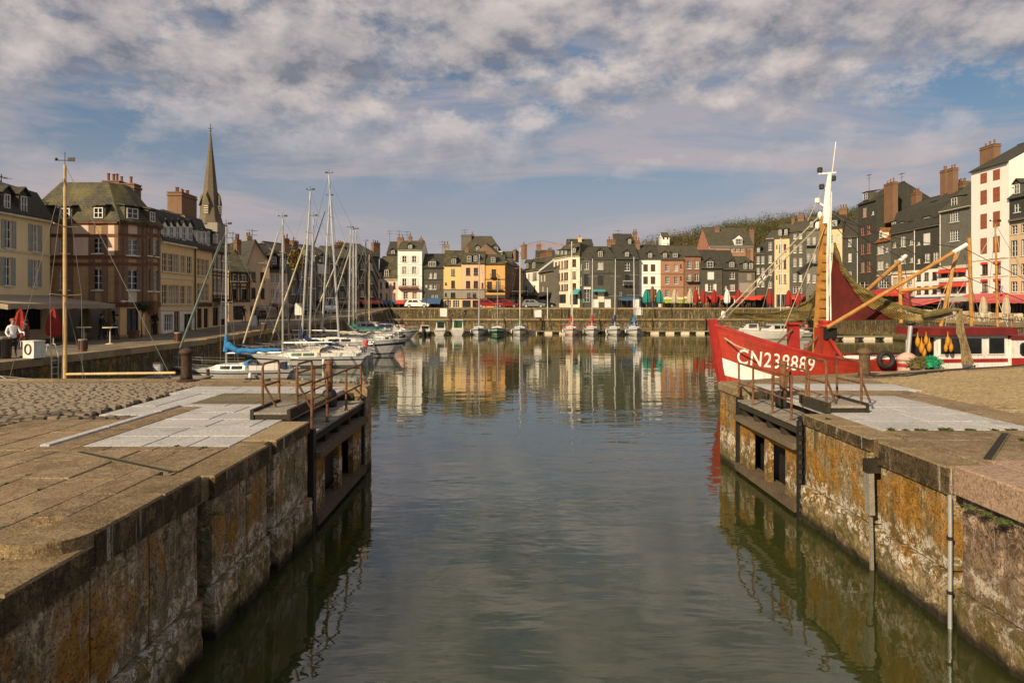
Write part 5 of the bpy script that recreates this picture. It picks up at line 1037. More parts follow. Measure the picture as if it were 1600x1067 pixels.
def hull_part(root, L, B, fb, fm, fs, mats, ts, ms, full=.72, rake=.12, name='hull', deckm=None, ns=18):
    p, sh, bm = hull_fn(L, B, fb, fm, fs, full, rake); mb = MB()
    for q in (-1, 1):
        for k in range(len(ts) - 1): mb.grid(lambda u, v, k=k, q=q: p(u, ts[k] + v * (ts[k + 1] - ts[k]), q), ns, 1, ms[k])
    for k in range(len(ts) - 1): mb.add([p(0, ts[k], -1), p(0, ts[k], 1), p(0, ts[k + 1], 1), p(0, ts[k + 1], -1)], [(0, 1, 2, 3)], ms[k])
    o = mb.build(name, mats, root, smooth=False)
    dk = MB(); dk.grid(lambda u, v: p(u, 1, -1).lerp(p(u, 1, 1), v) + Vector((0, 0, .05 * math.sin(math.pi * v) - .015)), ns, 4); dk.build('deck', deckm or DECK, root)
    tr = MB()
    for q in (-1, 1): tr.tube([p(u / ns, 1, q) + Vector((0, 0, .015)) for u in range(ns + 1)], .025, 5)
    tr.build('toe_rail', ALU, root); return p, sh, bm
def sailboat(label, X, Y, rz, L, B, mast, mh, hull=None, stripe=NAVY, cover=None, jib=None, rake=.03, roll=0.0, group=None, spar=None, glassm=None, boomdrop=0.0, cover_len=.36, cabin=True, z=0.0, fine=True, name='sailboat', nst=5, fb=None, blen=None):
    hull = hull or HULLW; spar = spar or ALU; t = thing(name, label, 'sailboat', (X, Y, z), rz, group); t.rotation_euler = (roll, 0, rz)
    fb = fb or .094 * L; fm, fs = fb * .80, fb * .84
    p, sh, bm = hull_part(t, L, B, fb, fm, fs, [ANTIF, hull, stripe], [-.3, .0, .10, .18, .66, .80, 1.0], [0, 1, 2, 1, 2, 1])
    zd = fm
    if cabin:
        mb = MB(); S = [(.34, .60, 0), (.36, .60, .38), (.60, .50, .34), (.70, .34, .05)]; c = []
        for s, wf, h in S:
            b = bm(s) * wf * 1.6; b = min(b, bm(s) * .8); x = -L / 2 + s * L; c += [(x, -b, zd - .05), (x, -b * .82, zd + h), (x, b * .82, zd + h), (x, b, zd - .05)]
        fs_ = []
        for i in range(3):
            o = i * 4; fs_ += [(o, o + 1, o + 5, o + 4), (o + 1, o + 2, o + 6, o + 5), (o + 2, o + 3, o + 7, o + 6)]
        fs_ += [(0, 3, 2, 1), (12, 13, 14, 15)]; mb.add(c, fs_); cb = mb.build('cabin', HULLC if hull is HULLC else HULLW, t)
        for q in (-1, 1):
            for a, e in ((.385, .47), (.485, .56)):
                def P(s, f): b = min(bm(s) * (.60 if s < .5 else .52) * 1.6, bm(s) * .8); return Vector((-L / 2 + s * L, q * b * (1 - .18 * f) * 1.012 + q * .006, zd - .05 + .42 * f))
                MB().add([P(a, .35), P(e, .35), P(e, .8), P(a, .8)], [(0, 1, 2, 3)]) if False else None
                mb = MB(); mb.add([P(a, .36), P(e, .36), P(e, .80), P(a, .80)], [(0, 1, 2, 3)]); mb.build('cabin_window', glassm or GLASS, t, recalc=False)
        mb = MB(); x0, x1 = -L / 2 + .07 * L, -L / 2 + .335 * L
        for q in (-1, 1): mb.beam((x0, q * bm(.1) * .62, zd + .14), (x1, q * bm(.33) * .66, zd + .16), .07, .3)
        mb.beam((x0, -bm(.1) * .62, zd + .12), (x0, bm(.1) * .62, zd + .12), .07, .26); mb.build('cockpit_coaming', HULLW, t)
        mb = MB(); mb.box(x0 + .1, x1 - .02, -bm(.2) * .5, bm(.2) * .5, zd + .03, zd + .06); mb.build('cockpit_sole', TEAK, t)
        mb = MB(); mb.box(-L / 2 + .345 * L, -L / 2 + .44 * L, -.36, .36, zd + .37, zd + .43); mb.build('hatch', HULLC, t)
    if cabin and fine and nst == 5 and (cover or jib):
        hb_ = bm(.34) * .72; sp_ = MB(); sp_.grid(lambda u, v: (-L / 2 + (.345 + .06 * u) * L, hb_ * math.cos(math.pi * v) * (1 - .12 * u), zd + .30 + (.34 - .30 * u * u) * math.sin(math.pi * v) ** .6), 5, 10)
        sp_.build('sprayhood', cover or jib, t, recalc=False, smooth=True)
        sp_ = MB(); sp_.lathe([(.16, 0), (.2, .03), (.2, .08), (.14, .12)], 10, 0, (-L / 2 + .80 * L, .05, sh(.8) + .03)); sp_.build('coiled_rope', ROPE, t)
        sp_ = MB(); sp_.tube([(-L / 2 + .04 * L, -bm(.05) * .8, zd + .65), (-L / 2 + .04 * L - .05, -bm(.05) * .8, zd + 1.15)], .2, 10) if int(Y) % 2 else sp_.box(-L / 2 + .05 * L, -L / 2 + .05 * L + .3, .3, .75, zd + .1, zd + .5)
        sp_.build('deck_gear', AW_PINK if int(Y) % 2 else NAVY, t)
    sm = mast; mx = -L / 2 + sm * L; top = Vector((mx - rake * mh, 0, mh)); bot = Vector((mx, 0, zd + (.3 if cabin else 0)))
    mr = .0060 * mh + .008; M = MB().tube([bot, bot.lerp(top, .6), top], [mr, mr, mr * .72], 8).build('mast', spar, t)
    at_ = lambda f: bot.lerp(top, f)
    for f, w in ((.45, .09), (.74, .07)) if mh > 9 else ((.5, .09),):
        mb = MB(); c = at_(f); mb.tube([c + Vector((-.05, -w * mh, .05)), c, c + Vector((-.05, w * mh, .05))], .022, 5); mb.build('spreader', spar, M)
    mb = MB(); mb.tube([top, top + Vector((0, 0, .45))], .012, 4); mb.tube([top + Vector((-.35, 0, .16)), top + Vector((.35, 0, .16))], .014, 4); mb.box(-.35 + top.x, -.1 + top.x, -.01, .01, top.z + .12, top.z + .26); mb.lathe([(.03, 0), (.06, .04), (.03, .09)], 6, 0, top + Vector((.3, 0, .16))); mb.build('wind_vane', DARKP, M)
    bl = (blen or .38) * L; ba = Vector((mx - .05, 0, zd + 1.0)); bb = ba + Vector((-bl, 0, .05 - boomdrop)); bo = MB().tube([ba, bb], .045, 7).build('boom', spar, t)
    if cover:
        pts = []; rs = []; k = 14
        for i in range(k + 1):
            f = i / k; q = ba.lerp(ba + (bb - ba) * (cover_len / .38 if cover_len < .38 else 1.0), f) + Vector((0, .02 * math.sin(i * 2.1), .13 + .025 * math.sin(i * 1.7) + (.42 * (1 - f * 6) if f < 1 / 6 else 0))); pts.append(q); rs.append((.20 * (1 - f * .55)) * (1 + .08 * math.sin(i * 2.9)))
        MB().tube(pts, rs, 9).build('sail_cover', cover, bo, smooth=True)
        if cover_len >= .3: MB().tube([ba + Vector((.06, 0, .1)), ba + Vector((.03, 0, 1.15))], [.19, .10], 8).build('cover_collar', cover, bo)
    bow = p(1, 1, 1) + Vector((-.08, 0, .05)); stern = p(0, 1, 0) * 1.0; stern.y = 0
    if jib: MB().tube([bow + (top - bow) * .03, bow + (top - bow) * .35, bow + (top - bow) * .90], [.05, .085, .035], 7).build('furled_jib', jib, t)
    mb = MB(); wr = .009 + Y * .00008; mb.tube([bow, at_(.97)], wr, 3); mb.tube([stern + Vector((.1, 0, .05)), top], wr, 3)
    for q in (-1, 1):
        ch = Vector((mx - .1, q * bm(sm) * .93, zd)); sp = at_(.45 if mh > 9 else .5) + Vector((-.05, q * (.09 * mh), .05)); mb.tube([ch, sp, at_(.97)], wr, 3); mb.tube([ch + Vector((-.3, 0, 0)), at_(.45 if mh > 9 else .5)], wr, 3)
    mb.build('rigging', WIRE, t)
    if fine:
        mb = MB(); hb = .62
        a, b_, c = p(.80, 1, 1) + Vector((0, -.03, 0)), p(1, 1, 0) + Vector((.05, 0, 0)), p(.80, 1, -1) + Vector((0, .03, 0)); b_.y = 0; up = Vector((0, 0, hb))
        mb.tube([a, a + up, p(.92, 1, 1) + up, b_ + up + Vector((.08, 0, .05)), p(.92, 1, -1) + up, c + up, c], .016, 5); mb.tube([p(.92, 1, 1), p(.92, 1, 1) + up], .014, 5); mb.tube([p(.92, 1, -1), p(.92, 1, -1) + up], .014, 5); mb.build('pulpit', ALU, t)
        mb = MB(); a, c = p(.12, 1, 1), p(.12, 1, -1); d, e = p(.01, 1, 1), p(.01, 1, -1); mb.tube([a, a + up, d + up, e + up, c + up, c], .016, 5); mb.tube([d, d + up], .014, 5); mb.tube([e, e + up], .014, 5); mb.build('pushpit', ALU, t)
        mb = MB()
        for q in (-1, 1):
            pts = [p(.12 + .68 * i / nst, 1, q) * 1.0 for i in range(nst + 1)]; pts = [Vector((v.x, v.y * .97, v.z)) for v in pts]
            for v in pts[1:-1]: mb.tube([v, v + up], .013, 4)
            for f in (.5, 1): mb.tube([v + up * f for v in pts], .008, 3)
        mb.build('lifelines', WIRE, t)
        for i, (s, q) in enumerate(((.3, -1), (.55, -1), (.3, 1))):
            v = p(s, 1, q); MB().lathe([(.03, -.65), (.1, -.6), (.11, -.3), (.1, -.06), (.03, 0)], 8, 0, (v.x, v.y + q * .1, v.z - .08)).build('fender', HULLW if i else NAVY, t, smooth=True)
    v = p(0, .3, 0); MB().box(v.x - .35, v.x - .02, -.03, .03, -.5, fs * .8).build('rudder', hull, t); MB().tube([(v.x - .2, 0, fs * .8), (v.x + .8, .1, fs + .3)], .03, 5).build('tiller', TEAK, t)
    return t
PI = math.pi; GL = 'yachts moored along the left quay'; GF = 'sailing boats moored below the far quay'
def LX(px, Y): return (px - CX) / F * Y
GREENW = paint('dark_green_glazing', (.03, .09, .03), .15, .3)
sailboat('white yacht with a bright blue sail cover nearest to the bollard', LX(365, 42), 42, PI, 7.6, 2.5, .56, 9.35, HULLW, NAVY, CVB, CVK, .0, 0, GL, cover_len=.44, blen=.44)
sailboat('long white yacht with a dark green cabin stripe and furled beige jib', LX(474, 51.0), 51.0, PI, 9.6, 2.9, .66, 11.0, HULLW, NAVY, None, CVC, .0, 0, GL, glassm=GREENW)
sailboat('white yacht with a drooping navy sail cover and right leaning mast', LX(489, 54.6), 54.6, PI, 9.4, 2.9, .60, 13.6, HULLW, NAVY, CVN, None, .055, 0, GL, boomdrop=.7)
sailboat('white yacht with the shorter straight mast between two leaning taller ones', LX(500, 58.2), 58.2, PI, 9.0, 2.8, .60, 12.0, HULLW, NAVY, None, CVC, .03, 0, GL)
sailboat('big white yacht with the tallest mast and a dark band along its hull', LX(541, 61.6), 61.6, 0, 11.0, 3.5, .44, 16.3, HULLW, NAVY, None, None, .055, 0, GL, fb=1.55)
sailboat('white yacht with a tall right leaning mast and bare boom behind the tallest one', LX(518, 66), 66, PI, 9.8, 3.0, .60, 15.0, HULLC, NAVY, CVC, CVN, .055, 0, GL)
sailboat('white yacht with a grey cover moored seventh along the left quay', LX(545, 72), 72, PI, 9.5, 3.0, .50, 12.6, HULLW, BOATGRN, CVK, CVC, .015, 0, GL)
sailboat('white yacht with a green cover moored behind the grey covered one', LX(556, 78), 78, PI, 9.5, 3.0, .53, 13.1, HULLW, NAVY, CVG, None, .0, 0, GL)
sailboat('cream yacht with a straight pale mast moored beyond the green covered one', LX(565, 84), 84, PI, 9.5, 3.0, .57, 13.8, HULLC, NAVY, CVN, CVC, .0, 0, GL)
sailboat('dark wooden sailing boat with a black mast beyond the yachts', LX(576, 90), 90, PI, 9.5, 3.0, .54, 12.9, paint('black_hull', (.02, .02, .02), .2, .5), HULLW, CVN, None, .0, 0, GL, spar=WOODD)
sailboat('old sailing boat with two pale wooden masts near the far corner', LX(583, 95), 95, PI, 9.0, 3.0, .56, 11.6, HULLC, BOATRED, CVC, None, .0, 0, GL, spar=paint('pale_spar', (.52, .42, .26), .15, .5))
sailboat('yellow masted wooden boat lying low behind the edge of the left quay', LX(147, 24.0), 24.0, PI, 6.4, 2.1, .66, 9.42, paint('varnished_hull', (.20, .10, .04), .2, .5), HULLW, None, None, .0, 0, None, spar=WOODM, cabin=False, fb=1.34, blen=.60)
for px, top, cov, hl, st, lab in ((748.5, 398, None, HULLW, NAVY, 'white sailboat bow on below the orange house'), (777, 432, None, BOATGRN, HULLW, 'small dark green sailboat bow on below the side street corner'), (812, 388, CVG, HULLW, NAVY, 'white sailboat with a green cover bow on below the side street'),
                                  (892, 378, CVR, HULLW, BOATRED, 'white sailboat with a bright red cover and red trim'), (924, 405, CVR, HULLW, ANTIF, 'white sailboat with a dark red cover rolled on its mast'), (959.5, 405, CVN, HULLW, ANTIF, 'white sailboat with a navy cover and brown bow stripes'), (990, 402, CVB, HULLW, NAVY, 'white sailboat with a blue tarpaulin over its cockpit')):
    sailboat(lab, LX(px, 106.3), 106.3, -PI / 2, 6.6, 2.5, .60, EYE + (HY - top) / F * 106.3, hl, st, cov, CVC if px in (812, 892) else None, .0, R.uniform(-.01, .01), GF, fine=True, fb=1.15)
def motorboat(label, X, Y, rz, L, B, fb, cab, group=None, hull=None, stripe=None, canopy=None, name='motorboat', cabw=.74, tall=1.25, outboard=False):
    hull = hull or HULLW; t = thing(name, label, 'motorboat', (X, Y, 0), rz, group)
    p, sh, bm = hull_part(t, L, B, fb, fb * .85, fb * .82, [ANTIF, hull, stripe or NAVY], [-.3, 0, .12, .2, .8, .88, 1], [0, 1, 1, 1, 2, 1], full=.88, rake=.14)
    a, e = cab; zd = fb * .84; mb = MB(); c = []
    for s, h, k in ((a, 0, 1), (a + .02, tall, .9), (e - .10, tall, .84), (e, .35, .84), (e + .02, 0, .84)):
        b = min(bm(s), bm(.4)) * cabw * k; x = -L / 2 + s * L; c += [(x, -b, zd + h - .03), (x, b, zd + h - .03)]
    mb.add(c, [(2, 3, 5, 4), (4, 5, 7, 6), (6, 7, 9, 8), (0, 1, 3, 2), (0, 2, 4, 6, 8), (9, 7, 5, 3, 1)]); mb.build('cabin', HULLW, t)
    xa, xe = -L / 2 + (a + .03) * L, -L / 2 + (e - .11) * L; n = max(1, int((xe - xa) / .9)); b = bm(.4) * cabw
    for q in (-1, 1):
        for i in range(n):
            u, w = xa + (xe - xa) * (i + .08) / n, xa + (xe - xa) * (i + .92) / n; MB().box(u, w, q * b * .9 - .025 if q < 0 else q * b * .9 + .0, q * b * .9 + (.0 if q < 0 else .025), zd + tall * .42, zd + tall * .86).build('cabin_window', GLASS, t)
    bb = min(bm(e - .1), bm(.4)) * cabw * .84; x1, x2 = -L / 2 + (e - .10) * L, -L / 2 + e * L
    for i in range(2):
        y0, y1 = -bb * .92 + i * bb * .96, -bb * .92 + i * bb * .96 + bb * .88
        f = lambda h: x1 + (x2 - x1) * (tall - h) / (tall - .35) + .015
        mb = MB(); mb.add([(f(tall * .9), y0, zd + tall * .9), (f(tall * .9), y1, zd + tall * .9), (f(.45), y1, zd + .45), (f(.45), y0, zd + .45)], [(0, 1, 2, 3)]); mb.build('windscreen', GLASS, t, recalc=False)
    xb = -L / 2 + a * L
    MB().box(xb - .03, xb - .004, -b * .7, b * .7, zd + .3, zd + tall * .9).build('aft_window', GREENW if 'green' in label else GLASS, t)
    MB().box(xb - .25, x1 + .1, -b * .95, b * .95, zd + tall - .03, zd + tall + .05).build('cabin_roof', canopy or HULLW, t)
    mb = MB(); up = Vector((0, 0, .55)); mb.tube([p(.7, 1, 1), p(.7, 1, 1) + up, p(.9, 1, 1) + up, p(1, 1, 0) + up, p(.9, 1, -1) + up, p(.7, 1, -1) + up, p(.7, 1, -1)], .018, 5); mb.build('bow_rail', ALU, t)
    mb = MB(); mb.box(-L / 2 + .02, -L / 2 + .3, -b * .9, b * .9, zd, zd + .3); mb.build('stern_bench', HULLW, t)
    MB().tube([(0, 0, zd + tall), (0, 0, zd + tall + .9)], .02, 5).build('aerial', DARKP, t)
    if outboard: MB().lathe([(.1, -.4), (.12, .1), (.2, .2), (.22, .55), (.12, .68)], 8, 0, (-L / 2 - .18, 0, fb * .5)).build('outboard_motor', DARKP, t)
    return t
GM = 'motorboats below the far quay'
motorboat('dark open motorboat with an outboard at the left end of the far pontoon', LX(665, 106), 106, PI / 2, 5, 2.0, .75, (.35, .6), GM, DARKP, HULLW, tall=.8, outboard=True)
motorboat('small white fishing boat with three cabin windows at the far pontoon', LX(689.5, 106), 106, PI / 2, 5.6, 2.0, .95, (.3, .62), GM, HULLW, NAVY, CVG, tall=1.25)
motorboat('boxy white cabin cruiser with a large green stern window', LX(716.5, 106), 106, PI / 2, 6.2, 2.35, 1.0, (.25, .68), GM, HULLW, HULLC, tall=1.45)
motorboat('white motor cruiser with a pale canopy behind the yachts', LX(584, 87), 87, 0, 8, 2.9, 1.25, (.25, .65), None, HULLW, NAVY, CVC, tall=1.3)
motorboat('white motor cruiser with a dark blue roof at the end of the yacht row', LX(610, 92), 92, .1, 7.5, 2.8, 1.2, (.25, .65), None, HULLW, NAVY, CVN, tall=1.2)
motorboat('small motorboat with an outboard behind the big yacht bow', LX(630, 100), 100, -.4, 5.5, 2.2, .9, (.3, .6), None, HULLW, NAVY, None, tall=.9, outboard=True)
motorboat('white motor cruiser lying between the trawler bow and the right quay', LX(1205, 92), 92, PI + .12, 8.2, 2.8, 1.25, (.25, .62), None, HULLW, HULLC, None, tall=.9)
motorboat('second white motorboat with a black cockpit cover beyond the trawler', LX(1165, 97), 97, PI, 6.5, 2.5, 1.1, (.25, .6), None, HULLW, NAVY, DARKP, tall=1.1)
sailboat('slim white sailboat whose mast stands right of the trawler forestays', LX(1224, 99), 99, PI, 8, 2.6, .55, EYE + (HY - 372) / F * 99, HULLW, NAVY, CVG, None, 0, 0)
# pontoons
def pontoon(label, x0, x1, y, w=1.6, step=2.4):
    t = thing('pontoon', label, 'pontoon', ((x0 + x1) / 2, y, 0)); L = x1 - x0
    n = int(L / step)
    for i in range(n):
        x = -L / 2 + L * (i + .5) / n; MB().box(x - L / n * .27, x + L / n * .27, -w / 2 + .05, w / 2 - .05, -.3, .36).build('float', CREAMP, t); MB().box(x - L / n / 2 + .01, x + L / n / 2 - .01, -w / 2, w / 2, .37, .46).build('deck_panel', OLDW, t)
    MB().box(-L / 2, L / 2, -w / 2 + .1, w / 2 - .1, .27, .368).build('deck_frame', DARKW, t)
    for x in (-L * .4, -L * .1, L * .2, L * .45): MB().tube([(x, w / 2 + .1, -1), (x, w / 2 + .1, 2.6)], .1, 8).build('pile', TIMBER, t)
pontoon('floating pontoon with pale floats below the far quay', LX(655, 109.6), LX(1128, 109.6), 109.6)
t = pontoon('floating pontoon with black and white floats behind the trawler', LX(1262, 93), LX(1412, 89), 90.5)
# ---------------------------------------------------------------- the red trawler
TR = Vector((LX(1112, 31.0), 31.0, 0)); TRZ = .13
TRM = Matrix.Translation(TR) @ Matrix.Rotation(TRZ, 4, 'Z'); TRI = TRM.inverted()
TL, TB = 10.6, 3.7; RED2 = paint('trawler_red', (.37, .036, .018), .22, .5, .9, dirt=(.13, .03, .016)); DKRED = paint('dark_trawler_red', (.36, .03, .022), .2, .5, 1.2); TWHITE = paint('trawler_white', (.78, .74, .68), .08, .5, 1.5, dirt=(.45, .36, .28))
ORNG = paint('orange_spar_paint', (.44, .22, .052), .22, .5, 3, dirt=(.30, .12, .03)); NETM = paint('olive_net_twine', (.13, .105, .035), .3, .9, 6); 
def zsh(s): return 2.02 + 1.62 * max(0, 1 - s / .62) ** 1.75 + (.25 * (s - .7) if s > .7 else 0)
def tbm(s): return TB / 2 * (math.sin(math.pi / 2 * min(1, s / .46)) ** .72 if s < .46 else 1 - .22 * ((s - .46) / .54) ** 2)
def thull(s, t, q, inn=0.0):
    z = zsh(s) * t; x = s * TL + .72 * (1 - max(-.3, t)) * (1 - s) ** 3
    return Vector((x, q * max(0.0, tbm(s) * (.70 + .30 * max(0, t) ** .8 + (t * .5 if t < 0 else 0)) - inn), z))
t = thing('fishing_trawler', 'red and white wooden fishing trawler numbered CN238889 moored at the right quay', 'fishing boat', TR, TRZ)
mb = MB(); NS = 30
band = lambda s: [-.25, 0.0, max(.20, .375 - .28 * s), max(.30, .60 - .50 * s), .94, 1.0]
for q in (-1, 1):
    for k, mi in enumerate((0, 0, 1, 2, 3)):
        mb.grid(lambda u, v, k=k, q=q: thull(u, band(u)[k] + v * (band(u)[k + 1] - band(u)[k]), q), NS, 3, mi)
for k, mi in enumerate((0, 0, 1, 2, 3)): a, b = band(1)[k], band(1)[k + 1]; mb.add([thull(1, a, -1), thull(1, a, 1), thull(1, b, 1), thull(1, b, -1)], [(0, 1, 2, 3)], mi)
mb.build('hull', [RED2, TWHITE, RED2, DKRED], t)
for f in (.70, .80, .90):
    mb = MB()
    for q in (-1, 1): mb.tube([thull(u / NS, f, q, -.004) for u in range(NS + 1)], .008, 4)
    mb.build('plank_seam', DKRED, t)
mb = MB()
for q in (-1, 1):
    mb.grid(lambda u, v, q=q: thull(.07 + u * .93, 1 - .30 * v, q, .13), NS, 1)
mb.build('bulwark_lining', TWHITE, t)
MB().grid(lambda u, v: thull(.07 + u * .93, .70, -1, .14).lerp(thull(.07 + u * .93, .70, 1, .14), v), NS, 2).build('deck', TEAK, t)
mb = MB()
for q in (-1, 1): mb.tube([thull(u / NS, 1, q, .05) + Vector((0, 0, .02)) for u in range(NS + 1)], .075, 6)
mb.build('gunwale', DKRED, t)
mb = MB(); mb.beam((.02, 0, zsh(0) + .22), (.30, 0, zsh(0) * .5), .30, .34, up=(0, 1, 0)); mb.beam((.30, 0, zsh(0) * .5), (.80, 0, -.4), .26, .34, up=(0, 1, 0)); mb.build('stem_post', DKRED, t)
# registration number wrapped on the planking
cu = bpy.data.curves.new('registration_number', 'FONT'); cu.body = 'CN238889'; cu.size = 1.0; cu.extrude = 0.0; cu.offset = .008; cu.space_character = 1.12; cu.resolution_u = 6
tmp = bpy.data.objects.new('registration_number', cu); COL.objects.link(tmp); bpy.context.view_layer.update()
me = bpy.data.meshes.new_from_object(tmp.evaluated_get(bpy.context.evaluated_depsgraph_get())); COL.objects.unlink(tmp); bpy.data.objects.remove(tmp)
bm = bmesh.new(); bm.from_mesh(me); bmesh.ops.triangulate(bm, faces=bm.faces)
bmesh.ops.subdivide_edges(bm, edges=[e for e in bm.edges if e.calc_length() > .12], cuts=2, use_grid_fill=False); bmesh.ops.triangulate(bm, faces=bm.faces)
xs = [v.co.x for v in bm.verts]; W0, W1 = min(xs), max(xs)
def on_hull(x, z):
    s = x / TL
    for _ in range(12):
        tt = z / zsh(s); s = max(.001, (x - .72 * (1 - tt) * (1 - s) ** 3) / TL)
    return thull(s, z / zsh(s), -1, -.022)
p0, p1 = TRI @ at(1157, 478, 30.2), TRI @ at(1279, 478, 29.5)
for v in bm.verts:
    u = (v.co.x - W0) / (W1 - W0); v.co = on_hull(p0.x + (p1.x - p0.x) * u, 1.92 - .42 * u + .08 * u * u + v.co.y * .93)
bm.to_mesh(me); bm.free(); me.materials.clear(); me.materials.append(TWHITE); link('registration_number', me, t)
def tp(px, py, Y=31.6): return TRI @ at(px, py, Y)
# deck posts, mast and derricks
def red_post(p0, p1, w, d, name='gallows_post', mat=None):
    a, b = tp(*p0), tp(*p1); MB().beam(a, b, w, d, up=(0, 1, 0)).build(name, mat or DKRED, t)
red_post((1240, 545, 30.7), (1239, 507, 30.7), .40, .4); MB().box(-.3, .3, -.3, .3, 0, .1).build('post_cap', DKRED, t, tp(1239, 507, 30.7))
red_post((1288, 572, 30.5), (1289, 512, 30.5), .72, .5, mat=RED2); o = MB().lathe([(.38, 0), (.38, .06), (.3, .12), (.34, .2), (.34, .26)], 10).build('winch_head', DKRED, t, tp(1291, 510, 30.5)); MB().box(-.3, .3, -.34, -.26, -.55, -.05).build('guide_plate', BLACKI, o)
red_post((1296, 530, 30.2), (1322, 568, 30.0), .12, .12, 'brace', RED2)
for a, b in (((1238, 515, 30.4), (1205, 545, 30.4)), ((1283, 520, 30.4), (1256, 550, 30.4))): MB().tube([tp(*a), tp(*b)], .05, 6).build('stay_bar', IRON, t)
MY = 31.7
for x0, x1 in ((1273, 1286), (1287, 1296)): MB().beam(tp(x0, 552, MY), tp(x1, 338, MY), .17, .17, up=(0, 1, 0)).build('mast_leg', ORNG, t)
RUNG = paint('worn_orange_rung', (.30, .13, .03), .3, .6, 4)
for i in range(16):
    f = i / 15; a = tp(1273 + 13 * f, 552 - 214 * f, MY); b = tp(1287 + 9 * f, 552 - 214 * f, MY); a, b = a + Vector((0, -.16, 0)), b + Vector((0, -.16, 0)); MB().beam(a, b, .05, .07).build('mast_rung', RUNG, t)
MB().beam(tp(1279, 552, MY - .10), tp(1291, 338, MY - .10), .52, .05, up=(0, 1, 0)).build('mast_plate', ORNG, t)
M = MB().tube([tp(1289, 350, MY - .1), tp(1293, 300, MY), tp(1297, 272, MY)], [.14, .12, .10], 10).build('topmast', TWHITE, t)
mb = MB(); mb.tube([tp(1293, 505, MY - .5), tp(1293, 400, MY - .4), tp(1297, 280, MY - .2)], .055, 6); mb.tube([tp(1298, 505, MY - .5), tp(1297, 400, MY - .4), tp(1299, 300, MY - .2)], .035, 6); mb.build('white_pole', TWHITE, t)
MB().tube([tp(1300, 272, MY), tp(1306, 222, MY)], .022, 5).build('whip_aerial', TWHITE, t)
mb = MB(); mb.beam(tp(1279, 272, MY), tp(1306, 270, MY), .08, .08); mb.beam(tp(1280, 318, MY), tp(1297, 328, MY), .09, .09); mb.beam(tp(1283, 288, MY), tp(1294, 300, MY), .05, .05); mb.build('crosstree', TWHITE, t)
for px, py in ((1281, 270), (1284, 296), (1277, 318), (1302, 283)): MB().lathe([(.08, 0), (.12, .03), (.12, .2), (.09, .24)], 8).build('navigation_lamp', DARKP if py != 318 else TWHITE, t, tp(px, py, MY))
def boom(a, b, r, name='derrick_boom'):
    o = MB().tube([tp(*a), tp(*b)], [r, r * .9], 8).build(name, ORNG, t); d = (tp(*b) - tp(*a)).normalized(); MB().tube([tp(*b) - d * .55, tp(*b) + d * .15], [r * 1.15, r * 1.05], 8).build('boom_end', TWHITE, o); return o
boom((1292, 512, 30.0), (1506, 385, 29.9), .088); boom((1292, 510, 31.8), (1413, 402, 35.5), .105)
for a, b, r in (((1494, 396, 30.7), (1458, 568, 30.2), .08), ((1406, 414, 33.5), (1408, 505, 33.0), .09), ((1408, 454, 32.8), (1484, 448, 31.2), .075)): MB().tube([tp(*a), tp(*b)], r, 8).build('gantry_post', ORNG, t)
for a, b in (((1494, 396, 30.7), (1470, 560, 30.0)), ((1500, 392, 30.6), (1458, 500, 30.4))): MB().tube([tp(*a), tp(*b)], .015, 4).build('halyard', ROPE, t)
mb = MB()
for a, b, r in (((1286, 332, MY), (1122, 500, 31), .032), ((1287, 345, MY), (1126, 504, 31.2), .032), ((1297, 335, MY), (1222, 520, 30.2), .02), ((1284, 300, MY), (1262, 345, MY), .02)): mb.tube([tp(*a), tp(*b)], r, 5)
mb.build('forestay', ROPE, t)
for px, py in ((1281, 337), (1277, 353), (1194, 434), (1187, 441), (1130, 492)): MB().lathe([(.04, -.18), (.1, -.1), (.1, .1), (.04, .18)], 8, 0, tp(px, py, MY if px > 1250 else 31.5)).build('pulley_block', TWHITE, t)
mb = MB(); rg = [((1298, 340, MY), (1504, 388, 30.6)), ((1297, 332, MY), (1412, 404, 35.4)), ((1298, 345, MY), (1420, 470, 31)), ((1506, 388, 30.6), (1700, 470, 33)), ((1505, 392, 30.6), (1540, 520, 29.5)), ((1410, 408, 35), (1345, 470, 33)), ((1412, 408, 35), (1430, 500, 32)), ((1299, 300, MY), (1299, 338, MY)), ((1410, 470, 32), (1640, 505, 30)), ((1300, 330, MY), (1600, 470, 34)), ((1126, 560, 30.6), (1300, 560, 30.1))][:-1]
for a, b in rg: mb.tube([tp(*a), tp(*b).lerp(tp(*a), .5) + Vector((0, 0, -.25)), tp(*b)], .016, 4)
mb.build('rigging', DARKP, t)
MB().tube([tp(1132, 528, 30.4), tp(1150, 540, 29.8), tp(1171, 548, 29.4)], .035, 6).build('bow_rope', ROPE, t)
MB().beam(tp(1268, 365 + 47, 31.4), tp(1248, 427, 31.4), .28, .2).build('hanging_block', DARKP, t)
MB().tube([tp(1240, 497, 31), tp(1270, 420 + 8, 31.3), tp(1286, 430, MY)], .02, 4).build('halyard', DARKP, t)
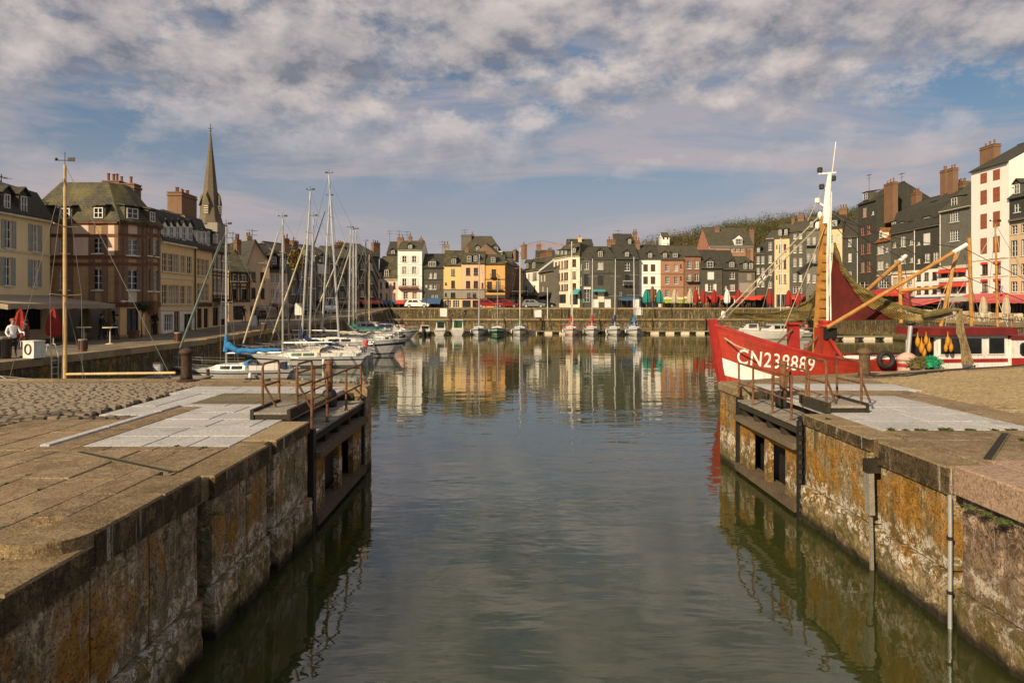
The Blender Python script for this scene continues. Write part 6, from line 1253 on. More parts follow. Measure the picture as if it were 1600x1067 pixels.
# nets: a red tanned sail, an olive net draped over it and another in the bows
def sheet(nm, mat, fn, nu, nv, th=.0, parent=None):
    mb = MB(); mb.grid(fn, nu, nv); me = mb.mesh(nm, mat, True, False); return link(nm, me, parent or t)
def net_mat():
    n = NT('net_mesh'); uv = n.coord('Object'); mp = n.mapv(uv, (1, 1, 1), rot=(0, .785, 0)); w1 = n.N('ShaderNodeTexChecker')
    sp = n.N('ShaderNodeSeparateXYZ'); n.L.new(mp, sp.inputs[0]); fold = n.noise(n.mapv(uv, (.8, 1, 2.5)), 1.6, 5, .65)
    def line(c): f = n.math('FRACT', n.math('MULTIPLY', c, 14.0)); return n.math('LESS_THAN', f, n.math('ADD', .14, n.math('MULTIPLY', fold, .36)))
    a = n.math('MAXIMUM', line(sp.outputs[0]), line(sp.outputs[2])); n.t.nodes.remove(w1)
    n.set(n.b.inputs['Alpha'], a); k = n.mix(n.ramp(fold, [(.35, 0), (.65, 1)]), (.10, .075, .022), (.30, .23, .075)); n.bump(fold, .06); return n.done(k, .9, 0, .1)
NETT = net_mat(); SAILR = paint('red_brown_sailcloth', (.085, .009, .006), .3, .9, .9, 0, .03)
def bez(P, f):
    P = [Vector(p) for p in P]
    while len(P) > 1: P = [P[i].lerp(P[i + 1], f) for i in range(len(P) - 1)]
    return P[0]
SY = 31.0
edge = [tp(1303, 382, MY - .3), tp(1322, 432, 31.4), tp(1352, 482, 31.0), tp(1410, 494, 30.8), tp(1466, 496, 30.6)]
lowe = [tp(1296, 500, 31.2), tp(1330, 501, 31.0), tp(1370, 500, 30.9), tp(1400, 499, 30.8), tp(1440, 499, 30.7)]
sheet('tanned_sail', SAILR, lambda u, v: bez(edge, u * .86).lerp(bez(lowe, u * .80), v) + Vector((0, .25 * math.sin(u * 5 + v * 2) * v * (1 - v) * 2, 0)), 24, 10)
ed2 = [tp(1303, 380, MY - .4), tp(1312, 432, 31.2), tp(1340, 468, 30.8), tp(1405, 482, 30.6), tp(1470, 494, 30.4)]
lw2 = [tp(1303, 392, MY - .4), tp(1318, 452, 31.2), tp(1352, 502, 30.8), tp(1415, 508, 30.6), tp(1470, 502, 30.4)]
sheet('draped_net', NETT, lambda u, v: bez(ed2, u).lerp(bez(lw2, u), v) + Vector((0, -.12 + .07 * math.sin(u * 23 + v * 5), .03 * math.sin(u * 37))), 40, 6)
MB().tube([bez(ed2, f / 24) + Vector((0, -.05, .02)) for f in range(25)], [.05 + .06 * math.sin(f * .7) ** 2 + .04 * f / 24 for f in range(25)], 7).build('net_roll', NETM, t)
ed3 = [tp(1292, 425, 32.4), tp(1285, 468, 32.4), tp(1240, 494, 32.2), tp(1195, 492, 31.8), tp(1150, 488, 31.3)]
lw3 = [tp(1290, 470, 32.4), tp(1280, 500, 32.4), tp(1235, 512, 32.2), tp(1190, 502, 31.8), tp(1146, 492, 31.3)]
for k in range(3): sheet('bow_net', NETT, lambda u, v, k=k: bez(ed3, u).lerp(bez(lw3, u), v * (1 - .2 * k)) + Vector((0, .12 * k + .06 * math.sin(u * 21 + v * 7 + k), .03 * math.sin(u * 29 + k))), 34, 8)
MB().tube([bez(ed3, f / 16) for f in range(17)], .04, 6).build('net_rope', NETM, t); MB().tube([bez(lw3, f / 16) for f in range(17)], .035, 6).build('net_rope', NETM, t)
MB().tube([tp(1442, 494, 30.2), tp(1465, 489, 30.2), tp(1486, 485, 30.2)], [.13, .16, .12], 9).build('rolled_net', NETM, t); MB().tube([tp(1440, 497, 30.4), tp(1470, 497, 30.4), tp(1492, 490, 30.4)], [.10, .13, .10], 9).build('rolled_net', ROPE, t)
# --- white wheelhouse boat in front of the trawler's stern
WB = Vector((LX(1425, 28.2), 28.4, 0)); WZ = .16; WM = Matrix.Translation(WB) @ Matrix.Rotation(WZ, 4, 'Z'); WI = WM.inverted()
w = thing('wheelhouse_boat', 'white workboat with a dark red wheelhouse roof and two rubber framed windows', 'fishing boat', WB + Vector((5.2, .8, 0)), WZ)
sh_ = Vector((-5.2, -.8, 0)); WRM = (Matrix.Translation(WB + Vector((5.2, .8, 0))) @ Matrix.Rotation(WZ, 4, 'Z')).inverted()
wp = lambda px, py, Y=28.2: WRM @ at(px, py, Y)
hull_part(w, 13.2, 2.9, 1.9, 1.55, 1.6, [ANTIF, TWHITE, DKRED], [-.3, 0, .15, .25, .82, .9, 1], [0, 1, 2, 1, 2, 1], full=.85)
fy = -1.15; x0, x1, x2, x3 = -5.0, -1.75, -1.7, 3.6
PIN = paint('wheelhouse_white', (.76, .73, .68), .07, .45, 1.5, dirt=(.5, .42, .33)); MAROON = paint('maroon_roof', (.17, .02, .018), .2, .5)
mb = MB(); mb.box(x0, x1, fy, .55, 1.4, 3.30); mb.build('wheelhouse', PIN, w)
mb = MB(); mb.box(x0 - .35, x1 + .25, fy - .22, .72, 3.305, 3.60); mb.build('wheelhouse_roof', MAROON, w)
MB().box(x0 - .03, x0 - .004, fy + .15, .4, 1.9, 3.2).build('open_doorway', BLACKI, w)  # solid black panel painting in the shade inside the open wheelhouse
for a, b, m_ in ((-4.85, -3.0, GLASS), (-2.65, -1.95, GLASS)):
    f = MB(); f.box(a - .05, b + .05, fy - .03, fy - .004, 2.50, 3.22); o = f.build('window_frame', PIN, w); MB().box(a, b, fy - .045, fy - .031, 2.55, 3.17).build('pane', m_, o)
for i, z in enumerate((2.20,)): MB().box(x0 + .01, x1 - .01, fy - .02, fy - .004, z, z + .14).build('red_band', DKRED, w)
MB().box(x2, x3 + 1.2, fy - .10, 1.2, 1.4, 3.12).build('cabin', PIN, w); MB().box(x2 - .02, x3 + 1.3, fy - .18, 1.28, 3.125, 3.26).build('cabin_roof', MAROON, w)
MB().box(x2 + .02, x3 + 1.19, fy - .125, fy - .104, 1.9, 2.36).build('red_band', DKRED, w)
BLR = paint('black_rubber', (.02, .02, .02), .2, .6)
for xc in (-.95, -.08, .79, 1.66, 2.5):
    rr = lambda a, e, z0, z1: [(a + .1, z0), (e - .1, z0), (e, z0 + .1), (e, z1 - .1), (e - .1, z1), (a + .1, z1), (a, z1 - .1), (a, z0 + .1)]
    mb = MB(); yy = fy - .13; P = rr(xc - .34, xc + .34, 2.44, 2.98); mb.add([(x, yy, z) for x, z in P] + [(x, yy + .03, z) for x, z in P], [tuple(range(8))] + [(i, (i + 1) % 8, 8 + (i + 1) % 8, 8 + i) for i in range(8)]); o = mb.build('rubber_window', BLR, w)
    mb = MB(); P = rr(xc - .27, xc + .27, 2.51, 2.91); mb.add([(x, yy - .012, z) for x, z in P] + [(x, yy - .001, z) for x, z in P], [tuple(range(8))] + [(i, (i + 1) % 8, 8 + (i + 1) % 8, 8 + i) for i in range(8)]); mb.build('pane', GLASS, o)
mb = MB(); mb.tube([(x1 - .2, fy - .1, 3.45), (x1 + .35, fy - .1, 3.45)], .06, 8); mb.build('roof_lamp', ALU, w)
YELB = paint('yellow_orange_buoy', (.46, .20, .015), .2, .6); GRNET = paint('bright_green_net', (.02, .30, .14), .3, .9, 8); 
for i, (px, py, s) in enumerate(((1434, 532, 1), (1440, 541, 1.1), (1447, 530, .9), (1452, 540, 1), (1444, 549, .9), (1481, 531, 1), (1486, 541, .9), (1478, 542, .8))):
    v = at(px, py, 27.0); o = MB().lathe([(.02, -.36), (.11, -.26), (.15, -.08), (.12, .1), (.04, .22), (.015, .45)], 9).build('hanging_buoy', YELB, None, v, 0, True); o.scale = (s * .62, s * .62, s * .75)
    tag(o, ('orange buoy in the left bunch of five hanging beside the wheelhouse' if px < 1460 else 'orange buoy in the right bunch of three hanging beside the wheelhouse'), 'buoy', 'yellow buoys hanging beside the wheelhouse')
def heap(name, label, cat, mat, px, py, Y, rx, ry, rz_, n=260, tw=.012):
    v = at(px, py, Y); mb = MB(); rr = random.Random(3)
    for _ in range(n):
        a = rr.uniform(0, 6.28); b = rr.uniform(0, 1.57); q = Vector((rx * math.cos(a) * math.cos(b), ry * math.sin(a) * math.cos(b), rz_ * math.sin(b))) * rr.uniform(.7, 1.02); d = Vector((rr.gauss(0, 1), rr.gauss(0, 1), rr.gauss(0, .6))).normalized() * .16; mb.tube([q - d, q + Vector((0, 0, .02)), q + d], tw, 3, cap=False)
    mb.lathe([(rx * .9, -.02), (rx * .85, rz_ * .35), (rx * .6, rz_ * .7), (rx * .2, rz_ * .88)], 12, 0, sy=ry / rx); return tag(mb.build(name, mat, None, v, recalc=False), label, cat)
heap('net_heap', 'heap of bright green fishing net beside the wheelhouse boat', 'fishing net', GRNET, 1455, 572, 26.9, .34, .3, .34)
heap('net_heap', 'heap of dull brown fishing net and rope left of the green net', 'fishing net', NETM, 1436, 574, 27.0, .4, .3, .36)
v0 = at(1500, 484, 26.9); mb = MB(); rr = random.Random(8)
for i in range(42):
    a = rr.uniform(-.14, .1); b = rr.uniform(-.1, .28); mb.tube([(a * .5 - .25, rr.uniform(-.08, .08), -.05 + rr.uniform(0, .1)), (a * .4, rr.uniform(-.1, .1), .02), (a + .08, rr.uniform(-.12, .12), -.9), (b + .22, rr.uniform(-.12, .12), -2.15)], [.03, .03, .02, .016], 4, cap=False)
tag(mb.build('hanging_net', paint('tan_net_twine', (.27, .20, .10), .3, .9, 8), None, v0, recalc=False), 'tan bundled net hanging down in front of the wheelhouse', 'fishing net')
v = WB + Vector((5.2, .8, 0)) + Matrix.Rotation(WZ, 3, 'Z') @ Vector((-6.0, -.75, 1.56)); bu = thing('marker_buoy', 'pinkish white marker buoy with a red band and a metal pole', 'buoy', v)
PKW = paint('pinkish_white', (.52, .36, .28), .15, .6)
MB().lathe([(.30, 0), (.34, .04), (.34, .74), (.33, .76)], 14).build('body', PKW, bu); MB().lathe([(.352, .46), (.352, .60)], 14).build('red_ring', DKRED, bu)
MB().lathe([(.40, .74), (.41, .80), (.24, .97), (.1, 1.04)], 14).build('shoulder', PKW, bu); MB().tube([(.03, 0, 1.0), (.14, 0, 2.15)], .085, 8).build('pole', ALU, bu); MB().lathe([(.10, 0), (.2, .08), (.2, .14), (.1, .16)], 10, 0, (.14, 0, 2.12)).build('pole_cap', DARKP, bu)
ty = tag(MB().tube([(.30 * math.cos(a * math.pi / 8), .0, .30 * math.sin(a * math.pi / 8)) for a in range(17)], .11, 8, cap=False).build('tyre_fender', BLR, None, at(1384, 562, 30.0)), 'black tyre fender hung on the stern of the red trawler', 'tyre')
tag(heap('black_rope_heap', 'dark tangled rope between the tyre and the marker buoy', 'rope', DARKP, 1425, 574, 28.2, .35, .25, .25), None)
sailboat('old wooden ketch hidden behind the workboat with two orange brown masts', LX(1560, 41), 41, PI, 9.5, 3.0, .50, EYE + (HY - 350) / F * 41, DARKP, HULLW, None, None, -.02, 0, None, spar=ORNG, fb=1.25)
MB().tube([(1.55, 0, 1.2), (1.75, 0, EYE + (HY - 372) / F * 41)], .11, 8).build('mizzen_mast', ORNG, bpy.data.objects['sailboat.' + str(max(int(o.name[-3:]) for o in bpy.data.objects if o.name.startswith('sailboat.'))).zfill(3)])
# ---------------------------------------------------------------- the wooded hill
HP = [(560, 470), (700, 420), (760, 404), (800, 400), (860, 398), (920, 396), (980, 386), (1020, 372), (1060, 362), (1100, 352), (1150, 345), (1200, 339), (1250, 333), (1300, 326), (1345, 320), (1400, 316), (1500, 318), (1700, 330), (2400, 380)]
def hy(px):
    for (a, ya), (b, yb) in zip(HP, HP[1:]):
        if px <= b: return ya + (yb - ya) * max(0, px - a) / (b - a)
    return HP[-1][1]
YC = 340.0
def hz_(px, Y):
    top = EYE + (HY - hy(px) - 21) / F * YC; f = max(0, min(1, (Y - 185) / (YC - 185))); f = f * f * (3 - 2 * f) if Y < YC else 1 - .25 * min(1, (Y - YC) / 200)
    return gz(Y) * .9 + (top - gz(YC) * .9) * f + noise.noise(Vector((px * .02, Y * .03, 0))) * 1.2
HILLM = stone('hill_undergrowth', [(.05, .045, .018), (.085, .075, .03), (.12, .10, .045)], .12, .5, .95, .1, rnd=0)
mb = MB(); mb.grid(lambda u, v: (lambda px, Y: ((px - CX) / F * YC, Y, hz_(px, Y)))(560 + u * 1840, 185 + v * 400), 70, 26)
struct('hill', mb, HILLM, smooth=True)
def leafm(name, a, b):
    n = NT(name); c = n.pos(); k = n.mix(n.ramp(n.noise(c, .16, 4), [(.35, 0), (.65, 1)]), a, b); k = n.mix(n.math('MULTIPLY', n.noise(c, 1.2, 3), .28), k, tuple(x * .45 for x in a)); return n.done(k, .9, 0, .1)
LV = [leafm('olive_twigs', (.085, .078, .026), (.135, .118, .044)), leafm('dark_evergreen', (.042, .055, .018), (.075, .085, .028)), leafm('brown_twigs', (.11, .088, .04), (.16, .125, .06))]
rr = random.Random(21); wood = MB()
def crown(mb, c, r, h, n, mi, s, rr):
    for _ in range(n):
        a = rr.uniform(0, 6.283); b = rr.uniform(-.5, 1.0); q = math.sqrt(max(0, 1 - b * b)); k = rr.uniform(.55, 1.06) * (1 + .22 * math.sin(a * 3 + c[0]) * q)
        p = Vector((c[0] + r * q * math.cos(a) * k, c[1] + r * q * math.sin(a) * k, c[2] + h * b * k)); u = Vector((rr.gauss(0, 1), rr.gauss(0, 1), rr.gauss(0, .7))).normalized() * s * rr.uniform(.6, 1.3); w = u.cross(Vector((rr.gauss(0, 1), rr.gauss(0, 1), rr.gauss(0, 1)))).normalized() * s * rr.uniform(.4, .9)
        mb.add([p - u, p + w, p + u * .9, p - w * .8], [(0, 1, 2, 3)], mi)
for i in range(640):
    px = rr.uniform(990, 1420); Y = 205 + (YC + 25 - 205) * rr.random() ** .55; x = (px - CX) / F * YC; z = hz_(px, Y); mi = rr.choices((0, 1, 2), (6, 2.2, 3))[0] if noise.noise(Vector((px * .012, Y * .03, 3))) < .15 else rr.choices((0, 1, 2), (2, 6, 1))[0]
    r = rr.uniform(2.4, 5.6); crown(wood, (x, Y, z + r * .55), r, r * rr.uniform(.8, 1.25), 230, mi, .26, rr); wood.tube([(x, Y, z - .5), (x, Y, z + r)], .16, 3, 2, cap=False)
o = wood.build('wood', LV, None, recalc=False); o['kind'] = 'stuff'
# houses half hidden on the hill
h = House('small white house standing among the trees on the hill', [(1034, 300), (1046, 300)], (1040, 370), P_WHT, ROOF1, 6, base=29, gutter=False); h.win([1037, 1043], [(370, 374)], 2.5, 'w', DARKP, n=1, wm=.7); h.roof('gable', 364)
t = thing('tower_crane', 'thin orange tower crane far behind the side street', 'crane', (LX(846, 300), 300, gz(300)))
zc = lambda y: EYE + (HY - y) / F * 300 - gz(300)
def lattice(a, b, w, name):
    mb = MB(); a = Vector(a); b = Vector(b); n = max(3, int((b - a).length / 2)); up = Vector((0, 0, 1)) if abs((b - a).normalized().z) < .5 else Vector((1, 0, 0))
    for q in (-.5, .5): mb.beam(a + up * w * q, b + up * w * q, .22)
    for i in range(n): mb.beam(a.lerp(b, i / n) + up * w * (-.5 if i % 2 else .5), a.lerp(b, (i + 1) / n) + up * w * (.5 if i % 2 else -.5), .13)
    mb.build(name, ORNG, t)
lattice((0, 0, 0), (0, 0, zc(377)), 1.3, 'tower'); lattice((-8.5, 0, zc(384)), (9.5, 0, zc(383)), .9, 'jib'); mb = MB(); mb.beam((-8.5, 0, zc(384)), (0, 0, zc(376)), .1); mb.beam((9.5, 0, zc(383)), (0, 0, zc(376)), .1); mb.build('tie', DARKP, t)
# ---------------------------------------------------------------- trees on the quay
def tree(name, label, X, Y, z, h, spread, leaf, nleaf, ls, seed, trunk=.16, bark=None):
    rr = random.Random(seed); t = thing(name, label, 'tree', (X, Y, z)); tips = []
    def grow(p, d, l, r, k):
        q = p + d * l; mid = p.lerp(q, .5) + Vector((rr.gauss(0, .04), rr.gauss(0, .04), 0)) * l; lm.tube([p, mid, q], [r, r * .85, r * .7], 6 if k < 2 else 4, cap=False)
        if k >= 4: tips.append(q); return
        tips.append(q) if k > 1 else None
        for i in range(3 if k < 3 else 2):
            a = rr.uniform(0, 6.28); e = Vector((math.cos(a), math.sin(a), 0)) * spread; grow(q, (d + e * rr.uniform(.5, 1.0) + Vector((0, 0, .12))).normalized(), l * rr.uniform(.58, .8), r * .62, k + 1)
    lm = MB(); grow(Vector((0, 0, h * .28)), Vector((0, 0, 1)), h * .2, trunk * .8, 0); lm.build('limbs', bark or TIMBER, t, recalc=False)
    MB().tube([(0, 0, 0), (.02, 0, h * .15), (0, 0, h * .29)], [trunk * 1.25, trunk, trunk * .85], 8).build('trunk', bark or TIMBER, t)
    c = MB()
    for q in tips:
        for _ in range(nleaf):
            p = q + Vector((rr.gauss(0, 1), rr.gauss(0, 1), rr.gauss(0, .8))) * h * .045; u = Vector((rr.gauss(0, 1), rr.gauss(0, 1), rr.gauss(0, 1))).normalized() * ls; w = u.cross(Vector((rr.gauss(0, 1), .3, rr.gauss(0, 1)))).normalized() * ls * .6; c.add([p - u, p + w, p + u, p - w], [(0, 1, 2, 3)], 0)
    c.build('crown', leaf, t, recalc=False); return t
YLEAF = leafm('yellow_brown_leaves', (.20, .13, .035), (.30, .20, .06)); GLEAF = leafm('green_leaves', (.04, .065, .02), (.08, .11, .03))
tree('pollard_tree', 'sparse yellow brown tree standing in front of the slate houses beyond the masts', LX(466, 96), 96, gz(96), 9.5, .55, YLEAF, 9, .16, 4, .22)
tree('pot_tree', 'small leafy tree beside the corner house door', LX(221, 48.2), 48.2, gz(48), 2.9, .5, GLEAF, 8, .07, 9, .05)
t = tag(MB().lathe([(.32, 0), (.4, .5), (.42, .55), (.3, .55)], 4).build('planter', BROWNP, None, (LX(209, 47.6), 47.6, 2.2), .78), 'square brown planter under the corner house windows', 'planter')
# ---------------------------------------------------------------- people
SKIN = paint('skin', (.45, .26, .17), .1, .6, 6); HAIRD = paint('dark_hair', (.03, .02, .012), .2, .8); HAIRR = paint('ginger_hair', (.30, .10, .03), .2, .8)
def person(label, X, Y, z, rz, top, legs, hair=None, stride=.0, armL=(.1, -.1), armR=(.1, -.1), h=1.72, shoes=None):
    s = h / 1.75; V = []; E = []; Rd = []
    def v(x, y, zz, r, par=None):
        V.append(Vector((x * s, y * s, zz * s))); Rd.append(r * s); i = len(V) - 1
        if par is not None: E.append((par, i))
        return i
    pel = v(0, 0, .95, .135); wa = v(0, .0, 1.12, .125, pel); ch = v(0, .01, 1.33, .15, wa); nb = v(0, .015, 1.46, .075, ch); nk = v(0, .0, 1.52, .058, nb); hd = v(0, -.02, 1.60, .085, nk); tp_ = v(0, -.01, 1.70, .088, hd); v(0, 0, 1.745, .06, tp_); v(0, -.115, 1.615, .022, hd)
    for q, (ex, ey) in ((-1, armL), (1, armR)):
        sh_i = v(q * .17, .01, 1.41, .062, ch); el = v(q * (.24 + ex * .3), ey * .5 + .02, 1.14, .048, sh_i); wz = .93 - min(0, ey) * .9; wr = v(q * (.25 + ex * .2), ey * 2.0 - .02, wz, .032, el); pm = v(q * (.25 + ex * .15), ey * 2.3 - .04, wz - .07, .03, wr)
        for k in range(4): f = v(q * (.235 + ex * .15 + .01 * 0) , ey * 2.35 - .07 + k * .022, wz - .13, .009, pm); v(q * (.23 + ex * .15), ey * 2.35 - .07 + k * .022, wz - .165 + abs(k - 1.5) * .008, .008, f)
        th = v(q * (.22 + ex * .1), ey * 2.35 - .09, wz - .085, .010, wr); v(q * (.22 + ex * .1), ey * 2.35 - .1, wz - .12, .009, th)
    for q in (-1, 1):
        hp = v(q * .09, 0, .90, .095, pel); kn = v(q * .10, -.03 - q * stride * .5, .50, .062, hp); an = v(q * .10, .03 - q * stride, .10, .045, kn); ft = v(q * .10, -.0 - q * stride, .04, .045, an); v(q * .12, -.16 - q * stride, .035, .038, ft)
    me = bpy.data.meshes.new('body'); me.from_pydata(V, E, []); o = bpy.data.objects.new('body', me); COL.objects.link(o)
    sk = o.modifiers.new('skin', 'SKIN'); sk.use_smooth_shade = True
    for i, d in enumerate(me.skin_vertices[0].data): d.radius = (Rd[i], Rd[i]); d.use_root = (i == 0)
    o.modifiers.new('sub', 'SUBSURF').levels = 1; bpy.context.view_layer.update()
    out = bpy.data.meshes.new_from_object(o.evaluated_get(bpy.context.evaluated_depsgraph_get())); COL.objects.unlink(o); bpy.data.objects.remove(o)
    sh = shoes or DARKP
    for m_ in (top, legs, SKIN, sh): out.materials.append(m_)
    for p in out.polygons:
        c = p.center / s; w = Vector((c.x, c.y, c.z))
        p.material_index = 3 if w.z < .085 else 2 if w.z > 1.50 else (2 if abs(w.x) > .19 and w.z < 1.0 and (w.z < .93 - 0 or abs(w.y) > .22) else (1 if w.z < .93 and abs(w.x) < .21 else 0))
    t = thing('person', label, 'person', (X, Y, z), rz); link('body', out, t)
    hm = MB(); hm.lathe([(.104, -.02), (.112, .04), (.10, .085), (.06, .115), (.005, .122)], 12, 0, (0, .02, 1.655), 1, 1.02); hm.v = [q * s for q in hm.v]; hm.build('hair', hair or HAIRD, t, smooth=True); return t
JW = paint('white_jacket', (.70, .70, .70), .1, .8, 5); JB = paint('brown_jacket', (.11, .06, .04), .2, .85, 5); JK = paint('black_jacket', (.02, .02, .022), .2, .85, 5); JT = paint('teal_top', (.05, .22, .22), .15, .85, 5); TD = paint('dark_trousers', (.03, .032, .04), .2, .85, 5); TB2 = paint('brown_trousers', (.08, .055, .04), .2, .85, 5); JG = paint('grey_coat', (.16, .15, .15), .15, .85, 5); JR = paint('red_jacket', (.38, .04, .03), .15, .85, 5)
P1 = gnd(20, 559, 2.17); P2 = gnd(40, 558, 2.17)
person('person in a white jacket and dark trousers with a raised hand beside a red parasol', P1.x, P1.y, 2.17, .9, JW, TD, HAIRR, .08, (.1, -.12), (.1, -.26), 1.72, WHITE)
person('person in a brown jacket and brown trousers facing the one in white', P2.x, P2.y, 2.17, -1.2, JB, TB2, None, .05, (.1, -.2), (.1, -.2), 1.66)
for px, py, rz, a, b, lab, hh in ((234, 524.5, .4, JT, TD, 'person in a teal top standing left of the one in black', 1.66), (241.5, 525, .2, JK, JK, 'person dressed all in black in front of the corner house door', 1.78), (159, 528, 1.4, JK, TD, 'person in black stepping out below the beige awning', 1.7), (182, 526, -1, JG, TD, 'person in a grey coat near the olive closed parasols', 1.7),
                                  (343.5, 514, .3, JK, TD, 'person in dark clothes walking past the half timbered house', 1.75), (381, 507.5, .8, JK, TB2, 'person in a black jacket and brown trousers on the far left quay', 1.72)):
    Y = 51 if py > 523 and px > 200 else (46.5 if px < 200 else (67 if px < 360 else 72)); person(lab, LX(px, Y), Y, gz(Y), rz, a, b, None, .12, h=hh)
for px, Y, x, a, lab in ((1092, 119.6, 0, JK, 'person in black by the wall below the red terrace'), (1104, 119.4, 0, JR, 'person in a red jacket by the wall below the red terrace'), (1068, 119.6, 0, JG, 'person in a grey coat by the lime green awning'), (727, 113.5, 0, JK, 'person in black standing on the lower far quay')):
    person(lab, LX(px, Y), Y, 2.36 if Y < 116 else gz(Y), .5, a, TD, None, .1)
# ---------------------------------------------------------------- cars
TYRE = paint('tyre_rubber', (.02, .02, .02), .2, .8); LAMPG = paint('lamp_glass', (.6, .6, .58), .05, .2)
def car(label, X, Y, z, rz, mat, L=4.2, W=1.75, Hh=1.48, van=False, group='cars parked along the harbour streets', name='parked_car'):
    t = thing(name, label, 'van' if van else 'car', (X, Y, z), rz, group); l = L / 2
    lo = [(-l, .30), (-l * .98, .72), (-l * .93, .90), (l * (.45 if not van else .80), .93), (l * .92, .78), (l, .58), (l * .98, .28)]
    mb = MB(); n = len(lo); mb.add([(x, -W / 2 * (.94 if abs(x) > l * .9 else 1), zz) for x, zz in lo] + [(x, W / 2 * (.94 if abs(x) > l * .9 else 1), zz) for x, zz in lo], [tuple(range(n)), tuple(range(2 * n - 1, n - 1, -1))] + [(i, (i + 1) % n, n + (i + 1) % n, n + i) for i in range(n)]); mb.build('body', mat, t)
    up = [(-l * .90, .88), (-l * .72 if not van else -l * .90, Hh - .03), (-l * .5, Hh), (l * (.05 if not van else .35), Hh - .02), (l * (.46 if not van else .72), .92)]
    n = len(up); w0, w1 = W / 2 * .95, W / 2 * .80; mb = MB(); mb.add([(x, -(w0 if zz < 1 else w1), zz) for x, zz in up] + [(x, (w0 if zz < 1 else w1), zz) for x, zz in up], [tuple(range(n)), tuple(range(2 * n - 1, n - 1, -1))] + [(i, (i + 1) % n, n + (i + 1) % n, n + i) for i in range(n)]); mb.build('cabin', mat, t)
    for q in (-1, 1):
        for a, b in ((-.70, -.38), (-.34, .02)) if not van else ((.12, .48),):
            f = lambda zz: q * (w0 + (w1 - w0) * (zz - .9) / (Hh - .9) + .012); zt = Hh - .12
            mb = MB(); mb.add([(l * a - .05, f(.98), .98), (l * b + (.28 if b > 0 else 0), f(.98), .98), (l * b, f(zt), zt), (l * a + .08, f(zt), zt)], [(0, 1, 2, 3)]); mb.build('side_window', GLASS, t, recalc=False)
    for i, sgn in ((3, 1), (0, -1)):
        (xa, za), (xb, zb) = up[i], up[i + 1]; A, B = Vector((xa, 0, za)), Vector((xb, 0, zb)); o = Vector((sgn * .015, 0, .012)); mb = MB(); c, d = A.lerp(B, .12) + o, A.lerp(B, .88) + o; wf = lambda p: (w0 + (w1 - w0) * max(0, min(1, (p.z - .9) / (Hh - .9)))) * .90
        mb.add([(c.x, -wf(c), c.z), (c.x, wf(c), c.z), (d.x, wf(d), d.z), (d.x, -wf(d), d.z)], [(0, 1, 2, 3)]); mb.build('windscreen' if sgn > 0 else 'rear_window', GLASS, t, recalc=False)
    for x in (-l * .62, l * .62):
        for q in (-1, 1):
            wm = cached('wheel', lambda: wheelmesh()); wh = link('wheel', wm, t, (x, q * (W / 2 - .10), .32))
    for q in (-1, 1): MB().box(l * .95, l * .99 + .015, q * W * .36 - .16, q * W * .36 + .16, .60, .72).build('headlight', LAMPG, t); MB().box(-l - .01, -l * .96, q * W * .38 - .1, q * W * .38 + .1, .62, .82).build('tail_light', AW_RED, t)
def wheelmesh():
    mb = MB(); p = [(.10, -.09), (.32, -.09), (.32, .09), (.10, .09)]; n = 14
    for r, y in p:
        for j in range(n): a = 2 * PI * j / n; mb.v.append(Vector((r * math.cos(a), y, r * math.sin(a))))
    for i in range(3):
        for j in range(n): q = (j + 1) % n; mb.f.append((i * n + j, i * n + q, (i + 1) * n + q, (i + 1) * n + j)); mb.m.append(0)
    mb.lathe([(.2, -.01), (.2, .01)], n, 1); b = len(mb.v) - 2 * n
    for k in range(b, len(mb.v)): v = mb.v[k]; mb.v[k] = Vector((v.x, v.z * 9.5, v.y))
    return mb.mesh('wheel', [TYRE, ALU])
CW, CRD, CBK, CGR, CBL = paint('white_car_paint', (.75, .75, .74), .04, .25), paint('red_car_paint', (.27, .018, .015), .06, .25), paint('black_car_paint', (.015, .015, .017), .1, .2), paint('grey_car_paint', (.18, .18, .19), .06, .25), paint('blue_car_paint', (.03, .05, .12), .06, .25)
for px, Y, rz, m_, lab in ((652, 119.4, 0, CW, 'white estate car parked by the wall in front of the white house'), (763, 120.5, .05, CRD, 'red car parked below the orange house'), (790, 121, .3, CRD, 'smaller looking red car at the mouth of the side street'), (804, 123, 1.2, CBK, 'black car turning into the side street'), (818, 123, .1, CBK, 'black car parked in front of the white side street house'), (834, 122, -.1, CGR, 'grey car parked between the black cars near the side street'), (850, 122.5, .1, CBK, 'black car nearest to the cream corner house')):
    car(lab, LX(px, Y), Y, gz(Y), rz, m_)
car('white delivery van facing the masts at the far end of the left quay', LX(519, 101), 101, gz(101), -1.35, CW, 5.0, 1.95, 2.25, True, None, 'delivery_van')
car('grey car parked beyond the half timbered house on the left', LX(424, 88), 84, gz(84), -1.3, CGR); car('black car half hidden behind the yacht masts', LX(484, 96), 96, gz(96), -1.2, CBK)
